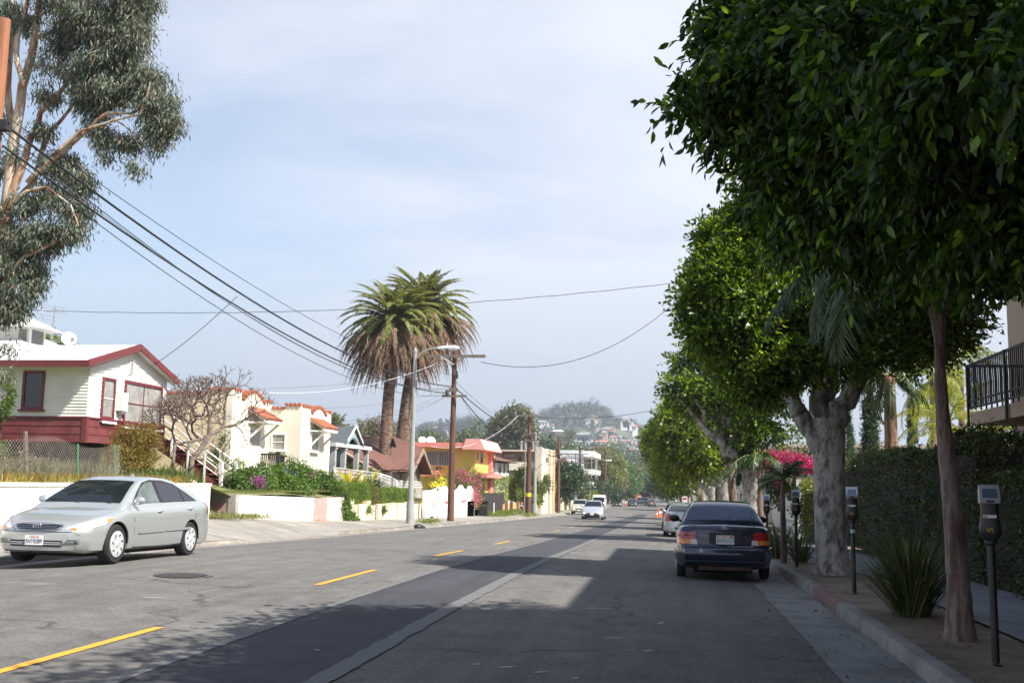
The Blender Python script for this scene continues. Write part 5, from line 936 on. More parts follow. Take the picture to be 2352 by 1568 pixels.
spc = [(rs5.uniform(1.6, 4.6), rs5.uniform(-.1, 1.3), 2.3*(.8+.35*rs5.rand()), rs5.uniform(1.3, 2.1)) for _ in range(15)]+[(rs5.rand()*6.28, rs5.uniform(.2, 1.3), 2.0, 1.5) for _ in range(6)]
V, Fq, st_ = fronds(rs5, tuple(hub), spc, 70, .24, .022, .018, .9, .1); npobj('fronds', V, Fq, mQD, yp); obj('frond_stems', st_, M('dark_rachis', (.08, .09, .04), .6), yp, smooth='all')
def pbase(px, X): Y = pxX(px, X); return (X, Y, ground(X, Y) if X < 5 else zr(Y)+.1)
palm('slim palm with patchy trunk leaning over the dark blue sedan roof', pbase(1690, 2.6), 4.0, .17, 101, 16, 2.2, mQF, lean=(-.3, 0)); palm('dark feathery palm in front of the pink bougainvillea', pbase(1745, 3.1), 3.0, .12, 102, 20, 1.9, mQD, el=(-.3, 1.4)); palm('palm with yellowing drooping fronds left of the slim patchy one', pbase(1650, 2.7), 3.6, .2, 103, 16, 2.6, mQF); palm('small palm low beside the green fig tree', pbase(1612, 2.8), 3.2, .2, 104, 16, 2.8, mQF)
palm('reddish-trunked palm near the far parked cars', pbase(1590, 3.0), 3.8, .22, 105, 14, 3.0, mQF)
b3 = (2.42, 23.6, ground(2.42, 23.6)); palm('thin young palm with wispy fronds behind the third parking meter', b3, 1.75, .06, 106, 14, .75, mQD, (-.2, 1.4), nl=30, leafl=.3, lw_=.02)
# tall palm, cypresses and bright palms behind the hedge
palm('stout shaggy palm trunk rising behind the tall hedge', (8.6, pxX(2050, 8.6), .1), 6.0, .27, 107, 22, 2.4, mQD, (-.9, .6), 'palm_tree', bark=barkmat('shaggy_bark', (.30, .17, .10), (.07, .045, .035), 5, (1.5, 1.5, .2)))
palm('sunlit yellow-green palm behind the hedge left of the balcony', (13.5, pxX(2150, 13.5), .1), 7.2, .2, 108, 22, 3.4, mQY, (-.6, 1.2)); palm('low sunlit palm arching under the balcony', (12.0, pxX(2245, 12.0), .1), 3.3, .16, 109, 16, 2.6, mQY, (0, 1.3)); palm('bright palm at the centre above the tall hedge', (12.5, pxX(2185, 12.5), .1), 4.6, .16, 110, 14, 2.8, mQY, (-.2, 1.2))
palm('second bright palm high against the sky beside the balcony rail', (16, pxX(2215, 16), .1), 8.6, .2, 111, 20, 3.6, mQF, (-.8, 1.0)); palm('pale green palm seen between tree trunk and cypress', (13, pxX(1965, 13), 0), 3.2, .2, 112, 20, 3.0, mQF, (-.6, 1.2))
mCyp = leafmat('cypress_leaf', (.02, .05, .02), (.08, .13, .045), .2, .6)
for (px, Y, yt, r, lb) in ((1995, 46, 880, .42, 'widest dark column cypress right of the pale fig trunk'), (2093, 60, 935, .30, 'narrow column cypress between the shaggy palm and the bright palms'), (1950, 70, 955, .25, 'thin cypress tip just right of the pale fig trunk'), (2285, 52, 960, .3, 'column cypress glimpsed under the balcony')):
    p = onY(px, yt, Y); t = empty('cypress', (p.x, Y, 0), lb, 'tree', 'column cypresses behind the tall hedge'); H = p.z; bl = [(p.x+.04*sin(k), Y, .4+(H-.4)*k/11, r*(1-.05*k)*(.55 if k > 9 else 1), r, H/14) for k in range(12)]
    crown('crown', bl, 1500, 8, .16, .05, mCyp, t, int(px), spread=.07, gap=-.9, shell=.5, dz=(.9, 0)); mb = MB(); mb.tube([(p.x, Y, -.3), (p.x, Y, H*.8)], [.12, .04], 6); obj('trunk', mb, mBarkT, t)
mBgL = leafmat('background_shrub_leaf', (.05, .08, .02), (.18, .21, .05), .4)
for i, (px, Y, py, r, m_x, lb) in enumerate([(1960, 40, 1060, 1.4, mBgL, 'yellow-green shrub behind the tall hedge near the fig trunk'), (2120, 38, 1050, 1.5, mBgL, 'leafy shrub behind the hedge below the narrow cypress'), (2290, 36, 1060, 2.0, mFicY, 'bright shrub behind the low hedge under the balcony'), (2200, 34, 1060, 1.2, mFicY, 'sunlit shrub behind the hedge at the young palm trunk'), (2345, 22, 1020, 1.0, mFic, 'dark shrub against the building wall below the balcony'), (2030, 70, 1050, 3, mBgL, 'distant leafy mass behind the shaggy palm'), (2330, 70, 1040, 4, mBgL, 'distant trees seen under the balcony')]):
    p = onY(px, py, Y); shrub('shrub', lb, 'shrub', [(p.x, Y, p.z-r*.9, r, r, r), (p.x+r*.8, Y+.5, p.z-r*1.2, r*.8, r, r*.9), (p.x-r*.8, Y+.3, p.z-r*1.3, r*.8, r, r*.8)], m_x, 700, 8, .13*(1 if Y < 45 else 2), .07*(1 if Y < 45 else 2), 120+i, spread=.2)
# hedges
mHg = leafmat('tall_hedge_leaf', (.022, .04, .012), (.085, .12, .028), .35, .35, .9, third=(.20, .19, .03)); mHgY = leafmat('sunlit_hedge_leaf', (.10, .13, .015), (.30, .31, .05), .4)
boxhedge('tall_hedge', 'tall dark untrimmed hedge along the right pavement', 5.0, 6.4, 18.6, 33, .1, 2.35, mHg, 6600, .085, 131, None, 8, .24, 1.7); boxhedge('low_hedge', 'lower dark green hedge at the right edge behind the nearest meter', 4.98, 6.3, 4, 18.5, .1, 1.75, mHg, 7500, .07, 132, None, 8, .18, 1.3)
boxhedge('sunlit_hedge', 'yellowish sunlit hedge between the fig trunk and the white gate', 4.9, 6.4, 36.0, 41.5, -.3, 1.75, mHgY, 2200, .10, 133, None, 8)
# bougainvillea, white gate, lanterns, panels
mMag = leafmat('magenta_bract', (.50, .02, .18), (.72, .09, .34), .4, .6); yB = 47.0
def oB(x, y, r): return oY(x, y, yB, r)
fl('bougainvillea', 'large bright magenta bougainvillea behind the white gate', 'shrub', [oB(1790, 1080, 1.1), oB(1840, 1070, 1.1), oB(1760, 1110, 1.0), oB(1870, 1100, .9), oB(1810, 1120, 1.0)], [oY(1765, 1050, 45.6, .45), oY(1795, 1048, 45.6, .4), oY(1815, 1058, 45.5, .5), oY(1835, 1070, 45.5, .55), oY(1855, 1082, 45.4, .5), oY(1868, 1098, 45.4, .5), oY(1780, 1095, 45.5, .3), oY(1870, 1075, 45.5, .5), oY(1752, 1065, 45.5, .35)], mBgL, mMag, 141, 700, .16, nf=480)
wg = empty('white_gate', (4.9, 42.5, -.4), 'white panelled gate at the pavement beyond the fig trunk', 'gate'); g0, g1 = onX(1832, 1236, 4.9), onX(1806, 1236, 4.9); mb = MB(); mb.box(4.85, 4.93, g0.y, g1.y, zr(43)+.1, 1.5); obj('leaf', mb, mWW, wg); mb = MB(); mb.box(4.82, 4.97, g0.y-.15, g0.y, zr(43), 1.62); mb.box(4.82, 4.97, g1.y, g1.y+.15, zr(43), 1.62); obj('gate_post', mb, mWW, wg)
mb = MB(); mb.box(4.80, 4.85, g0.y+.3, g1.y-.3, .25, .3); mb.box(4.80, 4.85, g0.y+.3, g1.y-.3, .7, .75); obj('slat', mb, M('grey_slat', (.4, .4, .4), .6), wg)
pn = empty('framed_panel', onY(1848, 1100, 42), 'white panel in a black frame beneath the magenta bougainvillea', 'panel'); p0 = onY(1829, 1120, 42); p1 = onY(1872, 1094, 42); mb = MB(); mb.box(p0.x, p1.x, 42, 42.05, p0.z-.5, p1.z); obj('panel', mb, M('pale_panel', (.7, .7, .68), .6), pn); mb = MB(); mb.box(p0.x-.05, p1.x, 41.96, 42.06, p1.z, p1.z+.06); mb.box(p0.x-.05, p0.x, 41.96, 42.06, p0.z-1, p1.z+.06); obj('frame', mb, mBlk, pn)
for (px, lb) in ((1857, 'black lantern on top of the framed white panel'), (1815, 'black lantern on the white gate post')):
    p = onY(px, 1107, 41.8); t = empty('lantern', tuple(p), lb, 'lantern'); mb = MB(); mb.lathe([(.02, .36), (.10, .26), (.13, .22), (.02, .22)], tuple(p), 6); mb.lathe([(.08, -.02), (.09, 0), (.02, .01)], tuple(p), 6)
    for k in range(6): a = k*pi/3; mb.tube([(p.x+.08*cos(a), p.y+.08*sin(a), p.z), (p.x+.12*cos(a), p.y+.12*sin(a), p.z+.22)], .008, 4)
    mb.tube([(p.x, p.y, p.z-.5), (p.x, p.y, p.z)], .03, 6); obj('cage', mb, mBlk, t); mb = MB(); mb.lathe([(.06, .01), (.09, .2)], tuple(p), 6); obj('pane', mb, M('lantern_glass', (.3, .3, .3), .2), t)
wh = empty('white_house', (12, 75, 0), 'low white house glimpsed behind the bougainvillea and palms', 'house'); mb = MB(); mb.box(6.5, 16, 52, 70, -.8, 2.9); obj('wall', mb, mWhite, wh); mb = MB(); mb.box(6.2, 16.3, 51.6, 70, 2.9, 3.1); obj('roof', mb, M('grey_flat_roof', (.5, .5, .5), .8), wh)
# buildings behind the fig row
for i, (x0, y0, y1, h, c_, lb) in enumerate([(8, 75, 95, 5.5, (.55, .45, .36), 'tan building hidden behind the far fig trees'), (7, 100, 125, 6.5, (.6, .58, .55), 'pale building behind the right kerb trees past the pickup'), (8, 135, 170, 6, (.5, .35, .28), 'brick-coloured building far down on the right'), (9, 180, 240, 7, (.62, .6, .58), 'pale grey building farthest down on the right')]):
    t = empty('building', (x0, y0, zr(y0)), lb, 'building'); mb = MB(); mb.box(x0, x0+14, y0, y1, zr(y1)-.5, zr(y0)+h); obj('wall', mb, M('wall_paint', c_, .85, .1, 1), t); mb = MB(); mb.box(x0-.2, x0+14.2, y0-.2, y1+.2, zr(y0)+h, zr(y0)+h+.25); obj('roof', mb, M('roof_edge', tuple(k*.7 for k in c_), .8), t)
    for k in range(4): yk = y0+2+(y1-y0-4)*k/4; w_ = MB(); w_.box(x0-.05, x0, yk, yk+1.4, zr(y0)+1.2, zr(y0)+2.5); obj('window', w_, mGlassD, t)
# building with balcony
YE = pxX(2230, 7.0, 950); YW = pxX(2316, 8.2, 800)
mPeach = M('peach_stucco', (.48, .34, .25), .9, .07, 1.6, .2, 60, dirt=(.34, .24, .17)); bb = empty('balcony_building', (8.2, 12, 0), 'peach stucco building with an upstairs balcony at the right edge', 'building')
mb = MB(); mb.box(8.2, 22, -16, YW, 0, 10.6); obj('wall', mb, mPeach, bb); mb = MB(); mb.box(7.7, 22.4, -16, YW+.5, 10.6, 10.85); obj('roof', mb, M('roof_gravel', (.3, .28, .26), .9, .2, 10), bb)
bc = MB(); bc.box(7.0, 8.2, 2, YE, 3.12, 3.42); bo = obj('balcony', bc, mPeach, bb); mRail = M('black_rail_paint', (.018, .018, .02), .55, .2, 6); mb = MB(); y = 2.0
mb.box(6.955, 6.995, 2, YE+.04, 4.50, 4.56); mb.box(6.955, 6.995, 2, YE+.04, 3.50, 3.54); mb.box(6.955, 6.995, 2, YE+.04, 3.66, 3.70)
obj('handrail', mb, mRail, bo); mb = MB(); y = 10.0
while y < YE: mb.tube([(6.975, y, 3.5), (6.975, y+.02, 3.75), (6.975, y-.015, 4.0), (6.975, y+.015, 4.25), (6.975, y, 4.5)], .016, 5); y += .125
for k in range(10): x = 7.0+.12*k; mb.box(x-.018, x+.018, YE, YE+.03, 3.5, 4.5)
obj('balusters', mb, mRail, bo); mb = MB()
for y in (YE+.02, YE-2.8, YE-5.6, YE-8.4): mb = MB(); mb.box(6.93, 6.97, y-.045, y+.045, 3.10, 4.56); obj('rail_post', mb, mRail, bo)
mb = MB(); mb.box(7.0, 8.2, YE-.02, YE+.02, 4.50, 4.56); obj('end_rail', mb, mRail, bo)
for (y, z) in ((20.5, 3.5), (14, 3.5), (20.5, .6)): window(bb, (8.2, y+1.6, z), (0, -1, 0), (-1, 0, 0), 1.6, 1.9 if z > 3 else 1.3, mWhite, mGlassD)
# parking meters
mMB = M('meter_black', (.016, .016, .018), .42, .15, 8, spec=.6); mMS = M('meter_silver', (.52, .54, .57), .3, .1, 10, metal=.35); mScr = M('meter_screen', (.10, .15, .23), .15, .1, 9, spec=.9); mStk = M('sticker', (.75, .74, .70), .5, .15, 60); mVS = M('yellow_lettering', (.65, .38, .03), .6)
def meter(X, Y, label, rz, stick=True, band=False):
    z0 = ground(X, Y)-.01; t = empty('parking_meter', (X, Y, z0), label, 'parking meter', 'parking meters along the right kerb', rz, True)
    mb = MB(); mb.lathe([(.05, -.05), (.05, .0), (.033, .02), (.032, 1.0), (.05, 1.02), (.05, 1.06)], n=12); obj('post', mb, mMB, t, smooth='soft')
    mb = MB(); n = 16; prof = [(1.04, .055, .05), (1.07, .085, .062), (1.12, .098, .068), (1.17, .098, .068), (1.22, .085, .062), (1.27, .080, .06), (1.36, .083, .06)]; vs = []; fs = []
    for (z, a, b) in prof:
        for j in range(n):
            q = 2*pi*j/n; c_, s_ = cos(q), sin(q); vs.append((a*.9*abs(c_)**.6*(1 if c_ > 0 else -1), b*abs(s_)**.6*(1 if s_ > 0 else -1), z))
    for i in range(len(prof)-1):
        for j in range(n): fs.append((i*n+j, i*n+(j+1) % n, (i+1)*n+(j+1) % n, (i+1)*n+j))
    fs.append(tuple(range(n))[::-1]); fs.append(tuple(range(len(vs)-n, len(vs)))); mb.add(vs, fs); hb = obj('housing', mb, mMB, t, smooth='soft')
    mb = MB(); side = [(-.062, 1.36), (-.075, 1.40), (-.03, 1.50), (-.005, 1.52), (.04, 1.50), (.066, 1.45), (.07, 1.36)]; mb.prism(side, 0, -.08, .08); hd_ = obj('meter_head', mb, mMS, t)
    mb = MB(); d = Vector((0, .045, .10)).normalized(); nrm = Vector((0, -d.z, d.y)); o_ = Vector((0, -.073, 1.405)); q = [o_+Vector((-.062, 0, 0))+nrm*.004, o_+Vector((.062, 0, 0))+nrm*.004, o_+Vector((.058, 0, 0))+d*.085+nrm*.004, o_+Vector((-.058, 0, 0))+d*.085+nrm*.004]; mb.quad(*q); obj('screen', mb, mScr, hd_)
    mb = MB(); mb.box(-.03, .03, -.082, -.07, 1.368, 1.385); obj('coin_slot', mb, mBlk, hd_); mb = MB(); mb.box(.08, .084, -.03, .05, 1.37, 1.46); obj('side_cover', mb, M('side_plastic', (.5, .5, .52), .4), hd_)
    if stick:
        mb = MB(); mb.box(-.062, .045, -.0695, -.064, 1.235, 1.262); obj('label_strip', mb, mStk, hb); mb = MB(); mb.box(-.055, -.03, -.071, -.0694, 1.238, 1.258); obj('orange_mark', mb, M('orange_mark', (.6, .2, .05), .6), hb)
    tx = text_mesh('VS', .055, .001); T = Matrix.Translation((-.01, -.072, 1.13)) @ Matrix.Rotation(pi/2, 4, 'X'); m2 = MB(); m2.add(tx.v, tx.f, T); obj('lettering', m2, mVS, hb)
    if band: mb = MB(); mb.lathe([(.0345, .86), (.0345, .91)], n=12); obj('post_sticker', mb, M('blue_white_sticker', (.35, .5, .62), .5, .3, 40), t)
    mb = MB(); mb.box(.095, .125, -.03, .03, 1.13, 1.19); obj('lock', mb, mMB, hb); return t
meter(2.73, 9.66, 'nearest black parking meter with silver head at the right edge', R(-8)); meter(2.61, 15.9, 'black parking meter standing just right of the pale fig trunk', R(-8), band=True); meter(2.5, 21.9, 'parking meter between the dark blue sedan and the fig trunk', R(-8)); meter(2.5, 28.4, 'parking meter partly hidden behind the dark blue sedan roof', R(-8)); meter(2.5, 44, 'far parking meter at the silver coupe', R(-8))
# ornamental grasses
mRush = leafmat('rush_blade', (.03, .06, .018), (.12, .16, .05), .3, .45, 1.2, third=(.36, .32, .20)); straps('grass_clump', 'tall spiky grass clump between the young palm and the second meter', 'plant', (2.8, 13.12, ground(2.8, 13)), 620, 1.05, .016, mRush, 151, None, (.75, 1.55))
straps('grass_clump', 'spiky grass clump behind the rear right wheel of the dark blue sedan', 'plant', (2.5, 25.5, ground(2.5, 25.5)), 260, .95, .02, mRush, 152, None, (.8, 1.55)); straps('grass_clump', 'small grass clump at the foot of the thin young palm', 'plant', (2.75, 23.6, ground(2.5, 23)), 160, .8, .018, mRush, 153, None, (.7, 1.5))
# wooden pole behind the second fig tree
mPole = barkmat('creosote_pole', (.14, .062, .042), (.065, .032, .024), 4, (2, 2, .12)); mArm = M('weathered_crossarm', (.16, .13, .11), .9, .3, 6)
rp_ = empty('utility_pole', (2.9, 50, zr(50)), 'wooden utility pole whose top and crossarm show behind the second fig tree', 'utility pole'); zt_ = onX(1645, 512, 2.9); Yr = zt_.y; rp_.location.y = Yr; OFF[rp_.name] = Vector((2.9, Yr, zr(50))); mb = MB(); mb.tube([(2.9, Yr, -1), (2.9, Yr, zt_.z)], [.2, .13], 12); obj('shaft', mb, mPole, rp_, smooth='soft'); z_ = onY(1575, 645, Yr)
mb = MB(); mb.box(z_.x-.35, 4.6, Yr-.2, Yr-.1, z_.z-.08, z_.z+.06); obj('crossarm', mb, mArm, rp_); RPOLE = Vector((z_.x-.2, Yr-.15, z_.z-.1))
sg = onY(1573, 1148, 85); t = empty('street_sign', (sg.x, 85, zr(85)), 'small white parking sign with red marks near the far parked pickup', 'sign'); mb = MB(); mb.tube([(sg.x, 85, zr(85)), (sg.x, 85, sg.z+.4)], .03, 6); obj('post', mb, mMetal, t); mb = MB(); mb.box(sg.x-.2, sg.x+.2, 84.93, 84.96, sg.z-.25, sg.z+.3); s_ = obj('plate', mb, mStk, t); mb = MB(); mb.box(sg.x-.14, sg.x+.14, 84.915, 84.929, sg.z+.05, sg.z+.2); obj('red_mark', mb, M('sign_red', (.6, .05, .05), .5), s_)
# ============================================================ VEHICLES
def paint(name, col, metal=.0, rough=.3, coat=1.0): return M(name, col, rough, .03, 2, metal=metal, coat=coat, spec=.5)
mTyre = M('tyre_rubber', (.016, .016, .017), .85, .2, 30, .2, 60); mHub = M('wheel_silver', (.58, .59, .60), .35, .08, 8, metal=.25, coat=.5); mWell = M('wheel_well', (.008, .008, .008), .95); mGl = M('car_glass', (.010, .014, .014), .05, .1, 1, spec=.55); mGlT = M('tinted_glass', (.022, .023, .032), .07, .1, 1, spec=.5); mGlG = M('greenish_reflection_glass', (.10, .125, .115), .06, .5, 2.2, spec=.6)  # pale green reflection on the front side windows is put into that glass colour
mLamp = M('headlamp', (.55, .56, .56), .15, .45, 18, spec=1, coat=1); mTail = M('tail_lamp_red', (.42, .012, .012), .2, .25, 12, coat=1); mAmb = M('amber_lamp', (.75, .22, .03), .2, .15, 12, coat=1); mClr = M('clear_lamp', (.6, .58, .55), .2, .1, 12, coat=1); mPlate = M('plate_white', (.75, .75, .72), .5, .04, 30); mPlT = M('plate_blue', (.03, .04, .16), .6); mPlR = M('plate_red', (.55, .04, .04), .6); mTrim = M('black_trim', (.015, .015, .016), .5, .1, 6); mChr = M('chrome', (.62, .63, .65), .14, .05, 5, metal=.95)
def circ_poly(c, r, n, ax=1): return [(c[0]+r*cos(2*pi*i/n), c[1]+r*sin(2*pi*i/n)) for i in range(n)]
class Car:
    """local axes: +Y is the nose, X across, Z up. s runs from the nose (0) to the tail (L)."""
    def __init__(c, P): c.P = P; c.L = P['L']; c.W2 = P['W']/2
    def top(c, s): return interp(s, c.P['top'])
    def hw(c, s): return interp(s, c.P['hw'])
    def zb(c, s): return interp(s, c.P.get('bot', [(0, .24), (.25, .19), (c.L-.3, .2), (c.L, .28)]))
    def warp(c, s, y, z):
        P = c.P; f = max(0, 1-s/.9)**2; g = max(0, 1-(c.L-s)/.8)**2; q = (abs(y)/c.W2)**2.4
        s2 = s+f*(P.get('bowF', .22)*q+interp(z, P.get('nose', [(0, .04), (.35, 0), (.55, .0), (.7, .1), (1.0, .3)])))-g*(P.get('bowR', .14)*q+interp(z, P.get('tail', [(0, .08), (.35, 0), (.6, .02), (.75, .06), (1.1, .1)])))
        return Vector((y, c.L/2-s2, z))
    def ring(c, s):
        w, zt, zb = c.hw(s), c.top(s), c.zb(s); zs = zt-c.P.get('sh', .09); zm = lerp(zb, zs, .5)
        return [(0, zb), (w*.5, zb), (w*.86, zb+.005), (w*.955, zb+.05), (w*.985, zb+.16), (w, zm-.02), (w*.998, lerp(zm, zs, .35)), (w*.988, lerp(zm, zs, .72)), (w*.965, zs-.015), (w*.935, zs+.03), (w*.88, zs+.055), (w*.75, lerp(zs, zt, .8)), (w*.45, zt-.012), (0, zt)]
    def side(c, s, z):
        r = c.ring(s)[3:11]
        for (y0, z0), (y1, z1) in zip(r, r[1:]):
            if z <= z1 and z1 > z0: return lerp(y0, y1, max(0, (z-z0)/(z1-z0)))
        return r[-1][0]
    # cabin
    def cab(c, s):
        P = c.P; zt = interp(s, P['roof']); zbl = c.top(s)-c.P.get('sh', .09)+.02; wb = c.hw(s)*.935-.01; tm = P.get('tumble', .5); return zt, zbl, wb, tm
    def cabring(c, s):
        zt, zb, wb, tm = c.cab(s); h = max(.004, zt-zb); cr = min(.05, h*.25); ye = wb-tm*(h-cr)
        return [(wb+.01, zb-.05), (wb, zb), (lerp(wb, ye, .33), lerp(zb, zt-cr, .33)), (lerp(wb, ye, .66), lerp(zb, zt-cr, .66)), (lerp(wb, ye, .93), lerp(zb, zt-cr, .93)), (ye-.02, zt-cr*.62), (ye-.07, zt-cr*.35), (ye*.6, zt-cr*.1), (0, zt)]
    def cabtop(c, s, t, up=.006):
        zt, zb, wb, tm = c.cab(s); h = max(.004, zt-zb); cr = min(.05, h*.25); ye = wb-tm*(h-cr)-.05; y = ye*t; return Vector((y, s, zt-cr*(.1+.3*max(0, abs(t)-.6)/.4)*(min(1, abs(t)/.6))+up))
    def cabside(c, s, z, up=.006):
        zt, zb, wb, tm = c.cab(s); return wb-tm*(z-zb)+up
    def build(c, label, cat, loc, rz, group=None, name='parked_car', lod=0, **kw):
        P = c.P; t = empty(name, loc, label, cat, group, rz, True); c.t = t; L = c.L; ns = 56 if lod == 0 else (34 if lod == 1 else 22)
        ss = [L*(.5-.5*cos(pi*(i/ns))) for i in range(ns+1)]; mb = MB(); n = 14
        full = lambda rg: rg+[(-y, z) for (y, z) in rg[::-1] if y > 0]
        rings = [full(c.ring(s)) for s in ss]; k = len(rings[0])
        for s, r in zip(ss, rings):
            for (y, z) in r: mb.v.append(tuple(c.warp(s, y, z)))
        for i in range(ns):
            for j in range(k): a, b = i*k+j, i*k+(j+1) % k; mb.f.append([a, b, b+k, a+k]); mb.m.append(0)
        for end, s, r in ((0, 0, rings[0]), (1, L, rings[-1])):       # rounded end caps as shrinking rings
            zc_ = (c.top(s)+c.zb(s))/2; prev = list(range(0, k)) if end == 0 else list(range(ns*k, ns*k+k))
            for q in (.8, .5, .2):
                cur = []
                for (y, z) in r: mb.v.append(tuple(c.warp(s, y*q, zc_+(z-zc_)*q))); cur.append(len(mb.v)-1)
                for j in range(k):
                    f_ = [prev[j], prev[(j+1) % k], cur[(j+1) % k], cur[j]]; mb.f.append(f_ if end else f_[::-1]); mb.m.append(0)
                prev = cur
            mb.f.append(prev if end else prev[::-1]); mb.m.append(0)
        low = mb.mesh('body'); lo = bpy.data.objects.new('tmp', low); C.objects.link(lo)
        bm = bmesh.new(); bm.from_mesh(low); bmesh.ops.recalc_face_normals(bm, faces=bm.faces); bm.to_mesh(low); bm.free()
        fo, wbs, rw = P['fo'], P['wb'], P['rw']; ra = rw+P.get('arch', .05); cut = MB(); nc = 28 if lod == 0 else 16
        for s in (fo, fo+wbs):
            for sg in (-1, 1):
                x0, x1 = sg*(c.W2-.30), sg*(c.W2+.2); vs = [(x, L/2-s+ra*cos(2*pi*i/nc), rw+ra*sin(2*pi*i/nc)) for x in (x0, x1) for i in range(nc)]; cut.add(vs, [tuple(range(nc))[::-1], tuple(range(nc, 2*nc))]+[(i, (i+1) % nc, nc+(i+1) % nc, nc+i) for i in range(nc)])
        cm = cut.mesh('cut'); bm = bmesh.new(); bm.from_mesh(cm); bmesh.ops.recalc_face_normals(bm, faces=bm.faces); bm.to_mesh(cm); bm.free(); co = bpy.data.objects.new('cut', cm); C.objects.link(co)
        md = lo.modifiers.new('b', 'BOOLEAN'); md.object = co; md.operation = 'DIFFERENCE'; md.solver = 'EXACT'
        bpy.context.view_layer.update(); res = bpy.data.meshes.new_from_object(lo.evaluated_get(bpy.context.evaluated_depsgraph_get())); bpy.data.objects.remove(lo); bpy.data.objects.remove(co)
        body = MB(); body.add([v.co for v in res.vertices], [tuple(p.vertices) for p in res.polygons])
        g0, g1 = P['roof'][0][0], P['roof'][-1][0]; m = 40 if lod == 0 else 20; gs = [g0+(g1-g0)*i/m for i in range(m+1)]
        rg = [full([q for q in c.cabring(s)]) for s in gs]; kk = len(rg[0]); vs = []; fs = []
        for s, r in zip(gs, rg):
            for (y, z) in r: vs.append(c.warp(s, y, z))
        for i in range(m):
            for j in range(kk-1): a = i*kk+j; fs.append((a, a+1, a+1+kk, a+kk))
        fs.append(tuple(range(kk))[::-1]); fs.append(tuple(range(m*kk, m*kk+kk))); body.add(vs, fs)
        c.body = obj('body', body, P['paint'], t, smooth='soft')
        wl_ = MB()
        for s in (fo, fo+wbs):
            for sg in (-1, 1):
                q = 14; x0, x1 = sg*(c.W2-.32), sg*(c.hw(s)-.02); vs = [(x, L/2-s+(ra+.0)*cos(pi*i/q)*1.0, rw+(ra-.004)*sin(pi*i/q)) for x in (x0, x1) for i in range(q+1)]; wl_.add(vs, [(i, i+1, q+2+i, q+1+i) for i in range(q)]+[tuple(range(q+1))])
        wl_.box(-c.W2+.33, c.W2-.33, -L/2+.5, L/2-.5, c.zb(L/2)-.06, c.zb(L/2)+.05); obj('wheel_well', wl_, mWell, t)
        # wheels
        w_ = P.get('tw', .205)
        for s in (fo, fo+wbs):
            for sg in (-1, 1):
                xo = sg*(P.get('track', c.W2*2-.24)/2+w_/2); mb = MB(); pr = [(rw*.62, 0), (rw*.66, .006), (rw*.9, .0), (rw*.97, .02), (rw, .045), (rw, w_-.04), (rw*.96, w_-.01), (rw*.6, w_)]
                mb.lathe([(r, -sg*h) for r, h in pr][::sg], (xo, L/2-s, rw), 26 if lod < 2 else 14, 'x'); tyre = obj('wheel', mb, mTyre, t, smooth='soft')
                mb = MB(); mb.lathe([(r, -sg*h) for r, h in [(.02, -.022), (rw*.16, -.020), (rw*.2, -.010), (rw*.45, -.012), (rw*.6, -.016), (rw*.66, -.008), (rw*.68, .03)]][::sg], (xo, L/2-s, rw), 22 if lod < 2 else 10, 'x'); hub = obj('hubcap', mb, P.get('hub', mHub), tyre, smooth='soft')
                if lod == 0:
                    mb = MB(); x = xo+sg*.002
                    for i in range(P.get('spk', 7)):
                        a = 2*pi*i/P.get('spk', 7); tw_ = .25; pts = [(.36, a+.05), (.42, a-.02), (.54, a+.12), (.55, a+.30), (.47, a+.26)]
                        mb.add([(x+sg*.014, L/2-s+rw*r*cos(b), rw+rw*r*sin(b)) for r, b in pts], [(0, 1, 2, 3, 4)])
                    obj('slots', mb, mTrim, hub); mb = MB()
        glw, glr, gls = P.get('gw', mGl), P.get('gr', mGl), P.get('gs', mGlT)
        # screens
        def pane(name, s0, s1, mat, tt=.97, up=.007):
            mb = MB(); a, b = 8, 10
            for i in range(a+1):
                for j in range(b+1):
                    s = lerp(s0, s1, i/a); p = c.cabtop(s, -tt+2*tt*j/b, up); mb.v.append(tuple(c.warp(p.y, p.x, p.z)))
            for i in range(a):
                for j in range(b): q = i*(b+1)+j; mb.f.append([q, q+1, q+b+2, q+b+1]); mb.m.append(0)
            return obj(name, mb, mat, t, smooth='all')
        ws = pane('windscreen', *P['ws'], glw); rs_ = pane('rear_window', *P['rs'], glr)
        def spoly(name, pts, mat, par, up=.007, both=True, fn=None):
            fn = fn or (lambda s, z: c.cabside(s, z, up)); o = None
            for sg in ((-1, 1) if both else (1,)): mb = MB(); q = [c.warp(s, sg*fn(s, z), z) for s, z in pts]; mb.poly(q[::sg]); o = obj(name, mb, mat, par)
            return o
        if 'frame' in P: spoly('window_surround', P['frame'], mTrim, t, .003)
        for i_, pts in enumerate(P['sw']): spoly('side_window', pts, P.get('gs1', gls) if i_ == 0 else gls, t)
        c.spoly = spoly
        # seams, sills, handles
        def strip_(pts, w, mat, name, par, up=.003, both=True):
            for sg in ((-1, 1) if both else (1,)):
                mb = MB(); n_ = len(pts)
                for i, (s, z) in enumerate(pts):
                    a = pts[max(0, i-1)]; b = pts[min(n_-1, i+1)]; d = Vector((b[0]-a[0], b[1]-a[1])).normalized(); nn = Vector((-d.y, d.x))*w/2
                    for q in (1, -1): s2, z2 = s+nn.x*q, z+nn.y*q; mb.v.append(tuple(c.warp(s2, sg*(c.side(s2, z2)+up), z2)))
                for i in range(n_-1): mb.f.append([2*i, 2*i+1, 2*i+3, 2*i+2]); mb.m.append(0)
                obj(name, mb, mat, par)
        c.strip_ = strip_
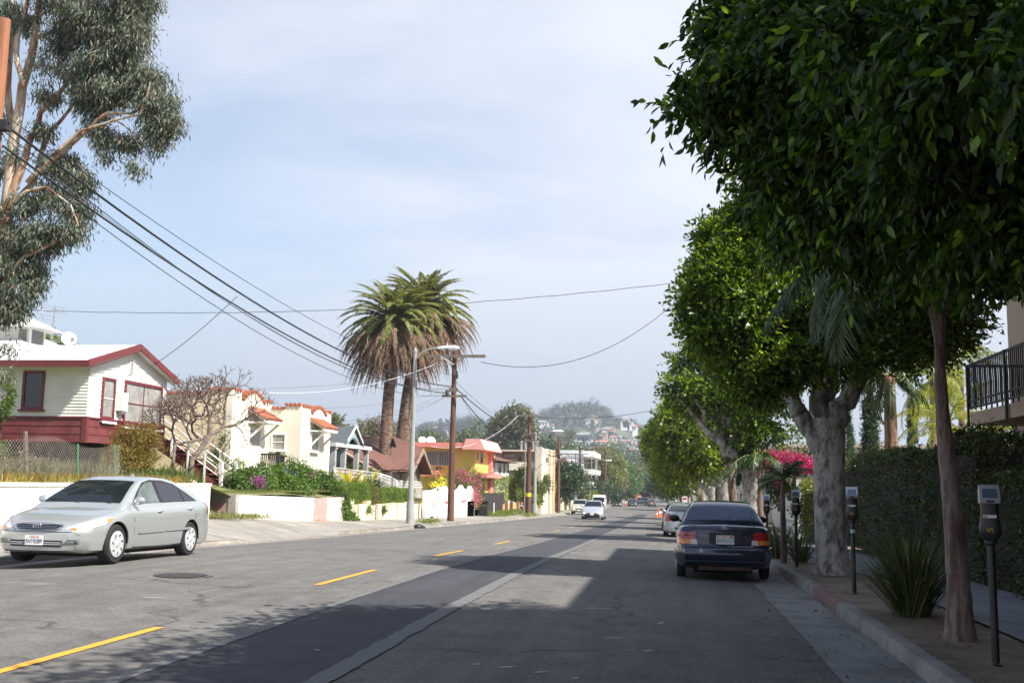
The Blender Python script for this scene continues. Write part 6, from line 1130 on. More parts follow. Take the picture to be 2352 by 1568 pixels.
        if lod < 2:
            for pl in P.get('seams', []): strip_(pl, (.013 if lod == 0 else .016), mTrim, 'door_seam', t)
            for (s, z) in P.get('handles', []):
                for sg in (-1, 1):
                    mb = MB(); y = c.side(s, z); p0 = c.warp(s-.075, sg*(y+.005), z); p1 = c.warp(s-.05, sg*(y+.035), z+.006); p2 = c.warp(s+.05, sg*(y+.035), z+.01); p3 = c.warp(s+.08, sg*(y+.005), z+.008); mb.tube([p0, p1, p2, p3], [.012, .015, .015, .012], 6); obj('door_handle', mb, P['paint'], t, smooth='soft')
        for sg in (-1, 1):
            s, z = P['mir']; y = c.cabside(s, z); mb = MB(); pp = c.warp(s, sg*(y+.13), z+.02); mb.ball(tuple(pp), (.105, .06, .07), 10, 7); mb.tube([c.warp(s, sg*y, z-.03), pp], .025, 5); obj('mirror', mb, P.get('mirm', P['paint']), t, smooth='soft')
        return t
    def front(c, y, z, up=.004): return c.warp(-up, y, z)
    def back(c, y, z, up=.004): return c.warp(c.L+up, y, z)
    def fpatch(c, name, pts, mat, par=None, up=.004, rear=False, thick=0):
        """polygon given by (y,z) on the nose or tail; points past the corner wrap round the side: (y,z,s)"""
        q = []
        for p in pts:
            if len(p) == 3: q.append(c.warp(p[2], (1 if p[0] > 0 else -1)*(c.side(p[2], p[1])+up), p[1]))
            else: q.append((c.back if rear else c.front)(p[0], p[1], up))
        return obj(name, c.drape(q, up), mat, par or c.t, smooth='all')
    def drape(c, q, up):
        if not hasattr(c, 'bvh'):
            from mathutils.bvhtree import BVHTree
            me = c.body.data; c.bvh = BVHTree.FromPolygons([v.co for v in me.vertices], [tuple(p.vertices) for p in me.polygons])
        Q = []
        for i in range(len(q)):
            a_, b_ = q[i], q[(i+1) % len(q)]; n = max(1, int((b_-a_).length/.05)); Q += [a_.lerp(b_, k/n) for k in range(n)]
        cen = sum(Q, Vector())/len(Q); mb = MB(); N = len(Q); R_ = 5; fl_ = cen-Vector((0, 0, cen.z))
        for r in range(R_):
            for v in Q:
                p = cen.lerp(v, 1-r/R_); h = c.bvh.find_nearest(p); nn = h[1]
                if nn.dot(p-Vector((0, 0, .6))) < 0: nn = -nn
                mb.v.append(tuple(h[0]+nn*up))
        h = c.bvh.find_nearest(cen); nn = h[1] if h[1].dot(cen-Vector((0, 0, .6))) > 0 else -h[1]; mb.v.append(tuple(h[0]+nn*up))
        for r in range(R_-1):
            for i in range(N): mb.f.append([r*N+i, r*N+(i+1) % N, (r+1)*N+(i+1) % N, (r+1)*N+i]); mb.m.append(0)
        for i in range(N): mb.f.append([(R_-1)*N+i, (R_-1)*N+(i+1) % N, R_*N]); mb.m.append(0)
        return mb
    conv = None
def wgrid(c, name, y0, y1, z0, z1, mat, par, rear=False, up=.006, n=8):
    B_ = c.back if rear else c.front
    q = [B_(lerp(y0, y1, i/n), z0, up) for i in range(n+1)]+[B_(lerp(y1, y0, i/n), z1, up) for i in range(n+1)]
    return obj(name, c.drape(q, up), mat, par, smooth='all')
def plate(c, z, txt=None, rear=False, y=0, script='California', up=.02, w=.305, h=.152):
    P0 = (c.back if rear else c.front)(y, z, up); ang = 0 if not rear else pi; nrm = Vector((0, 1 if not rear else -1, 0))
    T = Matrix.Translation(P0) @ Matrix.Rotation(pi if not rear else 0, 4, 'Z') @ Matrix.Rotation(pi/2, 4, 'X')
    mb = MB(); mb.box(-w/2, w/2, -h/2, h/2, -.012, 0, T); o = obj('number_plate', mb, mPlate, c.t)
    if txt:
        tx = text_mesh(txt, .098, .001, sx=.74); m2 = MB(); m2.add(tx.v, tx.f, T @ Matrix.Translation((0, -.018, .002))); obj('plate_number', m2, mPlT, o); tx = text_mesh(script, .042, .001, shear=.3); m2 = MB(); m2.add(tx.v, tx.f, T @ Matrix.Translation((0, .052, .002))); obj('plate_script', m2, mPlR, o)
        if rear:
            m2 = MB(); m2.box(.085, .14, .035, .066, 0, .002, T); obj('plate_tag', m2, mPlR, o); m2 = MB(); m2.box(-.14, -.1, .042, .066, 0, .002, T); obj('plate_tag', m2, M('tag_grey', (.2, .22, .3), .6), o)
    return o
def sedan(**k):
    P = dict(L=4.80, W=1.795, fo=.94, wb=2.72, rw=.325,
             top=[(0, .62), (.12, .70), (.45, .80), (1.0, .90), (1.35, .965), (2.4, .985), (3.6, 1.03), (4.2, 1.075), (4.62, 1.06), (4.8, .98)],
             hw=[(0, .60), (.06, .70), (.2, .80), (.5, .868), (1.0, .892), (2.4, .8975), (3.7, .893), (4.3, .872), (4.65, .82), (4.76, .75), (4.8, .68)],
             roof=[(1.10, .90), (1.20, .965), (1.5, 1.14), (1.8, 1.295), (2.05, 1.40), (2.35, 1.462), (2.7, 1.485), (3.1, 1.475), (3.42, 1.425), (3.72, 1.335), (4.02, 1.21), (4.28, 1.08), (4.33, 1.0)],
             ws=(1.26, 2.02), rs=(3.46, 4.2), mir=(1.56, 1.02), tumble=.52,
             sw=[[(1.62, 1.00), (2.52, 1.01), (2.50, 1.38), (2.26, 1.365), (1.98, 1.25)], [(2.62, 1.01), (3.45, 1.04), (3.40, 1.28), (3.12, 1.37), (2.62, 1.39)], [(3.51, 1.04), (3.93, 1.06), (3.47, 1.27)]],
             frame=[(1.52, .985), (4.03, 1.045), (3.70, 1.20), (3.30, 1.36), (2.9, 1.415), (2.45, 1.415), (2.15, 1.36), (1.85, 1.20)],
             seams=[[(1.50, .26), (1.47, .5), (1.47, .75), (1.52, .95)], [(2.58, .24), (2.57, .5), (2.56, .95)], [(3.95, 1.0), (3.88, .8), (3.72, .6), (3.40, .42), (3.30, .26), (2.6, .24), (1.5, .255)]],
             handles=[(2.38, .86), (3.60, .90)])
    P.update(k); return P
# ---- the silver sedan on the left
mSilver = paint('silver_green_paint', (.45, .475, .47), .5, .28); A = Car(sedan(paint=mSilver, gw=mGl, gs=mGlT, gs1=mGlG))
XC, YC = -9.98, 14.92; zc = ground(-9.6, 17.5)-.005
yc_ = 16.15+.94-2.4         # centre so that the front wheel stands at Y=16.15
car = A.build('silver four-door sedan parked at the left kerb facing the camera', 'car', (XC, 17.96, .125), pi, name='parked_car'); car.rotation_euler = (.018, 0, pi)
A.conv = Vector((0, .01, 0))
for sg in (-1, 1):
    h = A.fpatch('headlight', [(sg*.50, .57), (sg*.47, .60), (sg*.56, .665), (sg*.70, .72, .30), (sg*.8, .765, .62), (sg*.8, .755, .86), (sg*.8, .70, .70), (sg*.8, .63, .40), (sg*.8, .575, .12), (sg*.60, .555)][::sg], mLamp, up=.008)
    A.conv = None; A.fpatch('indicator', [(sg*.8, .755, .84), (sg*.8, .70, .70), (sg*.8, .675, .60), (sg*.8, .745, .62)][::sg], mAmb, h, up=.013); A.fpatch('inner_indicator', [(sg*.56, .575), (sg*.65, .575), (sg*.63, .615), (sg*.55, .61)][::sg], mAmb, h, up=.022); A.conv = Vector((0, .01, 0))
    f_ = wgrid(A, 'fog_grille', sg*.46, sg*.70, .345, .42, M('vent_silver', (.42, .44, .44), .4, .1, 10, metal=.4), A.t, up=.010); mb = MB()
    for k in range(4): mb.tube([A.front(sg*(.46+.02*k), .35+.02*k, .014), A.front(sg*.58, .35+.02*k, .014), A.front(sg*(.70-.0*k), .35+.02*k, .014)], .004, 4)
    obj('fins', mb, mTrim, f_)
A.conv = None
g = A.fpatch('grille', [(-.42, .665), (-.2, .675), (0, .678), (.2, .675), (.42, .665), (.36, .60), (.28, .56), (.15, .545), (0, .54), (-.15, .545), (-.28, .56), (-.36, .60)], mTrim, up=.012); mb = MB()
for k in range(4): z = .565+.028*k; w = .30+.034*k; mb.tube([A.front(-w+2*w*i/8, z, .018) for i in range(9)], .006, 4)
mb.tube([A.front(.43*cos(a), .61+.068*sin(a)*(1 if sin(a) < 0 else .95), .016) for a in [2*pi*i/28 for i in range(29)]], .007, 5); obj('grille_bars', mb, mChr, g)
def emblem(c, z, r, par, rear=False, up=.03):
    B = (c.back if rear else c.front)(0, z, up); sg = -1 if rear else 1; mb = MB()
    def el(a, b, cz): mb.tube([B+Vector((a*cos(t), 0, cz+b*sin(t))) for t in [2*pi*i/20 for i in range(21)]], r*.10, 5, False)
    el(r, r*.68, 0); el(r*.33, r*.62, 0); el(r*.66, r*.22, r*.36); return obj('emblem', mb, mChr, par, smooth='all')
emblem(A, .625, .07, g, up=.03)
lg = wgrid(A, 'lower_grille', -.44, .44, .30, .40, mTrim, A.t, up=.009, n=12); mb = MB()
for z in (.335, .365): mb.tube([A.front(-.43+.86*i/10, z, .014) for i in range(11)], .005, 4)
obj('lower_bars', mb, mHub, lg)
mb = MB(); mb.tube([A.front(-.72+1.44*i/14, .535-.0*abs(i-7), .003) for i in range(15)], .004, 4); obj('bumper_seam', mb, mTrim, A.t)
plate(A, .40, '5NYR089', up=.03)
A.strip_([(1.62, .50), (2.52, .515)], .045, mSilver, 'side_moulding', A.t, .012); A.strip_([(2.62, .52), (3.62, .535)], .045, mSilver, 'side_moulding', A.t, .012)
A.strip_([(1.62, .474), (2.52, .489)], .011, mTrim, 'moulding_shadow_gap', A.t, .009); A.strip_([(2.62, .494), (3.62, .509)], .011, mTrim, 'moulding_shadow_gap', A.t, .009)
for sg in (-1, 1): A.fpatch('tail_light', [(sg*.8, .98, 4.55), (sg*.8, .80, 4.50), (sg*.8, .80, 4.72), (sg*.8, .94, 4.72)][::sg], mTail, up=.01)
mb = MB(); 
for (a, b) in ((-.55, -.02), (.02, .62)): mb.tube([A.warp(1.24, a, .985), A.warp(1.30, (a+b)/2, 1.03), A.warp(1.33, b, 1.045)], .007, 4)
obj('wiper', mb, mTrim, A.t); p = A.warp(2.9, 0, 1.48); mb = MB(); mb.prism([(p.y-.06, p.z), (p.y+.04, p.z), (p.y-.05, p.z+.05)], 0, -.02, .02); obj('antenna', mb, mSilver, A.t)
mb = MB(); mb.tube([A.warp(3.99, .8*0+(A.side(4.1, .86)+.002), .90), A.warp(4.2, A.side(4.2, .86)+.002, .9)], .004, 4); obj('fuel_door', mb, mTrim, A.t)
st_ = MB(); st_.box(-.1, .14, -.18, -.1, .0, .1); 
# ---- the dark blue sedan on the right
mNavy = paint('dark_navy_paint', (.012, .017, .040), .35, .28); Bk = dict(L=4.12, W=1.66, fo=.80, wb=2.38, rw=.285, tw=.165, track=1.62-.16,
    top=[(0, .60), (.12, .68), (.5, .80), (1.1, .92), (1.25, .95), (2.2, .94), (3.2, .97), (3.7, .985), (3.98, .97), (4.12, .90)], hw=[(0, .58), (.06, .68), (.3, .79), (.7, .82), (2, .83), (3.3, .828), (3.8, .81), (3.98, .775), (4.07, .735), (4.12, .70)],
    roof=[(1.0, .88), (1.1, .94), (1.6, 1.22), (1.85, 1.33), (2.1, 1.372), (2.5, 1.38), (2.85, 1.35), (3.1, 1.28), (3.35, 1.15), (3.6, 1.02), (3.68, .96)], ws=(1.16, 1.84), rs=(2.93, 3.56), mir=(1.45, .98), tumble=.50,
    sw=[[(1.5, .97), (2.2, .97), (2.2, 1.3), (1.85, 1.26)], [(2.27, .97), (2.95, .98), (2.8, 1.2), (2.65, 1.28), (2.27, 1.3)], [(3.0, .985), (3.25, .99), (2.9, 1.19)]], frame=[(1.42, .955), (3.35, .975), (3.0, 1.2), (2.7, 1.31), (1.9, 1.31)],
    seams=[[(1.35, .26), (1.33, .6), (1.38, .93)], [(2.23, .24), (2.23, .93)], [(3.3, .95), (3.2, .7), (2.95, .5), (2.85, .26), (1.35, .25)]], handles=[(2.08, .83), (3.0, .85)], bowR=.10, bowF=.2, bot=[(0, .22), (.3, .18), (3.7, .2), (4.12, .30)],
    tail=[(0, .14), (.30, .06), (.36, 0), (.56, .0), (.62, .05), (.85, .07), (1.0, .12)], paint=mNavy, gr=M('sky_reflecting_glass', (.05, .065, .12), .08, .25, 1.5, spec=.6), mirm=mTrim)
T_ = Car(Bk); YT = 18.72; XT = .93
T_.build('dark navy blue sedan parked at the right kerb, seen from behind', 'car', (XT, YT+2.06, ground(XT, YT+1)-.0), 0, name='parked_car')
def tb(nm, pts, mat, par=None, up=.006): return T_.fpatch(nm, pts, mat, par, up, True)
for sg in (-1, 1):
    tl = tb('tail_light', [(sg*.50, .845), (sg*.64, .85), (sg*.8, .84, 4.02), (sg*.8, .84, 3.90), (sg*.8, .74, 3.88), (sg*.8, .72, 4.02), (sg*.64, .72), (sg*.485, .725)][::-sg], mTail, up=.010)
    tb('amber_lens', [(sg*.50, .72), (sg*.8, .72, 4.03), (sg*.8, .72, 3.90), (sg*.8, .64, 3.92), (sg*.8, .635, 4.02), (sg*.58, .635)][::-sg], mAmb, tl, up=.010); tb('reversing_lens', [(sg*.47, .72), (sg*.565, .72), (sg*.575, .635), (sg*.46, .635)][::-sg], mClr, tl, up=.014)
    mb = MB(); mb.tube([T_.back(sg*.62, z, .013) for z in (.722, .85)], .004, 4); mb.tube([T_.back(sg*y, .785, .013) for y in (.49, .6, .7)], .004, 4); obj('lens_rib', mb, M('dark_red', (.12, .005, .005), .3), tl)
rec = wgrid(T_, 'plate_recess', -.26, .29, .655, .85, mTrim, T_.t, True, .008); wgrid(T_, 'plate_light_bar', -.27, .30, .845, .862, M('navy_garnish', (.03, .035, .07), .3, coat=1), T_.t, True, .012); pl = plate(T_, .725, '3RMD127', True, y=-.0+.012, up=.03)
bmp = MB(); nn_ = 26
for z, up_ in ((.275, .0), (.30, .028), (.40, .038), (.52, .038), (.585, .03), (.60, .0)):
    for i in range(nn_+1):
        y = -.80+1.6*i/nn_; q = T_.warp(T_.L, max(-.70, min(.70, y)), z); e = max(0, abs(y)-.70); p = T_.warp(T_.L-e*5.5, (1 if y > 0 else -1)*(T_.side(T_.L-e*5.5, z)), z) if e > 0 else q; nr = Vector(((1 if y > 0 else -1)*min(1, e*12), -1+min(1, e*12), 0)); bmp.v.append(tuple(p+nr*up_))
for r_ in range(5):
    for i in range(nn_): a = r_*(nn_+1)+i; bmp.f.append([a, a+1, a+nn_+2, a+nn_+1]); bmp.m.append(0)
bo_ = obj('rear_bumper', bmp, mNavy, T_.t, smooth='soft'); mb = MB(); mb.tube([T_.back(-.72+1.44*i/12, .36, .045) for i in range(13)], .008, 4); obj('bumper_strip', mb, M('worn_navy', (.05, .055, .08), .5), bo_)
mb = MB(); mb.tube([T_.back(-.46+.92*i/12, .632, .006) for i in range(13)], .004, 4)
for sg in (-1, 1): mb.tube([T_.back(sg*.475, .73, .01), T_.back(sg*.455, .86, .008), T_.warp(3.98, sg*.52, .975), T_.warp(3.75, sg*.58, .975)], .004, 4)
mb.tube([T_.warp(4.1, -.6+1.2*i/10, .905) for i in range(11)], .003, 4); obj('boot_seam', mb, mTrim, T_.t)
for txt, y, z, sz, sx in (('TOYOTA', -.37, .785, .038, 1.5), ('TERCEL', .415, .742, .03, 1.1), ('DX', .50, .695, .042, 1.5)):
    tx = text_mesh(txt, sz, .002, sx=sx); B0 = T_.back(y, z, .01); m2 = MB(); m2.add(tx.v, tx.f, Matrix.Translation(B0) @ Matrix.Rotation(pi/2, 4, 'X')); obj('lettering', m2, mChr if txt != 'TERCEL' else M('dull_lettering', (.08, .08, .1), .5), T_.t)
emblem(T_, .925, .045, T_.t, True, .0)
sk_ = MB(); B0 = T_.back(-.40, .535, .045); sk_.add([B0+Vector((.038*cos(a), 0, .038*sin(a))) for a in [2*pi*i/18 for i in range(18)]], [tuple(range(18))]); so_ = obj('round_sticker', sk_, M('sticker_pale_blue', (.55, .62, .75), .5), T_.t); mb = MB()
for rr, n0, n1 in ((.031, 0, 18), (.017, 10, 17)): mb.tube([B0+Vector((rr*cos(a), -.002, rr*sin(a))) for a in [2*pi*i/18 for i in range(n0, n1+1)]], .002, 4)
for e in (-1, 1): mb.ball(tuple(B0+Vector((.011*e, -.002, .01))), .0035, 6, 4)
obj('sticker_face', mb, mPlT, so_)
mb = MB(); mb.box(-.45, .45, -1.95, -1.75, .20, .30); mb.tube([(.28, -2.0, .24), (.28, -1.4, .25)], .03, 8); mb.box(.12, .42, -1.9, -1.55, .2, .3); obj('exhaust', mb, M('rusty_metal', (.08, .05, .035), .8, .4, 10), T_.t)
# high brake light, sill line
mb = MB(); a0 = T_.cabtop(3.05, -.12, .012); 
# ---- generic vehicles
def gen(kind, col, label, X, Y, rz=0, metal=.4, lod=1, group=None, cat='car', name='parked_car', zo=0, **k):
    pm = paint('paint_'+kind, col, metal)
    if kind == 'sedan': P = sedan(paint=pm)
    elif kind == 'hatch': P = sedan(L=4.48, W=1.76, fo=.93, wb=2.70, rw=.31, top=[(0, .62), (.1, .72), (.4, .86), (.9, .97), (1.2, 1.02), (2.4, 1.0), (4.2, 1.04), (4.48, .98)], hw=[(0, .62), (.1, .74), (.3, .83), (.7, .875), (3.9, .875), (4.3, .84), (4.48, .74)], roof=[(.9, .93), (1.0, .99), (1.5, 1.28), (1.85, 1.42), (2.3, 1.49), (2.9, 1.47), (3.6, 1.36), (4.1, 1.22), (4.3, 1.05), (4.36, .98)], ws=(1.08, 1.88), rs=(3.75, 4.26), sw=[[(1.5, 1.02), (2.5, 1.02), (2.5, 1.38), (2.1, 1.35)], [(2.6, 1.02), (3.6, 1.06), (3.4, 1.28), (2.6, 1.39)]], frame=[(1.4, 1.0), (3.9, 1.05), (3.6, 1.25), (2.6, 1.42), (2.1, 1.38)], paint=pm)
    elif kind == 'suv': P = sedan(L=4.5, W=1.80, fo=.9, wb=2.62, rw=.35, top=[(0, .75), (.1, .86), (.5, .98), (1.1, 1.05), (1.3, 1.08), (4.3, 1.1), (4.5, 1.0)], hw=[(0, .66), (.1, .78), (.4, .87), (1, .895), (4.1, .89), (4.4, .85), (4.5, .78)], roof=[(1.0, 1.0), (1.1, 1.06), (1.55, 1.4), (1.85, 1.58), (2.4, 1.66), (3.9, 1.63), (4.2, 1.52), (4.4, 1.1), (4.44, 1.0)], ws=(1.17, 1.78), rs=(4.06, 4.38), tumble=.36, sw=[[(1.5, 1.1), (2.4, 1.1), (2.4, 1.53), (1.85, 1.5)], [(2.5, 1.1), (3.35, 1.1), (3.35, 1.53), (2.5, 1.54)], [(3.45, 1.1), (4.1, 1.12), (3.95, 1.5), (3.45, 1.53)]], frame=[(1.42, 1.08), (4.2, 1.1), (4.0, 1.55), (1.85, 1.56)], mir=(1.5, 1.15), paint=pm, bot=[(0, .3), (4.5, .32)])
    elif kind == 'van': P = sedan(L=5.2, W=1.95, fo=.85, wb=3.2, rw=.35, top=[(0, .8), (.1, .95), (.5, 1.1), (1.0, 1.2), (5.0, 1.2), (5.2, 1.15)], hw=[(0, .75), (.15, .9), (.5, .96), (1, .97), (5.0, .97), (5.2, .93)], roof=[(.6, 1.05), (.7, 1.15), (1.2, 1.7), (1.5, 1.98), (2, 2.08), (4.9, 2.06), (5.1, 1.98), (5.16, 1.2)], ws=(.8, 1.44), rs=(5.08, 5.12), tumble=.14, sw=[[(1.3, 1.25), (2.0, 1.25), (2.0, 1.75), (1.6, 1.75)]], frame=[(1.2, 1.22), (2.05, 1.22), (2.05, 1.8), (1.55, 1.8)], mir=(1.2, 1.3), seams=[], handles=[], paint=pm, bowR=.03, tail=[(0, .04), (.4, 0), (2.2, .05)], bot=[(0, .3), (5.2, .32)])
    elif kind == 'mail': P = sedan(L=4.5, W=1.92, fo=.8, wb=2.75, rw=.34, top=[(0, .9), (.1, 1.0), (.9, 1.08), (1.0, 1.1), (4.5, 1.1)], hw=[(0, .85), (.1, .92), (.4, .96), (4.4, .96), (4.5, .94)], roof=[(.75, 1.0), (.8, 1.1), (1.1, 1.7), (1.3, 2.1), (1.45, 2.2), (4.4, 2.2), (4.48, 2.1), (4.5, 1.1)], ws=(.87, 1.2), rs=(4.42, 4.47), tumble=.03, sw=[[(1.35, 1.15), (2.2, 1.15), (2.2, 1.95), (1.5, 1.95)]], frame=[(1.3, 1.12), (2.25, 1.12), (2.25, 2.0), (1.5, 2.0)], mir=(1.1, 1.4), seams=[], handles=[], paint=pm, bowF=.08, bowR=.02, nose=[(0, 0), (2, .05)], tail=[(0, 0), (2, 0)], bot=[(0, .35), (4.5, .35)])
    elif kind == 'coupe': P = sedan(L=4.7, W=1.82, rw=.33, roof=[(1.15, .90), (1.3, .98), (1.7, 1.2), (2.05, 1.33), (2.5, 1.40), (2.9, 1.385), (3.3, 1.30), (3.7, 1.18), (4.05, 1.05), (4.15, .98)], ws=(1.38, 1.98), rs=(3.2, 3.95), sw=[[(1.8, .99), (2.9, 1.0), (2.85, 1.28), (2.2, 1.27)], [(2.95, 1.0), (3.5, 1.04), (3.1, 1.24)]], frame=[(1.7, .98), (3.6, 1.04), (3.1, 1.28), (2.3, 1.31)], paint=pm)
    elif kind == 'pickup': P = sedan(L=5.1, W=1.85, fo=.9, wb=3.1, rw=.36, top=[(0, .85), (.1, .95), (.5, 1.0), (1.2, 1.06), (5.0, 1.06), (5.1, 1.04)], hw=[(0, .75), (.1, .85), (.4, .9), (1, .92), (4.9, .92), (5.1, .88)], roof=[(1.2, 1.0), (1.3, 1.08), (1.65, 1.4), (1.9, 1.6), (2.3, 1.68), (3.1, 1.68), (3.2, 1.72), (4.8, 1.72), (5.0, 1.66), (5.06, 1.06)], ws=(1.36, 1.84), rs=(4.97, 5.04), tumble=.3, sw=[[(1.6, 1.1), (2.3, 1.1), (2.3, 1.52), (1.95, 1.5)], [(2.4, 1.1), (3.0, 1.1), (3.0, 1.52), (2.4, 1.52)], [(3.3, 1.15), (4.7, 1.15), (4.65, 1.5), (3.35, 1.52)]], frame=[(1.5, 1.08), (4.8, 1.1), (4.75, 1.55), (1.95, 1.55)], mir=(1.55, 1.15), paint=pm, bowR=.03, tail=[(0, .04), (.4, 0), (2.2, .06)], bot=[(0, .38), (5.1, .42)])
    P.update(k); c = Car(P); W = P['W']/2; L = P['L']; zt = interp(0, P['top']); zr_ = interp(L, P['top']); z0 = ground(X, Y)+zo
    t = c.build(label, cat, (X, Y, z0), rz, group, name, lod)
    for sg in (-1, 1):
        c.conv = None; c.fpatch('headlight', [(sg*.50, zt-.16), (sg*.48, zt-.06), (sg*.7, zt-.02, .14), (sg*.8, zt+.02, .45), (sg*.8, zt-.08, .35), (sg*.8, zt-.15, .12)][::sg], mLamp, up=.012)
        if kind in ('van', 'mail', 'pickup'): wgrid(c, 'tail_light', sg*.76, sg*.88, zr_-.38, zr_-.08, mTail, t, True, .02, 3)
        elif k.get('tailtype') == 'tri': c.fpatch('tail_light', [(sg*.45, zr_-.10), (sg*.8, zr_-.04, L-.28), (sg*.8, zr_-.20, L-.22), (sg*.8, zr_-.34, L-.1), (sg*.66, zr_-.34)][::-sg], mTail, rear=True, up=.014)
        else: c.fpatch('tail_light', [(sg*.48, zr_-.08), (sg*.62, zr_-.06), (sg*.8, zr_-.04, L-.2), (sg*.8, zr_-.2, L-.18), (sg*.62, zr_-.24), (sg*.48, zr_-.22)][::-sg], mTail, rear=True, up=.012)
    g_ = wgrid(c, 'grille', -.36, .36, zt-.2, zt-.08, mTrim, t, False, .012, 5); wgrid(c, 'lower_grille', -.58, .58, .28, .42, mTrim, t, False, .014, 7)
    plate(c, .47, up=.03); plate(c, .72 if kind not in ('van', 'pickup', 'mail') else .8, rear=True, up=.03)
    if kind in ('van', 'pickup', 'mail'):
        zz_ = {'van': (1.3, 1.75), 'pickup': (1.15, 1.55), 'mail': (1.4, 1.9)}[kind]; mb = MB(); y = -L/2-.012; mb.box(-W*.68, W*.68, y-.01, y+.08, zz_[0], zz_[1]); obj('back_glass', mb, mGl, t); mb = MB(); mb.box(-W*.95, W*.95, -L/2-.12, -L/2+.1, .42, .58); obj('rear_bumper', mb, mChr if kind == 'pickup' else mTrim, t)
    return t, c
G_L, G_R, G_M = 'cars parked along the left kerb', 'cars parked along the right kerb', 'vehicles driving on the street'
t, c = gen('hatch', (.46, .48, .54), 'silver hatchback driving towards the camera with its headlights on', -6.0, 84.5, pi, name='car', group=G_M, lod=0); wgrid(c, 'black_intake', -.56, .56, .24, .46, mTrim, t, False, .02, 8)
mLit = bpy.data.materials.new('lit_headlamp'); mLit.use_nodes = True; e_ = mLit.node_tree.nodes['Principled BSDF']; e_.inputs['Emission Color'].default_value = (1, .95, .85, 1); e_.inputs['Emission Strength'].default_value = 2.5
for sg in (-1, 1): mb = MB(); mb.ball(tuple(c.front(sg*.62, .55, .03)), (.07, .03, .05), 8, 6); obj('lit_lamp', mb, mLit, t)
t, c = gen('coupe', (.42, .44, .45), 'silver coupe with large red tail lights parked ahead of the dark blue sedan', .62, 46.5, 0, group=G_R, tailtype='tri')
gen('sedan', (.03, .032, .036), 'charcoal sedan mostly hidden behind the silver coupe', .45, 57, 0, group=G_R); gen('sedan', (.2, .2, .21), 'dark grey car between the charcoal sedan and the white pickup', .7, 70, 0, group=G_R)
gen('pickup', (.72, .72, .70), 'white pickup truck with a white camper shell parked past the orange cones', .55, 131, 0, group=G_R, metal=0, cat='pickup truck'); gen('suv', (.30, .31, .33), 'grey sport utility vehicle parked in front of the white pickup', .8, 146, 0, group=G_R)
gen('suv', (.6, .58, .5), 'beige-roofed wagon parked behind the oncoming silver hatchback', -9.9, 118, pi, group=G_L); gen('mail', (.78, .78, .77), 'boxy white delivery truck parked at the left kerb behind the beige wagon', -9.9, 150, pi, group=G_L, metal=0, cat='truck')
gen('sedan', (.035, .04, .045), 'dark green-black sedan parked beyond the white delivery truck', -10.1, 205, pi, group=G_L); gen('hatch', (.018, .018, .02), 'black compact car driving towards the camera in the distance', -7.4, 212, pi, group=G_M, name='car')
gen('suv', (.42, .44, .47), 'silver crossover turning sideways at the far junction', -6.4, 240, R(70), group=G_M, name='car'); gen('sedan', (.10, .10, .11), 'dark grey sedan driving away in the right lane', -3.6, 214, 0, group=G_M, name='car')
gen('sedan', (.70, .70, .70), 'white sedan beyond the turning silver crossover', -10.2, 300, pi, group=G_L, metal=0, lod=2); gen('van', (.78, .78, .77), 'white van seen from behind far down the right side', -1.0, 305, 0, group=G_R, metal=0, cat='van', lod=2)
gen('sedan', (.05, .055, .07), 'dark car on the rising road beyond the junction', -8.8, 420, pi, group=G_M, lod=2, name='car'); gen('suv', (.72, .72, .72), 'nearer white car high on the rising road', -9.2, 500, pi, group=G_M, lod=2, name='car', metal=0); gen('sedan', (.66, .66, .68), 'farther white car high on the rising road', -8.0, 545, pi, group=G_M, lod=2, name='car', metal=0)
gen('sedan', (.75, .75, .75), 'white sedan backed into the driveway behind the second lamp post', -15.6, 98, R(-60), group='', metal=0); gen('sedan', (.3, .3, .32), 'grey car parked far down the right kerb', .7, 180, 0, group=G_R, lod=2); gen('suv', (.6, .6, .6), 'pale car parked just before the far junction on the right', .7, 235, 0, group=G_R, lod=2)
# ============================================================ POLES, WIRES, FAR BUILDINGS, HILLS, GUM TREE
# ---- big gum tree on the left
mGum = leafmat('gum_leaf', (.055, .085, .06), (.19, .22, .15), .25, .5, .8, third=(.24, .13, .08)); 
m, n, b, o = newmat('gum_bark'); v = pos(n); kk = n.nodes.new('ShaderNodeMapping'); kk.inputs['Scale'].default_value = (1.5, 1.5, .3); n.links.new(v, kk.inputs[0]); n.links.new(ramp(n, nz(n, 2.2, 6, .65, kk.outputs[0]), [(.36, (.14, .06, .035)), (.46, (.36, .19, .11)), (.55, (.50, .40, .30)), (.66, (.42, .40, .35))]), b.inputs[0]); b.inputs['Roughness'].default_value = .8; mGBark = m
YG = 26.0; gq = lambda x, y, Y=YG: onY(x, y, Y)
gt_ = empty('gum_tree', (gq(-75, 1100).x, YG, 1.5), 'tall gum tree with peeling bark and drooping grey-green leaves over the bungalow', 'tree'); mb = MB()
def br(pl, r0, r1, Y=YG, n=8):
    k = len(pl); pts = []
    for (x, y) in pl: pts.append(gq(x, y, Y))
    out = []
    for i in range(k-1):
        for j in range(3): out.append(pts[i].lerp(pts[i+1], j/3)+Vector((rnd.uniform(-1, 1), rnd.uniform(-1, 1), 0))*.03)
    out.append(pts[-1]); mb.tube(out, [lerp(r0, r1, i/(len(out)-1)) for i in range(len(out))], n)
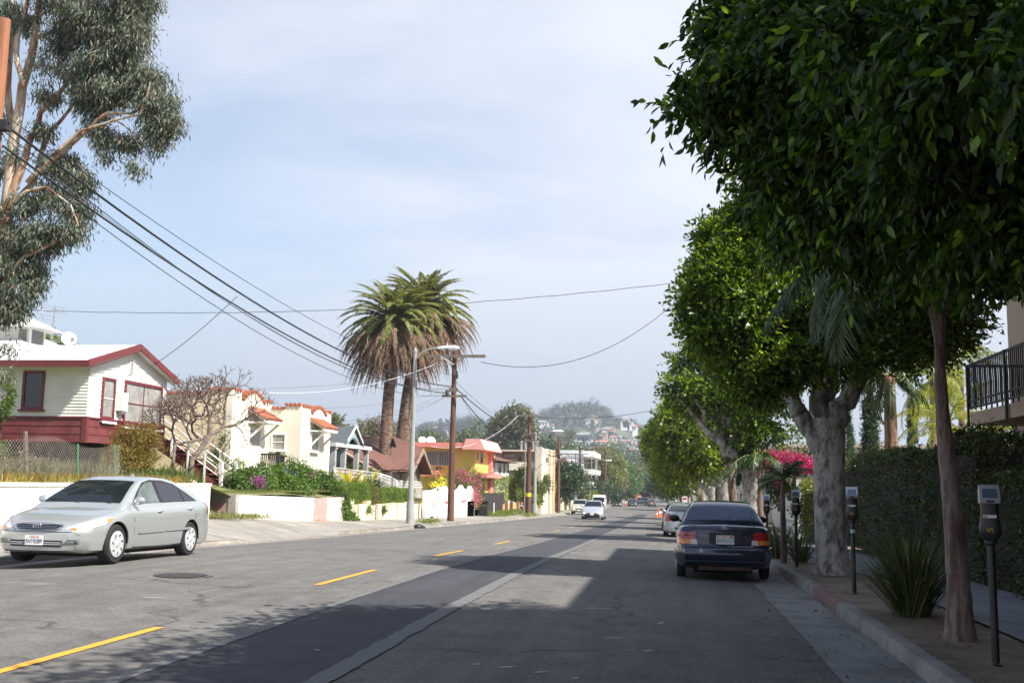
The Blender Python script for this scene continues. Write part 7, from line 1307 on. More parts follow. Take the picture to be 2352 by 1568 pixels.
br([(-75, 1150), (-60, 950), (-28, 780), (8, 640), (14, 480), (30, 330), (52, 200), (80, 90), (100, -60)], .26, .08); br([(14, 480), (45, 400), (62, 340), (95, 260), (150, 200), (190, 120)], .13, .04); br([(30, 470), (75, 420), (110, 310), (150, 270), (185, 220)], .10, .03, YG+.4); br([(62, 420), (120, 370), (190, 310), (245, 260), (300, 260), (350, 225)], .09, .025, YG-.3); br([(120, 360), (185, 300), (240, 285), (320, 262), (345, 190)], .06, .015, YG-.5)
br([(35, 330), (15, 200), (30, 60), (20, -60)], .12, .05, YG+.5); br([(52, 200), (35, 120), (60, 20), (70, -80)], .09, .04, YG-.3); br([(14, 480), (60, 440), (110, 430), (160, 470), (180, 520)], .07, .02, YG-.4); br([(8, 640), (60, 590), (120, 560), (160, 540)], .07, .02, YG-.2); br([(80, 90), (150, 60), (230, 50), (300, 40)], .06, .02); br([(245, 262), (300, 300), (330, 350)], .03, .01, YG-.3); br([(-20, 740), (40, 700), (80, 640)], .06, .02); br([(2, 700), (-60, 600), (-120, 500)], .1, .04)
obj('branches', mb, mGBark, gt_, smooth='all')
def gb(x, y, r, rz=None, Y=YG): p = gq(x, y, Y); return (p.x, p.y, p.z, r*.0105, r*.0125, (rz or r)*.0105)
Gb = [gb(*q) for q in [(290, 20, 60), (250, 70, 65), (200, 40, 70), (300, 90, 55), (310, -30, 70), (150, -20, 80), (140, 90, 45), (220, 150, 55), (270, 150, 50), (300, 190, 45), (345, 190, 45), (375, 230, 40), (385, 280, 32), (360, 300, 38), (370, 345, 22), (340, 240, 40), (250, 210, 50), (215, 240, 35), (180, 170, 45), (120, 150, 40), (90, 200, 30), (110, 220, 28), (200, 210, 40), (230, 310, 30), (270, 320, 26), (320, 385, 24), (300, 330, 22), (245, 355, 14), (215, 290, 25), (100, 300, 22), (130, 310, 20), (60, 60, 35), (20, 20, 30), (150, 380, 35), (180, 420, 35), (110, 370, 35), (185, 480, 30), (150, 470, 40), (100, 440, 35), (60, 470, 40), (130, 530, 38), (170, 530, 30), (90, 550, 45), (60, 610, 45), (30, 540, 45), (0, 620, 55), (50, 660, 42), (15, 700, 50), (80, 640, 28), (-10, 480, 40), (-30, 560, 60), (10, 300, 25), (-30, 380, 40), (-30, 250, 40), (-40, 100, 50), (40, 360, 18), (18, 800, 16), (6, 860, 14)]]
crown('foliage', Gb, 6800, 13, .19, .034, mGum, gt_, 201, spread=.14, shell=.75, gap=-.2, gscale=.6, dz=(-1.5, 0), droop=.6)
shrub('shrub', 'bright green bushy shrub at the left edge beside the bungalow wall', 'shrub', [(onY(8, 905, 27).x, 27, onY(8, 905, 27).z, .30, .3, .45), (onY(-5, 935, 27).x, 27, onY(-5, 935, 27).z, .4, .3, .4), (onY(-10, 990, 27).x, 27, 2.2, .3, .3, .4)], leafmat('bright_shrub_leaf', (.05, .11, .015), (.16, .24, .03), .4), 300, 8, .08, .04, 203, spread=.08)
p = onY(130, 778, 45); shrub('shrub', 'leafy treetop behind the bungalow roof and the satellite dish', 'tree', [(p.x-.3, 45, p.z-.3, 1.1, 1, .6), (p.x-.6, 45, p.z-1.5, 1.2, 1, 1)], leafmat('back_leaf', (.05, .09, .02), (.22, .25, .06), .4), 300, 8, .16, .09, 204, spread=.14)
# ---- poles
def upole(label, X, Y, px_top, py_top, r, arms, name='utility_pole', mat=None, grp='wooden utility poles along the left pavement', zb=None, lean=0):
    z0 = (ground(X, Y) if zb is None else zb); zt = onX(px_top, py_top, X); zt = 1.6+(1115-py_top)*Y/2400*1.0; zt = onY(px_top, py_top, Y).z; t = empty(name, (X, Y, z0), label, 'utility pole', grp); mb = MB(); mb.tube([(X, Y, z0-.3), (X+lean, Y, zt)], [r*1.25, r*.8], 12); obj('shaft', mb, mat or mPole, t, smooth='soft')
    for (z, w0, w1, h) in arms:
        mb = MB(); mb.box(X-w0, X+w1, Y-r-.12, Y-r-.0, z-h/2, z+h/2); a = obj('crossarm', mb, mArm, t)
        if w1+w0 > 2.2: mb = MB(); mb.tube([(X-w0*.5, Y-r-.14, z-.05), (X, Y-r-.05, z-.7)], .02, 4); mb.tube([(X+w1*.5, Y-r-.14, z-.05), (X, Y-r-.05, z-.7)], .02, 4); obj('brace', mb, mMetal, a)
        mb = MB(); 
        for k in range(4): x = X-w0+.1+(w0+w1-.2)*k/3; mb.lathe([(.02, .0), (.035, .03), (.02, .06), (.03, .09), (.015, .12)], (x, Y-r-.06, z+h/2), 6)
        obj('insulators', mb, M('insulator', (.3, .28, .26), .3) if 'insulator' not in bpy.data.materials else bpy.data.materials['insulator'], a)
    return t, zt
YPL = 18.2; pl = onY(12, 50, YPL); pL, _ = upole('orange-brown wooden utility pole cut by the left edge of the picture', pl.x-.02, YPL, 14, 45, .15, [], mat=barkmat('orange_pole', (.36, .15, .075), (.20, .085, .045), 5, (2.5, 2.5, .12)), zb=0, lean=0)
XLp = pl.x-.02; ZL = lambda y: onY(8, y, YPL).z
U2 = upole('tall brown utility pole with two crossarms beside the grey street lamp', -12.0, 57.4, 1051, 797, .16, []); X2, Y2 = -12.0, 57.4
def z2(y): return onY(1048, y, Y2).z
U2o = U2[0]
def arm(t, X, Y, z, px0, px1, h, zoff=.14, mat=None):
    a = onY(px0, 800, Y).x; b = onY(px1, 800, Y).x; mb = MB(); mb.box(a, b, Y-.3, Y-.18, z-h/2, z+h/2); return obj('crossarm', mb, mat or mArm, t), a, b
a1, ax0, ax1 = arm(U2o, X2, Y2, z2(819), 985, 1117, .16); a2, bx0, bx1 = arm(U2o, X2, Y2, z2(910), 1021, 1076, .12)
mb = MB(); mb.tube([(X2-.75, Y2-.32, z2(820)), (X2, Y2-.2, z2(838))], .025, 4); mb.tube([(X2+.75, Y2-.32, z2(820)), (X2, Y2-.2, z2(838))], .025, 4); obj('brace', mb, mMetal, a1)
mb = MB(); mb.lathe([(.07, -.2), (.09, 0), (.05, .25)], (X2+.2, Y2-.25, z2(862)), 8); obj('junction_case', mb, mBlk, U2o); mb = MB(); mb.lathe([(.05, -.15), (.13, -.05), (.13, .1), (.05, .18)], (X2-.3, Y2-.3, z2(903)), 8); mb.box(X2-.2, X2+.3, Y2-.34, Y2-.24, z2(900), z2(892)); obj('splice_case', mb, mArm, U2o)
# street lamps
mConc = concrete('lamp_concrete', (.30, .31, .295), 0, dirt=.15); mLampM = M('lamp_metal', (.55, .56, .56), .4, .1, 8, metal=.5)
def lamp(label, X, Y, ytop, px_arm, y_arm, r=.13, grp='street lamps along the left pavement', lod=0):
    z0 = ground(X, Y); zt = onX(1176, ytop, X).z; zt = proj((X, Y, 5))[0]; zt = onY(proj((X, Y, 5))[0], ytop, Y).z; t = empty('street_lamp', (X, Y, z0), label, 'street lamp', grp); mb = MB(); mb.lathe([(r*1.7, -.2), (r*1.7, .9), (r*1.25, 1.05), (r*1.2, 1.1), (r*.72, zt-z0), (r*.72, zt-z0+.05), (r*.9, zt-z0+.1), (r*.5, zt-z0+.24), (.02, zt-z0+.3)], (X, Y, z0), 14); obj('post', mb, mConc, t, smooth='soft')
    e = onY(px_arm, y_arm, Y-.6); e = Vector((e.x, Y-.6, e.z)); s = Vector((X, Y, zt-.35)); mb = MB(); pts = [s.lerp(e, k/8)+Vector((0, 0, (.55*sin(pi*(k/8)**.8)*(e-s).length/3.5))) for k in range(9)]; mb.tube(pts, .04, 6); am = obj('arm', mb, mLampM, t, smooth='all')
    d = Vector((e.x-s.x, 0, 0)).normalized(); mb = MB(); mb.tube([e-d*.1, e+d*.15, e+d*.75, e+d*.95], [.05, .10, .13, .04], 8); obj('lamp_head', mb, M('lamp_head_white', (.7, .71, .72), .35, .05, 5) if 'lamp_head_white' not in bpy.data.materials else bpy.data.materials['lamp_head_white'], am, smooth='soft')
    if lod == 0: mb = MB(); mb.lathe([(.03, -.14), (.09, -.13), (.10, -.05)], tuple(e+d*.35), 10); obj('lens', mb, mGlassD, am); mb = MB(); mb.lathe([(.04, 0), (.04, .12)], tuple(e+d*.35+Vector((0, 0, .1))), 8); obj('photocell', mb, mLampM, am)
    return t
Yl = pxX(957, -12.1, 1205); lamp('tall grey concrete street lamp in front of the date palms', -12.1, 48.6, 812, 1010, 799, .115)
lamp('second street lamp, beside the pole with yellow bands', -12, 94, 1000, 1270, 990, .14, lod=1); lamp('third street lamp past the beige gate, with no visible arm', -12, 135, 1045, 1337, 1041, .15, lod=1); lamp('fourth street lamp, beside the thick dark pole', -12, 172, 1055, 1392, 1057, .15, lod=1)
lamp('fifth street lamp with an arm over the street, near the dark parked sedan', -12, 228, 1075, 1428, 1075, .16, lod=1); lamp('sixth street lamp, before the junction', -12, 300, 1090, 1458, 1090, .17, lod=1); lamp('seventh, small far street lamp past the junction', -11.9, 400, 1092, 1485, 1090, .2, lod=1)
P3, z3 = upole('brown utility pole with yellow bands beside the second street lamp', -12.3, 92, 1221, 950, .20, [(onY(1221, 955, 92).z, 1.3, .75, .14), (onY(1221, 998, 92).z, .5, 1.0, .12), (onY(1221, 1013, 92).z, .4, .7, .12)])
mb = MB(); zz_ = onY(1221, 1140, 92).z; mb.lathe([(.235, 0), (.235, .12), (.235, .3), (.235, .32)], (-12.3, 92, zz_), 12); obj('yellow_band', mb, M('reflective_yellow', (.75, .6, .03), .5), P3)
mb = MB(); mb.tube([(-12.62, 91.9, -1.2), (-12.62, 91.9, z3-3)], .06, 6); obj('riser_pipe', mb, mMetal, P3)
P4, z4 = upole('slim brown utility pole at the beige gate', -12.3, 117, 1291, 1001, .17, [(onY(1291, 1042, 117).z, 2.1, 2.4, .12)]); P5, z5 = upole('utility pole with two short crossarms past the third lamp', -12.3, 145, 1339, 1027, .18, [(onY(1339, 1053, 145).z, 1.4, 1.6, .14), (onY(1339, 1063, 145).z, 1.6, 1.8, .14)])
P6, z6 = upole('thick dark utility pole beside the stop sign', -12.3, 178, 1379, 1022, .33, [(onY(1379, 1026, 178).z, 1.2, 1.5, .2)], mat=barkmat('dark_pole', (.16, .09, .07), (.08, .05, .04), 3, (2, 2, .1))); P7, z7 = upole('utility pole just past the thick dark one', -12.0, 198, 1392, 1033, .24, [(onY(1392, 1038, 198).z, 1, 1.2, .15)])
P8, z8 = upole('short utility pole near the green street tree', -13.6, 235, 1407, 1075, .25, [(onY(1407, 1078, 235).z, 1.2, 1.2, .18)]); P9, z9 = upole('pale tall pole beside the fifth street lamp', -12.2, 232, 1413, 1046, .16, []); P10, z10_ = upole('far utility pole before the junction', -12.3, 330, 1472, 1085, .25, [(onY(1472, 1088, 330).z, 1.3, 1.3, .25)])
# ---- wires
mCab = M('black_cable', (.012, .012, .013), .6); mWire = M('grey_wire', (.10, .10, .11), .6); mWhW = M('white_cable', (.6, .6, .6), .5)
def wire(label, a, b, sag, r, mat=mCab, name='overhead_cable', n=26, grp=None, twist=0):
    a = Vector(a); b = Vector(b); pts = []
    for i in range(n+1):
        t = i/n; q = a.lerp(b, t)-Vector((0, 0, 4*sag*t*(1-t)))
        if twist: q += Vector((0, 0, twist*sin(t*90)))
        pts.append(tuple(q-a))
    mb = MB(); mb.tube([Vector(p)+a for p in pts], r, 5); return obj(name, mb, mat, origin=tuple(a), label=label, cat='cable', group=grp, smooth='all')
def through(a, b, px, py):
    """sag so that the wire passes the picture point"""
    best = None
    for k in range(0, 200):
        s = k*.02
        for i in range(10, 90, 2):
            t = i/100; q = Vector(a).lerp(Vector(b), t)-Vector((0, 0, 4*s*t*(1-t))); u = proj(q); d = abs(u[0]-px)
            if d < 12:
                e = abs(u[1]-py)
                if best is None or e < best[0]: best = (e, s)
    return best[1] if best else .5
XL = XLp; L = lambda y, dx=0, dy=0: (XL+dx, YPL+dy, ZL(y)); U = lambda y, dx=0: (X2+dx, Y2-.15, z2(y))
for (ya, dx, yb_, dx2, px, py, r, mt, lb) in [(283, .16, 888, -.1, 545, 668, .029, mCab, 'thickest black cable sweeping from the left edge down to the tall brown pole'), (335, .2, 903, -.3, 545, 700, .025, mCab, 'second thick black cable, running just below the thickest one'), (262, .15, 862, 0, 600, 665, .010, mCab, 'topmost thin wire from the left edge to the tall brown pole'),
        (300, .18, 890, -.05, 480, 672, .011, mCab, 'thin wire close under the thickest black cable'), (315, .2, 895, -.15, 520, 690, .009, mWire, 'thin grey wire between the two thick black cables'), (345, .2, 908, -.35, 560, 745, .011, mCab, 'lowest thin black wire of the long bundle from the left edge')]:
    a, b = L(ya, dx), U(yb_, dx2); wire(lb, a, b, through(a, b, px, py), r, mt)
mb = MB(); mb.box(XL+.12, XL+.3, YPL-.1, YPL+.1, ZL(300), ZL(278)); mb.tube([(XL+.1, YPL, ZL(290)), (XL+.35, YPL-.05, ZL(284))], .02, 5); obj('cable_clamp', mb, mBlk, pL)
# side wires
RP = RPOLE
p_l = onY(40, 711, 60); s_ = through(tuple(p_l), tuple(RP), 900, 735); wire('wavy cable crossing the whole street from the left roofs to the right pole top', tuple(p_l), tuple(RP), s_, .018, mCab, twist=.012, n=120)
a = (ax1-.25, Y2-.25, z2(832)); b = (RP.x+.1, RP.y, RP.z-.75); wire('sagging cable from the upper crossarm across to the right pole', a, b, through(a, b, 1300, 832), .02, mCab)
h1g = onX(353, 838, -17.7); q = onY(545, 680, 33.0); wire('service wire dropping from the thick cables to the bungalow gable', tuple(q), tuple(h1g), .12, .011, mCab)
a = (ax0+.4, Y2-.25, z2(838)); b = onY(560, 898, 46); wire('white twisted service cable from the upper crossarm to the cream stucco house', a, tuple(b), through(a, tuple(b), 760, 898), .012, mWhW); a = (X2-.1, Y2, z2(900)); b = onY(575, 893, 50); wire('thin service wire above the white twisted cable', (ax0+.5, Y2-.2, z2(855)), tuple(b), .2, .009, mWire)
for k, (ya, bx_, by_, bY, lb) in enumerate([(905, 757, 969, 52, 'upper thin wire from the tall brown pole to the porch house'), (912, 757, 976, 52, 'lower thin wire from the tall brown pole to the porch house'), (915, 790, 985, 58, 'thin wire from the lower crossarm towards the brown roof'), (900, 650, 934, 48, 'thin nearly level wire towards the cream house parapet')]):
    a = (bx0+.1, Y2-.25, z2(ya)); b = onY(bx_, by_, bY); wire(lb, a, tuple(b), .35, .009, mWire)
a3 = lambda y, dx=0: (-12.3+dx, 91.7, onY(1221, y, 92).z)
for (ya, dx, yb_, dx2, px, py, r, lb) in [(892, .15, 998, .3, 1130, 955, .03, 'thick cable between the tall brown pole and the yellow-banded pole'), (912, .5, 1013, .0, 1130, 985, .03, 'second thick cable between the tall brown pole and the yellow-banded pole'), (876, .1, 996, 0, 1130, 945, .011, 'thin upper wire between the tall brown pole and the yellow-banded pole'), (915, .5, 1012, -.3, 1120, 990, .011, 'thin lower wire between the tall brown pole and the yellow-banded pole')]:
    a, b = U(ya, dx), a3(yb_, dx2); wire(lb, a, b, through(a, b, px, py), r, mCab)
a = a3(955, -1.0); b = onY(990, 1025, 70); wire('pale service wire from the yellow-banded pole over the yellow building', a, tuple(b), 1.0, .018, mWhW)
b = (5.0, 95, onY(1520, 915, 95).z+.9); a = a3(958, .7); wire('long sagging cable from the yellow-banded pole to the right tree row', a, b, through(a, b, 1425, 955), .022, mCab)
def seg(A, B, label, y0, y1, r=.03, mat=mCab, dx=0, sag=.5): a = (A.location.x+dx, A.location.y, onY(1221, y0, A.location.y).z); b = (B.location.x+dx, B.location.y, onY(1221, y1, B.location.y).z); wire(label, a, b, sag, r, mat, grp='cables between the far left poles')
seg(P3, P4, 'upper cable from the yellow-banded pole to the slim brown pole', 998, 1040, .03, sag=.4); seg(P3, P4, 'lower cable from the yellow-banded pole to the slim brown pole', 1012, 1042, .03, sag=.7, dx=.4); seg(P4, P5, 'cable from the slim brown pole to the pole with two short crossarms', 1040, 1052, .03); seg(P4, P5, 'lower cable between the slim brown pole and the next one', 1042, 1063, .025, dx=1.0, sag=.7); seg(P5, P6, 'cable from the two-crossarm pole to the thick dark pole', 1053, 1040, .03); seg(P6, P8, 'cable from the thick dark pole down the street', 1040, 1078, .035, sag=1.0); seg(P8, P10, 'cable from the short pole to the junction', 1078, 1088, .04, sag=1.5)
b = (6, 210, onY(1510, 1068, 210).z); a = (-12.3, 178, onY(1379, 1040, 178).z); wire('pale sagging wire from the thick dark pole across the road', a, b, through(a, b, 1470, 1062), .04, mWire)
b = (6, 150, onY(1512, 1030, 150).z); a = (-12.3, 178, onY(1379, 1032, 178).z); wire('dark wire rising from the thick dark pole to the right trees', a, b, .3, .03, mCab)
# ---- left buildings in the middle distance
def cbox(c, x, y): return c5(x, y)
def bldg(label, parts, name='building', cat='building'):
    t = empty(name, (-18, parts[0][3], zr(parts[0][3])), label, cat); out = []
    for (nm, x0, x1, y0, y1, z0, z1, mt) in parts: mb = MB(); mb.box(x0, x1, y0, y1, z0, z1); out.append(obj(nm, mb, mt, t))
    return t
def zc5(y, Y): return onY(1200, c5(0, y)[1], Y).z
def yc5(x, X): return pxX(c5(x, 0)[0], X)
def mwin(t, X, xs, ys, mt=None, frm=None):
    for (x0, x1) in xs:
        for (y0, y1) in ys: ya, yb = yc5(x0, X), yc5(x1, X); window(t, (X, ya, zc5(y1, ya)), EU, EN, yb-ya, zc5(y0, ya)-zc5(y1, ya), frm or mMetal, mt or mGlassD, f=.07, sill=0, rails=())
mTanA = M('tan_apartment_stucco', (.66, .55, .40), .85, .07, .6); mBeige = M('beige_stucco', (.60, .42, .33), .85, .07, .6); mCrm = M('cream_paint', (.76, .70, .57), .8, .05, .6); mBrnT = M('brown_band', (.50, .33, .17), .8, .1, 1)
Yw = yc5(355, -15.0)+1; Yw2 = yc5(530, -15.0); wz = zc5(840, Yw)
t = bldg('white two-storey house with low brown roof beyond the yellow building', [('wall', -30, -15.0, Yw, Yw2, -2, wz-.1, mWhite)]); mb = MB(); mb.add([(-31, Yw-1.2, wz), (-14.2, Yw-1.2, wz), (-14.2, Yw2+1.2, wz), (-31, Yw2+1.2, wz), (-22, (Yw+Yw2)/2, wz+1.5), (-19, (Yw+Yw2)/2, wz+1.5)], [(0, 1, 5, 4), (1, 2, 5), (2, 3, 4, 5), (3, 0, 4), (0, 3, 2, 1)]); obj('roof', mb, mRoofB, t); mwin(t, -15.0, [(433, 453), (478, 490), (510, 524)], [(865, 950)])
Yt = 104.0; xt1 = onY(c5(830, 0)[0], 1050, Yt).x; xt0 = onY(c5(365, 0)[0], 1050, Yt).x; xm = onY(c5(782, 0)[0], 1050, Yt).x; Yte = yc5(945, xt1)
t = bldg('tan and cream apartment block with vertical brown bands', [('wall', xt0-6, xm, Yt+1.5, Yte, -3, zc5(745, Yt), mBeige), ('street_wing', xm, xt1, Yt, Yte, -3, zc5(712, Yt), mCrm), ('balcony_front', onY(c5(530, 0)[0], 1050, Yt).x, xm, Yt+.2, Yt+1.5, zc5(925, Yt), zc5(848, Yt), mCrm), ('ground_floor', onY(c5(530, 0)[0], 1050, Yt).x, xm, Yt+.9, Yt+1.6, -3, zc5(927, Yt), M('pale_grey_garage', (.55, .56, .57), .8)), ('roof_edge', xt0-6, xm, Yt, Yte, zc5(752, Yt), zc5(738, Yt), mTanA)], 'apartment_building')
for (a, b) in ((782, 832),): mb = MB(); mb.box(onY(c5(782, 0)[0], 1050, Yt).x, xt1+.02, Yt-.05, Yt, -3, zc5(706, Yt)); obj('brown_corner', mb, mTanA, t)
for (a, b) in ((888, 905), (925, 945)): ya, yb = yc5(a, xt1), yc5(b, xt1); mb = MB(); mb.box(xt1, xt1+.08, ya, yb, -3, zc5(735, ya)); obj('brown_band', mb, mBrnT, t)
mwin(t, xt1, [(862, 870), (875, 884)], [(800, 850), (955, 1005)]); 
for (x0, y0, x1, y1) in ((610, 765, 655, 845), (470, 765, 600, 815)): a = onY(*c5(x0, y1), Yt+1.5); b = onY(*c5(x1, y0), Yt+1.5); window(t, (a.x, Yt+1.5, a.z), SU, SN, b.x-a.x, b.z-a.z, M('brown_frame', (.25, .16, .12), .7), mGlassD if x0 > 500 else mBeige, f=.12, rails=(), sill=0)
mb = MB()
for k in range(5): x = lerp(xt0, xm, .55+.09*k); mb.lathe([(.12, 0), (.12, .9+.2*(k % 2)), (.2, 1.0), (.02, 1.15)], (x, Yt+4, zc5(745, Yt)), 8)
obj('roof_vents', mb, mMetal, t)
Yd = 138; t = bldg('house with a dark brown gabled roof behind the round green tree', [('wall', -26, -14.6, Yd, Yd+12, -3, zc5(905, Yd), mTan)], 'house', 'house'); gable(t, -27, -14.2, Yd, Yd+12, zc5(890, Yd), zc5(812, Yd), .3, mRoofB)
t = bldg('small grey house with a pale gable past the brown-roofed one', [('wall', -26, -14.4, 153, 163, -3, zc5(900, 153), M('grey_blue_wall', (.4, .42, .45), .8))], 'house', 'house'); gable(t, -27, -14.0, 153, 163, zc5(895, 153), zc5(830, 153), .3, mWhite)
Ym = 168.; xm1 = onY(c5(1212, 0)[0], 1070, Ym).x; mGreyM = M('pale_grey_render', (.58, .60, .60), .8, .05, .4); t = bldg('modern pale grey apartment building with stacked white balconies', [('wall', onY(c5(985, 0)[0], 1070, Ym).x, xm1, Ym, 186, -4, zc5(735, Ym), mGreyM), ('upper_wall', onY(c5(1060, 0)[0], 1070, Ym).x, xm1-.5, Ym-.6, Ym, -4, zc5(780, Ym), M('grey_render', (.42, .44, .45), .8))], 'apartment_building')
for k, (y0, y1) in enumerate([(740, 790), (905, 950), (1020, 1060)]): mb = MB(); mb.box(xm1, xm1+1.6, Ym-.4, 185, zc5(y1, Ym), zc5(y0, Ym)); obj('balcony', mb, mWhite, t)
for k, (y0, y1) in enumerate([(795, 900), (955, 1015)]): mb = MB(); mb.box(xm1, xm1+.1, Ym+1, 184, zc5(y1, Ym), zc5(y0, Ym)); obj('window', mb, mGlassD, t)
for i, (Y, X, h, dx, c_, lb) in enumerate([(196, -15, 3.2, 10, (.5, .4, .3), 'low tan house past the modern grey building'), (215, -16, 4.5, 12, (.42, .26, .2), 'brick-brown building behind the green street tree'), (250, -15, 5, 14, (.6, .57, .5), 'pale building left of the far junction'), (300, -15, 6, 16, (.5, .45, .4), 'beige building just past the far junction'), (345, -16, 5, 12, (.62, .6, .56), 'white-walled building on the rising road')]):
    t = bldg(lb, [('wall', X-dx, X, Y, Y+14, -5, zr(Y)+h, M('far_wall', c_, .85, .1, .4)), ('roof', X-dx-.4, X+.4, Y-.4, Y+14.4, zr(Y)+h, zr(Y)+h+.3, M('far_roof', tuple(k*.6 for k in c_), .85))])
    for k in range(3): mb = MB(); mb.box(X, X+.06, Y+1.5+4*k, Y+3.5+4*k, zr(Y)+1, zr(Y)+2.4); obj('window', mb, mGlassD, t)
t = bldg('white concrete sign structure on the skyline above the rising road', [('wall', 2, 9, 700, 705, -8, onY(1510, 1097, 700).z, mGreyM)]); p = onY(1517, 1085, 700); q = onY(1540, 1092, 700); 
mb = MB(); mb.box(onY(1508, 1090, 698).x, onY(1536, 1090, 698).x, 698, 700, onY(1517, 1087, 698).z, onY(1517, 1083.5, 698).z); mb.box(onY(1513, 1090, 698).x, onY(1521, 1090, 698).x, 698, 700, onY(1517, 1084, 698).z, onY(1517, 1075, 698).z); mb.box(onY(1519, 1090, 698).x, onY(1523, 1090, 698).x, 698, 700, onY(1517, 1110, 698).z, onY(1517, 1087, 698).z); obj('white_panel', mb, mWhite, t)
# walls, fences, driveway items
mDF = M('dark_fence_wood', (.035, .03, .028), .8, .3, 6); mOr = M('orange_wall_paint', (.72, .42, .18), .85, .08, 1); t = empty('wooden_fence', (-14, 83, -1.2), 'dark board fence between the white arched wall and the orange wall', 'fence'); y = yc5(300, -14.0); ye = yc5(488, -14.0); mb = MB()
while y < ye: mb.box(-14.05, -14, y, y+.17, lw(-14, y)-.2, lw(-14, y)+1.72+.04*sin(y*7)); y += .19
obj('boards', mb, mDF, t); t = empty('orange_wall', (-13.9, 95, -1.5), 'orange wall with dark brown wooden panels below the tall box hedge', 'wall'); y0, y1 = yc5(488, -13.9), yc5(657, -13.9); mb = MB(); mb.box(-14.1, -13.9, y0, y1, -2.2, zc5(1225, (y0+y1)/2)); obj('wall', mb, mOr, t)
for (a, b) in ((496, 522), (540, 568), (603, 622), (632, 646)): mb = MB(); mb.box(-13.9, -13.86, yc5(a, -13.9), yc5(b, -13.9), zc5(1310, yc5(a, -13.9)), zc5(1205, yc5(a, -13.9))); obj('brown_panel', mb, M('brown_panel', (.14, .05, .03), .7), t)
G_ = 'tall box-cut hedges behind the orange wall'; ya, yb_, yc__ = yc5(370, -15), yc5(560, -15), yc5(712, -14.6)
boxhedge('tall_box_hedge', 'left and nearer of the two tall box-cut green hedges', -18, -14.9, ya, yb_-.3, -.4, zc5(990, ya), mClipY, 3000, .12, 211, G_); boxhedge('tall_box_hedge', 'right and farther of the two tall box-cut green hedges', -18, -14.5, yb_, yc__, -.6, zc5(1000, yb_), mClipY, 2400, .13, 212, G_)
hy = empty('fire_hydrant', onX(*c5(689, 1372), -12.6), 'orange-brown fire hydrant beside the yellow-banded pole', 'fire hydrant'); q = Vector(hy.location); mb = MB(); q.z = lw(-12.6, q.y); mb.lathe([(.16, 0), (.16, .06), (.11, .08), (.11, .5), (.15, .52), (.15, .58), (.11, .66), (.04, .72), (.03, .78)], tuple(q), 12); obj('barrel', mb, M('rusty_orange', (.45, .16, .05), .7, .3, 15), hy, smooth='soft'); mb = MB()
for d in ((1, 0), (-1, 0), (0, -1)): mb.tube([q+Vector((0, 0, .42)), q+Vector((d[0]*.2, d[1]*.2, .42))], .06, 8)
obj('outlets', mb, bpy.data.materials['rusty_orange'], hy); hy.location = q; 
for ch in hy.children: ch.location = Vector(OFF[hy.name])-q
OFF[hy.name] = q
for (px, py, Y, h, lb) in ((1106, 1192, 78, 1.2, 'dark wheelie bin beside the dark board fence'),): t = empty('rubbish_bin', (-13.7, 77.5, ground(-13.7, 77.5)), lb, 'bin'); z0 = ground(-13.7, 77.5); mb = MB(); mb.box(-13.95, -13.4, 77.2, 77.8, z0, z0+1.0); obj('body', mb, mBlk, t); mb = MB(); mb.box(-14.0, -13.35, 77.15, 77.85, z0+1.0, z0+1.1); obj('lid', mb, mTrim, t)
t = empty('marker_post', (-13.2, 79, -1.3), 'short white marker post in front of the dark board fence', 'post'); z0 = ground(-13.2, 79); mb = MB(); mb.tube([(-13.2, 79, z0), (-13.2, 79, z0+1.0)], .05, 8); obj('tube', mb, mWhite, t)
tuft('verge_grass', [(-13.6+.5*rs.rand(), 77+16*rs.rand(), ground(-13.4, 85)) for _ in range(50)], .4, leafmat('verge_blade', (.10, .16, .03), (.30, .32, .08), .4), 'green grass growing at the foot of the dark fence and orange wall', n=90, spread=.3)
tuft('verge_grass', [(-11.9+.3*rs.rand(), y, ground(-11.9, y)) for y in [50.5, 50.8, 51.1, 86, 87, 88, 89, 90, 91]], .3, bpy.data.materials['verge_blade'], 'small weeds at the kerb by the grey street lamp', n=80, spread=.25)
bgq = empty('rubbish_bag', (-11.1, 52, zr(52)), 'small crumpled black rubbish bag in the gutter by the grey street lamp', 'bag'); q = onX(961, 1216, -11.15); mb = MB(); mb.ball((q.x, q.y, ground(-11.1, q.y)+.08), (.25, .3, .12), 9, 6); mb.ball((q.x+.15, q.y-.1, ground(-11.1, q.y)+.05), (.22, .15, .09), 7, 5); obj('sack', mb, mBlk, bgq); bgq.location = (0, 0, 0); OFF[bgq.name] = Vector((0, 0, 0)); bgq.children[0].location = (q.x*0, 0, 0); bgq.location = (-11.1, 52, zr(52)); 
mYF = M('pale_green_metal', (.52, .53, .36), .6, .1, 2); t = empty('driveway_gate', (-14, 135, -2), 'pale green-beige panel gate with an iron bar section to its left', 'gate'); y0, y1 = yc5(1003, -13.8), yc5(1130, -13.8); mb = MB(); mb.box(-13.9, -13.8, y0, y1, -3, zc5(1150, y0)); obj('panel', mb, mYF, t); y0b = yc5(850, -13.8); mb = MB(); y = y0b
while y < y0: mb.box(-13.85, -13.81, y, y+.08, -2.4, zc5(1150, y)); y += .36
obj('bars', mb, M('yellow_green_bars', (.48, .45, .25), .6, .1, 2), t)
t = empty('tan_wall', (-14.5, 100, -2), 'low tan wall under the second street lamp', 'wall'); mb = MB(); y0, y1 = yc5(660, -13.9), yc5(760, -13.9); mb.box(-14.1, -13.9, y0, y1, -3, zc5(1245, y0)); obj('panel', mb, M('tan_low_wall', (.5, .42, .27), .9, .1, 1), t)
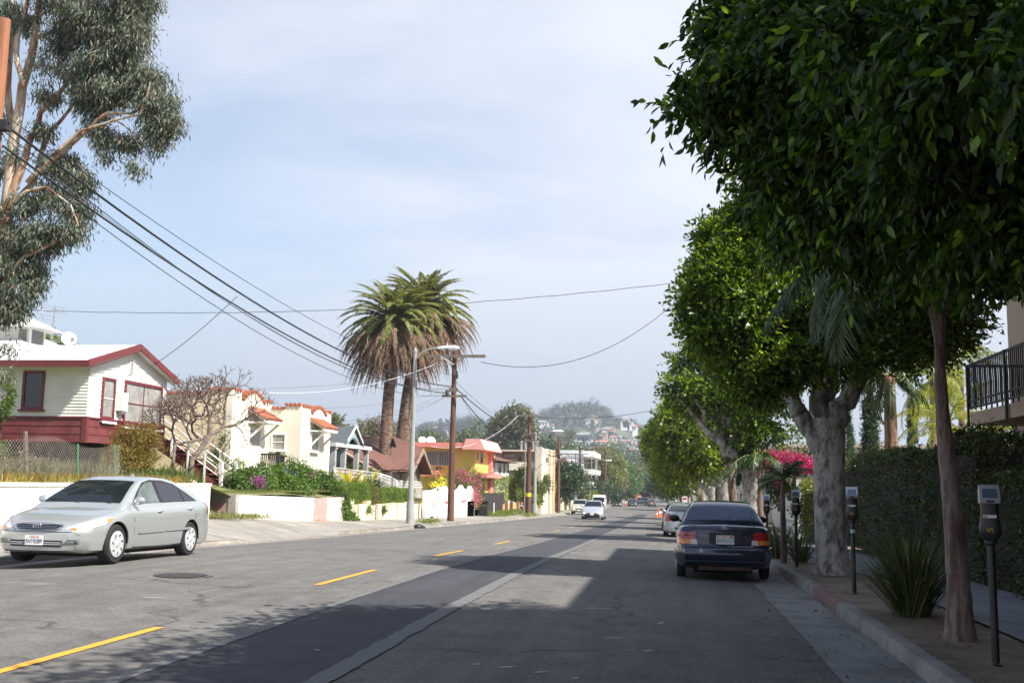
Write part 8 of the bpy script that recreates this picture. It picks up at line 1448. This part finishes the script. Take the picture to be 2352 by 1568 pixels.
t = empty('white_fence', (-14, 165, -2.2), 'low white picket wall beside the third street lamp', 'fence'); mb = MB(); y0 = yc5(1130, -13.6); mb.box(-13.7, -13.6, y0, yc5(1245, -13.6), -3.2, zc5(1210, 150)); obj('panel', mb, mWhite, t)
p = onY(1382, 1130, 176); t = empty('stop_sign', (p.x, 176, -2.4), 'back of an octagonal stop sign beside the thick dark pole', 'sign'); mb = MB(); mb.tube([(p.x, 176, -2.5), (p.x, 176, p.z+.3)], .04, 6); obj('post', mb, mMetal, t); mb = MB(); mb.add([(p.x+.42*cos(a), 175.93+d, p.z+.42*sin(a)) for d in (0, .02) for a in [pi/8+pi*k/4 for k in range(8)]], [tuple(range(8)), tuple(range(8, 16))[::-1]]+[(i, (i+1) % 8, 8+(i+1) % 8, 8+i) for i in range(8)]); obj('plate', mb, M('sign_back', (.6, .62, .65), .5), t); mb = MB(); mb.box(p.x-.4, p.x+.4, 175.95, 175.98, p.z+.55, p.z+.75); obj('name_plate', mb, M('street_blue', (.05, .15, .45), .5), t)
# ---- cones, barrels
mOrg = M('cone_orange', (.85, .14, .02), .5, .08, 5); mCW = M('cone_white', (.75, .75, .75), .4)
cz = empty('traffic_cone', (0, 0, 0), 'orange traffic cone nearest on the right side of the road', 'traffic cone', 'orange traffic cones', local=True); mb = MB(); mb.lathe([(.15, .03), (.03, .72), (.01, .73)], n=12); cb = obj('cone', mb, mOrg, cz, smooth='soft'); mb = MB(); mb.lathe([(.112, .28), (.078, .48)], n=12); obj('white_band', mb, mCW, cb); mb = MB(); mb.box(-.2, .2, -.2, .2, 0, .035); obj('base', mb, mOrg, cz)
cz.location = (-1.35, 110, ground(-1.3, 110))
for (x, y, s, lb) in ((-1.15, 117, 1.25, 'larger orange traffic cone just behind the nearest one'), (-1.0, 121, 1.25, 'orange traffic cone partly hidden next to the white pickup'), (-10.6, 222, 1.4, 'orange cone left of the black compact car'), (-10.2, 226, 1.4, 'orange cone between dark parked sedan and black compact car'), (-9.7, 232, 1.4, 'orange cone just left of the turning silver crossover')):
    c_ = copy_tree(cz, (x, y, ground(x, y)), 0, lb); c_.scale = (s, s, s)
for (px, py, Y, lb) in ((1432, 1140, 250, 'orange and white construction barrier left of the black compact car'), (1466, 1140, 262, 'orange construction sign by the silver crossover')):
    p = onY(px, py, Y); t = empty('barrier', (p.x, Y, zr(Y)), lb, 'barrier'); mb = MB(); mb.box(p.x-.7, p.x+.7, Y, Y+.1, p.z-.5, p.z+.4); obj('board', mb, mOrg, t); mb = MB(); mb.box(p.x-.7, p.x+.7, Y-.02, Y-.001, p.z-.1, p.z+.1); obj('stripe', mb, mCW, t); mb = MB(); mb.box(p.x-.6, p.x-.5, Y, Y+.1, zr(Y), p.z); mb.box(p.x+.5, p.x+.6, Y, Y+.1, zr(Y), p.z); obj('legs', mb, mMetal, t)
p = onY(1480, 1108, 330); t = empty('traffic_sign', (p.x, 330, zr(330)), 'small red road sign near the far junction', 'sign'); mb = MB(); mb.tube([(p.x, 330, zr(330)), (p.x, 330, p.z+.5)], .07, 5); obj('post', mb, mMetal, t); mb = MB(); mb.box(p.x-.5, p.x+.5, 329.9, 329.95, p.z-.5, p.z+.5); obj('plate', mb, M('sign_red2', (.65, .03, .03), .5), t)
# ---- street trees left side
mDkG = leafmat('dark_tree_leaf', (.02, .045, .015), (.08, .12, .035), .3); mMidG = leafmat('mid_tree_leaf', (.05, .085, .02), (.17, .20, .05), .4); mGreyG = leafmat('grey_shrub_leaf', (.06, .09, .06), (.17, .21, .15), .3); mWil = leafmat('willow_leaf', (.09, .12, .02), (.24, .25, .06), .4); mTwig = leafmat('twiggy_leaf', (.10, .08, .06), (.22, .17, .12), .2)
def tree(label, X, Y, blobs, mat, n=500, L=.3, seed=1, tr=.2, name='tree', grp=None, zb=None, **kw):
    z0 = (zr(Y)-.3) if zb is None else zb; t = empty(name, (X, Y, z0), label, 'tree', grp); crown('crown', blobs, n, 8, L, L*.55, mat, t, seed, spread=L*.9, shell=.7, **{**dict(gap=-.5, gscale=blobs[0][3]*.9), **kw}); mb = MB(); c0 = blobs[0]
    for k, b in enumerate(blobs[:4]): limb(mb, (X, Y, z0-.3), (b[0], b[1], b[2]), tr, tr*.3, k+seed, n=6, wob=.06)
    obj('trunk', mb, mBarkT, t, smooth='all'); return t
tree('round dark green tree in front of the brown-roofed house', -15.5, 126, [oY(*c5(1060, 960), 126, 1.7), oY(*c5(1000, 1010), 125, 1.3), oY(*c5(1130, 980), 127, 1.3), oY(*c5(1060, 1040), 125, 1.5)], mDkG, 1500, .3, 301); tree('grey-green shrubby tree below the round dark one', -15, 138, [oY(*c5(1060, 1110), 132, 1.2), oY(*c5(1140, 1100), 140, 1.5), oY(*c5(1200, 1080), 146, 1.2), oY(*c5(1000, 1090), 128, 0.8)], mGreyG, 1000, .3, 302)
tree('narrow dark shrub tree left of the tan apartment wing', -14.5, 104, [oY(*c5(690, 950), 98, 0.6), oY(*c5(680, 990), 98, 0.9)], mMidG, 350, .25, 303); tree('leafy tree right of the second street lamp', -14.5, 110, [oY(*c5(790, 1080), 104, 0.7), oY(*c5(820, 1010), 106, 0.7), oY(*c5(850, 1050), 108, 0.7), oY(*c5(770, 1140), 102, 0.7)], mMidG, 600, .25, 304)
tree('low hedge tree at the beige gate', -15, 145, [oY(*c5(920, 1060), 122, 0.7), oY(*c5(900, 1100), 120, 0.8), oY(*c5(760, 1200), 98, 0.6)], leafmat('gate_leaf', (.1, .14, .02), (.28, .3, .05), .4), 400, .25, 305); tree('bright yellow-green round bush beside the low white wall', -13.6, 160, [oY(*c5(1275, 1180), 160, 1.1), oY(*c5(1300, 1200), 162, 0.9)], leafmat('lime_leaf', (.18, .24, .01), (.4, .42, .03), .4), 300, .3, 306); tree('dark rounded hedge below the modern grey building', -14, 170, [oY(*c5(1290, 1080), 170, 1.6), oY(*c5(1250, 1110), 165, 1.1), oY(*c5(1330, 1100), 172, 1.3)], mDkG, 700, .35, 307)
tree('tall pale willow-like tree behind the thick dark pole', -18, 215, [oY(*c5(1340, 860), 215, 3.0), oY(*c5(1400, 830), 220, 3.0), oY(*c5(1450, 900), 220, 3.3), oY(*c5(1330, 950), 215, 2.6), oY(*c5(1420, 1000), 215, 3.3), oY(*c5(1480, 960), 225, 3.0)], mWil, 2400, .5, 308); tree('green street tree above the black compact car', -13, 245, [oY(*c5(1600, 960), 250, 2.6), oY(*c5(1640, 1000), 250, 2.6), oY(*c5(1570, 1020), 245, 2.6), oY(*c5(1620, 1080), 245, 2.6), oY(*c5(1660, 1060), 255, 2.0)], leafmat('street_green', (.04, .10, .02), (.14, .22, .05), .4), 1700, .5, 309)
tree('brownish twiggy tree between willow and green street tree', -13, 230, [oY(*c5(1530, 1050), 228, 2.0), oY(*c5(1510, 1090), 225, 1.6), oY(*c5(1550, 1000), 232, 1.7)], mTwig, 500, .4, 310, gap=-.1); tree('dark tree behind the stop sign', -17, 200, [oY(*c5(1400, 1100), 195, 1.5), oY(*c5(1460, 1110), 200, 1.7), oY(*c5(1520, 1140), 205, 1.3)], mDkG, 500, .4, 311)
for i, (px, py, Y, r, m_x, lb) in enumerate([(1478, 1100, 320, 4, mMidG, 'first distant tree beyond the junction on the left'), (1468, 1112, 300, 3, mDkG, 'low dark distant tree at the junction'), (1490, 1085, 420, 6, mGreyG, 'pale distant tree above the rising road'), (1512, 1098, 470, 7, mGreyG, 'distant tree at the right of the rising road'), (1455, 1080, 380, 8, mDkG, 'dark distant tree mass left of the rising road'), (1530, 1090, 520, 9, mDkG, 'dark distant tree mass right of the rising road'), (1500, 1095, 640, 9, mDkG, 'tree on the crest of the rising road')]): p = onY(px, py, Y); tree(lb, p.x, Y, [(p.x, Y, p.z, r, r, r*.8), (p.x+r*.7, Y+2, p.z-r*.5, r*.7, r, r*.6), (p.x-r*.7, Y-1, p.z-r*.4, r*.7, r, r*.6)], m_x, 450, .8, 320+i, zb=-6)
# big gum behind the tan apartment
tree('large gum tree with clumped crown on the skyline behind the tan apartments', onY(1190, 1100, 210).x, 210, [oY(*c5(580, 430), 210, 2.6), oY(*c5(520, 470), 212, 2.4), oY(*c5(620, 480), 208, 2.9), oY(*c5(480, 520), 210, 2.6), oY(*c5(560, 560), 210, 3.3), oY(*c5(640, 580), 212, 2.9), oY(*c5(450, 580), 208, 2.0), oY(*c5(690, 520), 212, 2.1), oY(*c5(520, 640), 208, 2.6), oY(*c5(620, 660), 210, 3.0), oY(*c5(480, 680), 210, 2.0), oY(*c5(700, 640), 212, 2.0)], leafmat('gum_far_leaf', (.06, .075, .035), (.20, .19, .07), .3), 3600, .6, 341, tr=.5, gap=-.25, gscale=2.5, zb=-5)
def farpalm(label, px, py, Y, H, R_, seed, grp='distant fan palms'): p = onY(px, py, Y); palm(label, (p.x, Y, p.z-H), H, .28, seed, 30, R_, leafmat('far_palm_leaf', (.07, .09, .04), (.22, .22, .10), .3) if 'far_palm_leaf' not in bpy.data.materials else bpy.data.materials['far_palm_leaf'], (-.7, 1.4), 'fan_palm', grp, mBarkT, leafl=.28, lw_=.12, nl=16, bend=(.2, .8))
farpalm('fan palm above the pink roof right of the brown utility pole', 1095, 978, 330, 16, 3.4, 351); farpalm('slim fan palm on the hillside above the slim brown pole', 1308, 1003, 330, 12, 3.2, 352); farpalm('fan palm just left of the front date palm trunk, above the brown roof', 838, 990, 150, 8, 2.2, 353); farpalm('bushy palm above the dark porch roof', 818, 1000, 130, 6, 2.4, 354); farpalm('fan palm between the two date palm trunks', 922, 995, 200, 9, 2.4, 355); farpalm('small palm above the end of the cream house parapet', 769, 975, 110, 6, 1.8, 356); farpalm('slim fan palm above the hillside behind the second lamp', 1268, 1006, 340, 12, 3.0, 357); farpalm('lone tiny fan palm on the left skyline', 909, 974, 420, 12, 2.2, 358)
tree('round brownish tree above the brown roof left of the front palm trunk', onY(872, 1000, 140).x, 140, [oY(*c6(560, 400), 140, 2.3), oY(*c6(540, 440), 140, 2.0), oY(*c6(590, 430), 141, 2.0)], leafmat('brown_green_leaf', (.10, .09, .04), (.24, .2, .1), .3), 700, .3, 361, zb=-1)
# ---- hills
CREST = [(-200, 1070), (500, 1062), (760, 1030), (900, 1012), (1000, 1002), (1060, 992), (1120, 992), (1180, 998), (1220, 992), (1250, 975), (1280, 962), (1330, 953), (1385, 960), (1405, 982), (1440, 996), (1480, 1008), (1540, 1016), (1700, 1045), (1900, 1075), (2400, 1100)]
def hill_z(x, y):
    px = 1539+2400*x/max(y, 1); zc = 1.6+(1109-interp(px, CREST)+(9 if px < 1600 else 0))/2400*1190; t = (y-1190)/(230 if y < 1190 else 400)
    return -8+(zc+8)*math.exp(-t*t)+4*noise.noise(Vector((x/60, y/60, 0)))
HX = [-1100+22*i for i in range(0, 82)]; HY = [640+22*i for i in range(0, 50)]; mHill = M('scrub_hillside', (.05, .065, .03), .95, .35, .02, col2=(.10, .11, .06)); strip('hills', HX, HY, hill_z, mHill)
rs = np.random.RandomState(9); P = []; nT = 5200
while len(P) < nT:
    x = rs.uniform(-1050, 560); y = 660+950*rs.rand()**1.1
    u = proj((x, y, 40)); 
    if u[0] < -150 or u[0] > 1800: continue
    if snoise(np.array([[x, y, 0.]]), 70, 2)[0] < -.35 and rs.rand() < .6: continue
    P.append((x, y, hill_z(x, y)))
P = np.array(P); n = len(P); R_ = 3.2+4.2*rs.rand(n)**1.5; per = 30; C0 = np.repeat(P, per, 0); Rr = np.repeat(R_, per); d = unit(rs.normal(size=(n*per, 3))*np.array([1, 1, .9])); d[:, 2] = np.abs(d[:, 2])*1.1-.15
Q = C0+d*Rr[:, None]*(.7+.3*rs.rand(n*per))[:, None]+np.array([0, 0, 1])*Rr[:, None]*.55; V, Fq = leaf_geo(Q, rs.normal(size=Q.shape), d+rs.normal(size=Q.shape)*.5, Rr*.62, Rr*.5, 'quad', .15); npobj('hillside_woods', V, Fq, leafmat('hill_leaf', (.02, .036, .016), (.075, .095, .045), .15, .8, .02), label='hazy wooded hillside on the horizon behind the street', cat='woods', kind='stuff')
def htree(lab, px, py, Y, r, mt=None, conic=False, sd=1):
    p = onY(px, py, Y); b = [(p.x, Y, p.z, r, r, r*.8), (p.x+r*.6, Y, p.z-r*.6, r*.8, r, r*.7), (p.x-r*.6, Y, p.z-r*.6, r*.8, r, r*.7)] if not conic else [(p.x, Y, p.z-r*k*.6, r*(.15+.17*k), r*.5, r*.5) for k in range(5)]
    tree(lab, p.x, Y, b, mt or bpy.data.materials['hill_leaf'], 260, 1.5 if r > 4 else 1.0, sd, tr=.6, grp='skyline trees', zb=max(-6, hill_z(p.x, Y)-2))
for i, (px, py, r, cn, lb) in enumerate([(1355, 935, 14, 0, 'largest rounded skyline tree on the hilltop'), (1310, 938, 12, 0, 'rounded skyline tree on the middle of the hilltop'), (1280, 940, 9, 0, 'feathery skyline tree on the left of the hilltop'), (1255, 952, 9, 0, 'spreading skyline tree at the left shoulder of the hilltop'), (1386, 945, 8, 0, 'pointed skyline tree at the right end of the hilltop'), (1330, 925, 4, 1, 'small conifer tip between the hilltop trees'), (1369, 926, 4, 1, 'conifer tip right of the largest hilltop tree'), (1203, 945, 11, 0, 'rounded tree on the skyline above the big gum'), (1420, 968, 7, 0, 'skyline tree on the right slope of the hill'), (1448, 972, 6, 0, 'thin-crowned skyline tree right of the hill'), (1465, 985, 8, 0, 'broad tree low on the right skyline'), (1013, 972, 5.5, 1, 'dark pointed conifer on the left skyline'), (981, 985, 9, 0, 'rounded dark skyline tree left of the grey lamp post'), (1055, 970, 8, 0, 'skyline tree just right of the brown utility pole'), (1080, 968, 9, 0, 'broad tree clump on the left ridge'), (1110, 975, 8, 0, 'skyline tree on the ridge left of the big gum'), (1140, 985, 8, 0, 'lower skyline tree right beside the big gum'), (850, 992, 8, 0, 'bluish tree on the far left skyline')]): htree(lb, px, py, 1180 if px > 1180 else 1020, r, None, cn, 400+i)
# houses on the hillside
mHW = [M('hill_white', (.75, .74, .70), .8, 0), M('hill_cream', (.66, .56, .44), .8, 0), M('hill_peach', (.52, .34, .26), .8, 0), M('hill_grey', (.55, .57, .58), .8, 0), M('hill_pink', (.70, .50, .42), .8, 0)]; mHR = [M('hill_roof_red', (.42, .16, .09), .9, 0), M('hill_roof_grey', (.30, .29, .28), .9, 0), M('hill_roof_white', (.8, .8, .78), .9, 0)]; mHG = M('hill_window', (.04, .05, .06), .3, 0)
hs = [(c5(500, 500), 14, 5, 0), (c5(830, 500), 22, 6, 0), (c5(780, 495), 10, 5, 4), (c5(920, 525), 9, 5, 3), (c5(1210, 610), 30, 5, 0), (c5(1270, 470), 14, 6, 0), (c5(1300, 478), 10, 5, 0), (c5(1420, 570), 16, 8, 2), (c5(1460, 560), 14, 8, 2), (c5(1450, 590), 16, 7, 4), (c5(1400, 600), 10, 6, 2), (c5(1590, 490), 14, 6, 0), (c5(1560, 515), 12, 6, 2), (c5(1600, 470), 10, 5, 1), (c5(1640, 500), 10, 5, 0), (c5(1690, 610), 9, 6, 0), (c5(1720, 575), 9, 8, 1), (c5(1640, 665), 20, 7, 1), (c5(1600, 680), 12, 7, 0), (c5(1160, 685), 16, 6, 0), (c5(1260, 685), 12, 7, 0), (c5(1370, 690), 24, 8, 0), (c5(1120, 680), 10, 5, 4), (c5(1510, 745), 8, 12, 3), (c5(1562, 748), 7, 14, 0), (c5(1605, 748), 7, 14, 3), (c5(1650, 738), 10, 13, 0), (c5(1640, 765), 16, 7, 3), (c5(1700, 760), 8, 8, 3), (c6(1170, 455), 26, 5, 0), (c6(1190, 400), 20, 7, 3), (c6(1260, 430), 14, 6, 2), (c6(1500, 440), 16, 7, 2), (c6(1450, 375), 8, 6, 0), (c6(1290, 400), 12, 5, 4), (c6(750, 445), 12, 6, 0), (c6(1560, 465), 10, 5, 1), (c5(90, 540), 8, 5, 0), (c5(130, 590), 14, 7, 2), (c5(1480, 640), 12, 6, 1), (c5(1540, 640), 10, 5, 0), (c5(1340, 520), 8, 4, 1), (c5(1680, 540), 8, 6, 0), (c5(1060, 700), 8, 5, 1), (c5(1660, 640), 8, 6, 4), (c5(1310, 700), 8, 6, 2), (c5(1200, 620), 14, 5, 0), (c6(1130, 440), 12, 6, 4), (c6(1330, 380), 8, 4, 2), (c5(1740, 690), 8, 7, 2)]
wd = ['white', 'cream', 'peach', 'grey', 'pinkish']; loc_ = lambda x, y: ('high' if y < 985 else 'midway' if y < 1010 else 'low')+' on the hillside'
marks = [(767, 'above the grey porch house roof'), (900, 'beside the left date palm trunk'), (930, 'between the two date palm trunks'), (975, 'left of the grey lamp head pole'), (1010, 'under the pointed conifer'), (1045, 'just left of the brown utility pole'), (1085, 'just right of the brown utility pole'), (1120, 'over the pink corner canopy'), (1165, 'left part of the big gum crown'), (1215, 'at the big gum crown'), (1245, 'right of the yellow-banded pole top'), (1270, 'above the second lamp head'), (1295, 'above the slim brown pole'), (1320, 'left of the modern grey building top'), (1345, 'over the modern grey building'), (1365, 'above the thick dark pole'), (1385, 'right of the thick dark pole'), (1405, 'over the willow-like tree'), (1420, 'over the fifth street lamp'), (1440, 'over the green street tree'), (1460, 'near the rightmost slope'), (1500, 'by the right tree row')]
seen_ = set(); szw = ['smallest', 'narrow', 'mid-sized', 'long', 'very wide']
for i, ((px, py), wdt, h, ci) in enumerate(hs):
    Y = None
    for yy in range(650, 1500, 10):
        p = onY(px, py, yy)
        if p.z <= hill_z(p.x, yy)+5: Y = yy-6; break
    if Y is None: Y = 1050
    p = onY(px, py, Y); k = min(marks, key=lambda m_: abs(m_[0]-px)); ri = (i*7) % 3; Wm = wdt*.62; Hm = h*.8
    t = empty('hillside_house', (p.x, Y, p.z-Hm), '%s %s house %s, %s, picture column %d of 100' % (szw[min(4, int(wdt/7))], wd[ci], loc_(px, py), k[1], int(px/23.52)), 'house', 'houses scattered on the hillside'); t['label'] = '%s %s house %s %s' % (szw[min(4, int(wdt/7))], wd[ci], loc_(px, py), k[1])
    while t['label'] in seen_: t['label'] = t['label'].replace(' house ', ' lower house ', 1) if ' lower ' not in t['label'] else t['label']+' beside its like'
    seen_.add(t['label']); mb = MB(); mb.box(p.x-Wm/2, p.x+Wm/2, Y, Y+8, p.z-Hm-3, p.z+Hm*.4); obj('wall', mb, mHW[ci], t); mb = MB(); z1_ = p.z+Hm*.4; rh = 0.4 if ri == 2 else 1.8
    mb.add([(p.x-Wm/2-.5, Y-.5, z1_), (p.x+Wm/2+.5, Y-.5, z1_), (p.x+Wm/2+.5, Y+8.5, z1_), (p.x-Wm/2-.5, Y+8.5, z1_), (p.x-Wm/4, Y+4, z1_+rh), (p.x+Wm/4, Y+4, z1_+rh)], [(0, 1, 5, 4), (1, 2, 5), (2, 3, 4, 5), (3, 0, 4), (0, 3, 2, 1)]); obj('roof', mb, mHR[ri], t)
    nw = max(1, int(Wm/3.2))
    for j in range(nw): mb = MB(); x = p.x-Wm/2+(j+.5)*Wm/nw; mb.box(x-.6, x+.6, Y-.06, Y, p.z-Hm*.35, p.z+Hm*.15); obj('window', mb, mHG, t)
p = onY(1372, 1002, 1000); htree('rounded purple-flowering tree on the hillside', *c5(1258, 575), 1060, 9, leafmat('jacaranda_leaf', (.25, .10, .25), (.4, .2, .38), .3), False, 450)
# low town greenery between the street and the hills
for i in range(46):
    Y = 150+10*i; side_ = -1 if i % 3 else 1
    x = (-24-60*rs.rand()-(Y-120)*.35*rs.rand()*2.0) if side_ < 0 else 18+60*rs.rand(); r = 3+3*rs.rand()
for i, (px, py, Y, r) in enumerate([(780, 1015, 240, 5), (1070, 1010, 260, 4), (1120, 1015, 250, 4), (1240, 1030, 260, 5), (1275, 1040, 270, 5), (1310, 1035, 300, 6), (1345, 1045, 320, 7), (1400, 1050, 350, 8), (1440, 1060, 380, 8), (1130, 1005, 300, 5), (1470, 1060, 450, 9), (1500, 1070, 500, 9), (1370, 1050, 420, 9), (985, 1010, 300, 5), (1420, 1040, 480, 9)]):
    p = onY(px, py, Y); tree(['dark', 'rounded', 'broad', 'ragged', 'low'][i % 5]+' town tree seen '+min(marks, key=lambda m_: abs(m_[0]-px))[1], p.x, Y, [(p.x, Y, p.z, r*.65, r, r*.55), (p.x+r*.7, Y+1, p.z-r*.4, r*.55, r, r*.5), (p.x-r*.7, Y+2, p.z-r*.5, r*.55, r, r*.5)], [mDkG, mMidG, mGreyG][i % 3], 380, .9, 500+i, grp='town trees below the hill', zb=-6)
# ---- the haze
hz_ = MB(); hz_.box(-1900, 1500, -420, 2100, -12, 130); mh = bpy.data.materials.new('haze'); mh.use_nodes = True; mh.node_tree.nodes.clear(); o = mh.node_tree.nodes.new('ShaderNodeOutputMaterial'); vnode = mh.node_tree.nodes.new('ShaderNodeVolumePrincipled'); vnode.inputs['Color'].default_value = (.80, .89, 1.0, 1); vnode.inputs['Density'].default_value = .00044; vnode.inputs['Anisotropy'].default_value = .3; mh.node_tree.links.new(vnode.outputs[0], o.inputs['Volume'])
obj('haze', hz_, mh, label='pale haze in the air over the whole street and hills', cat='haze', kind='stuff')
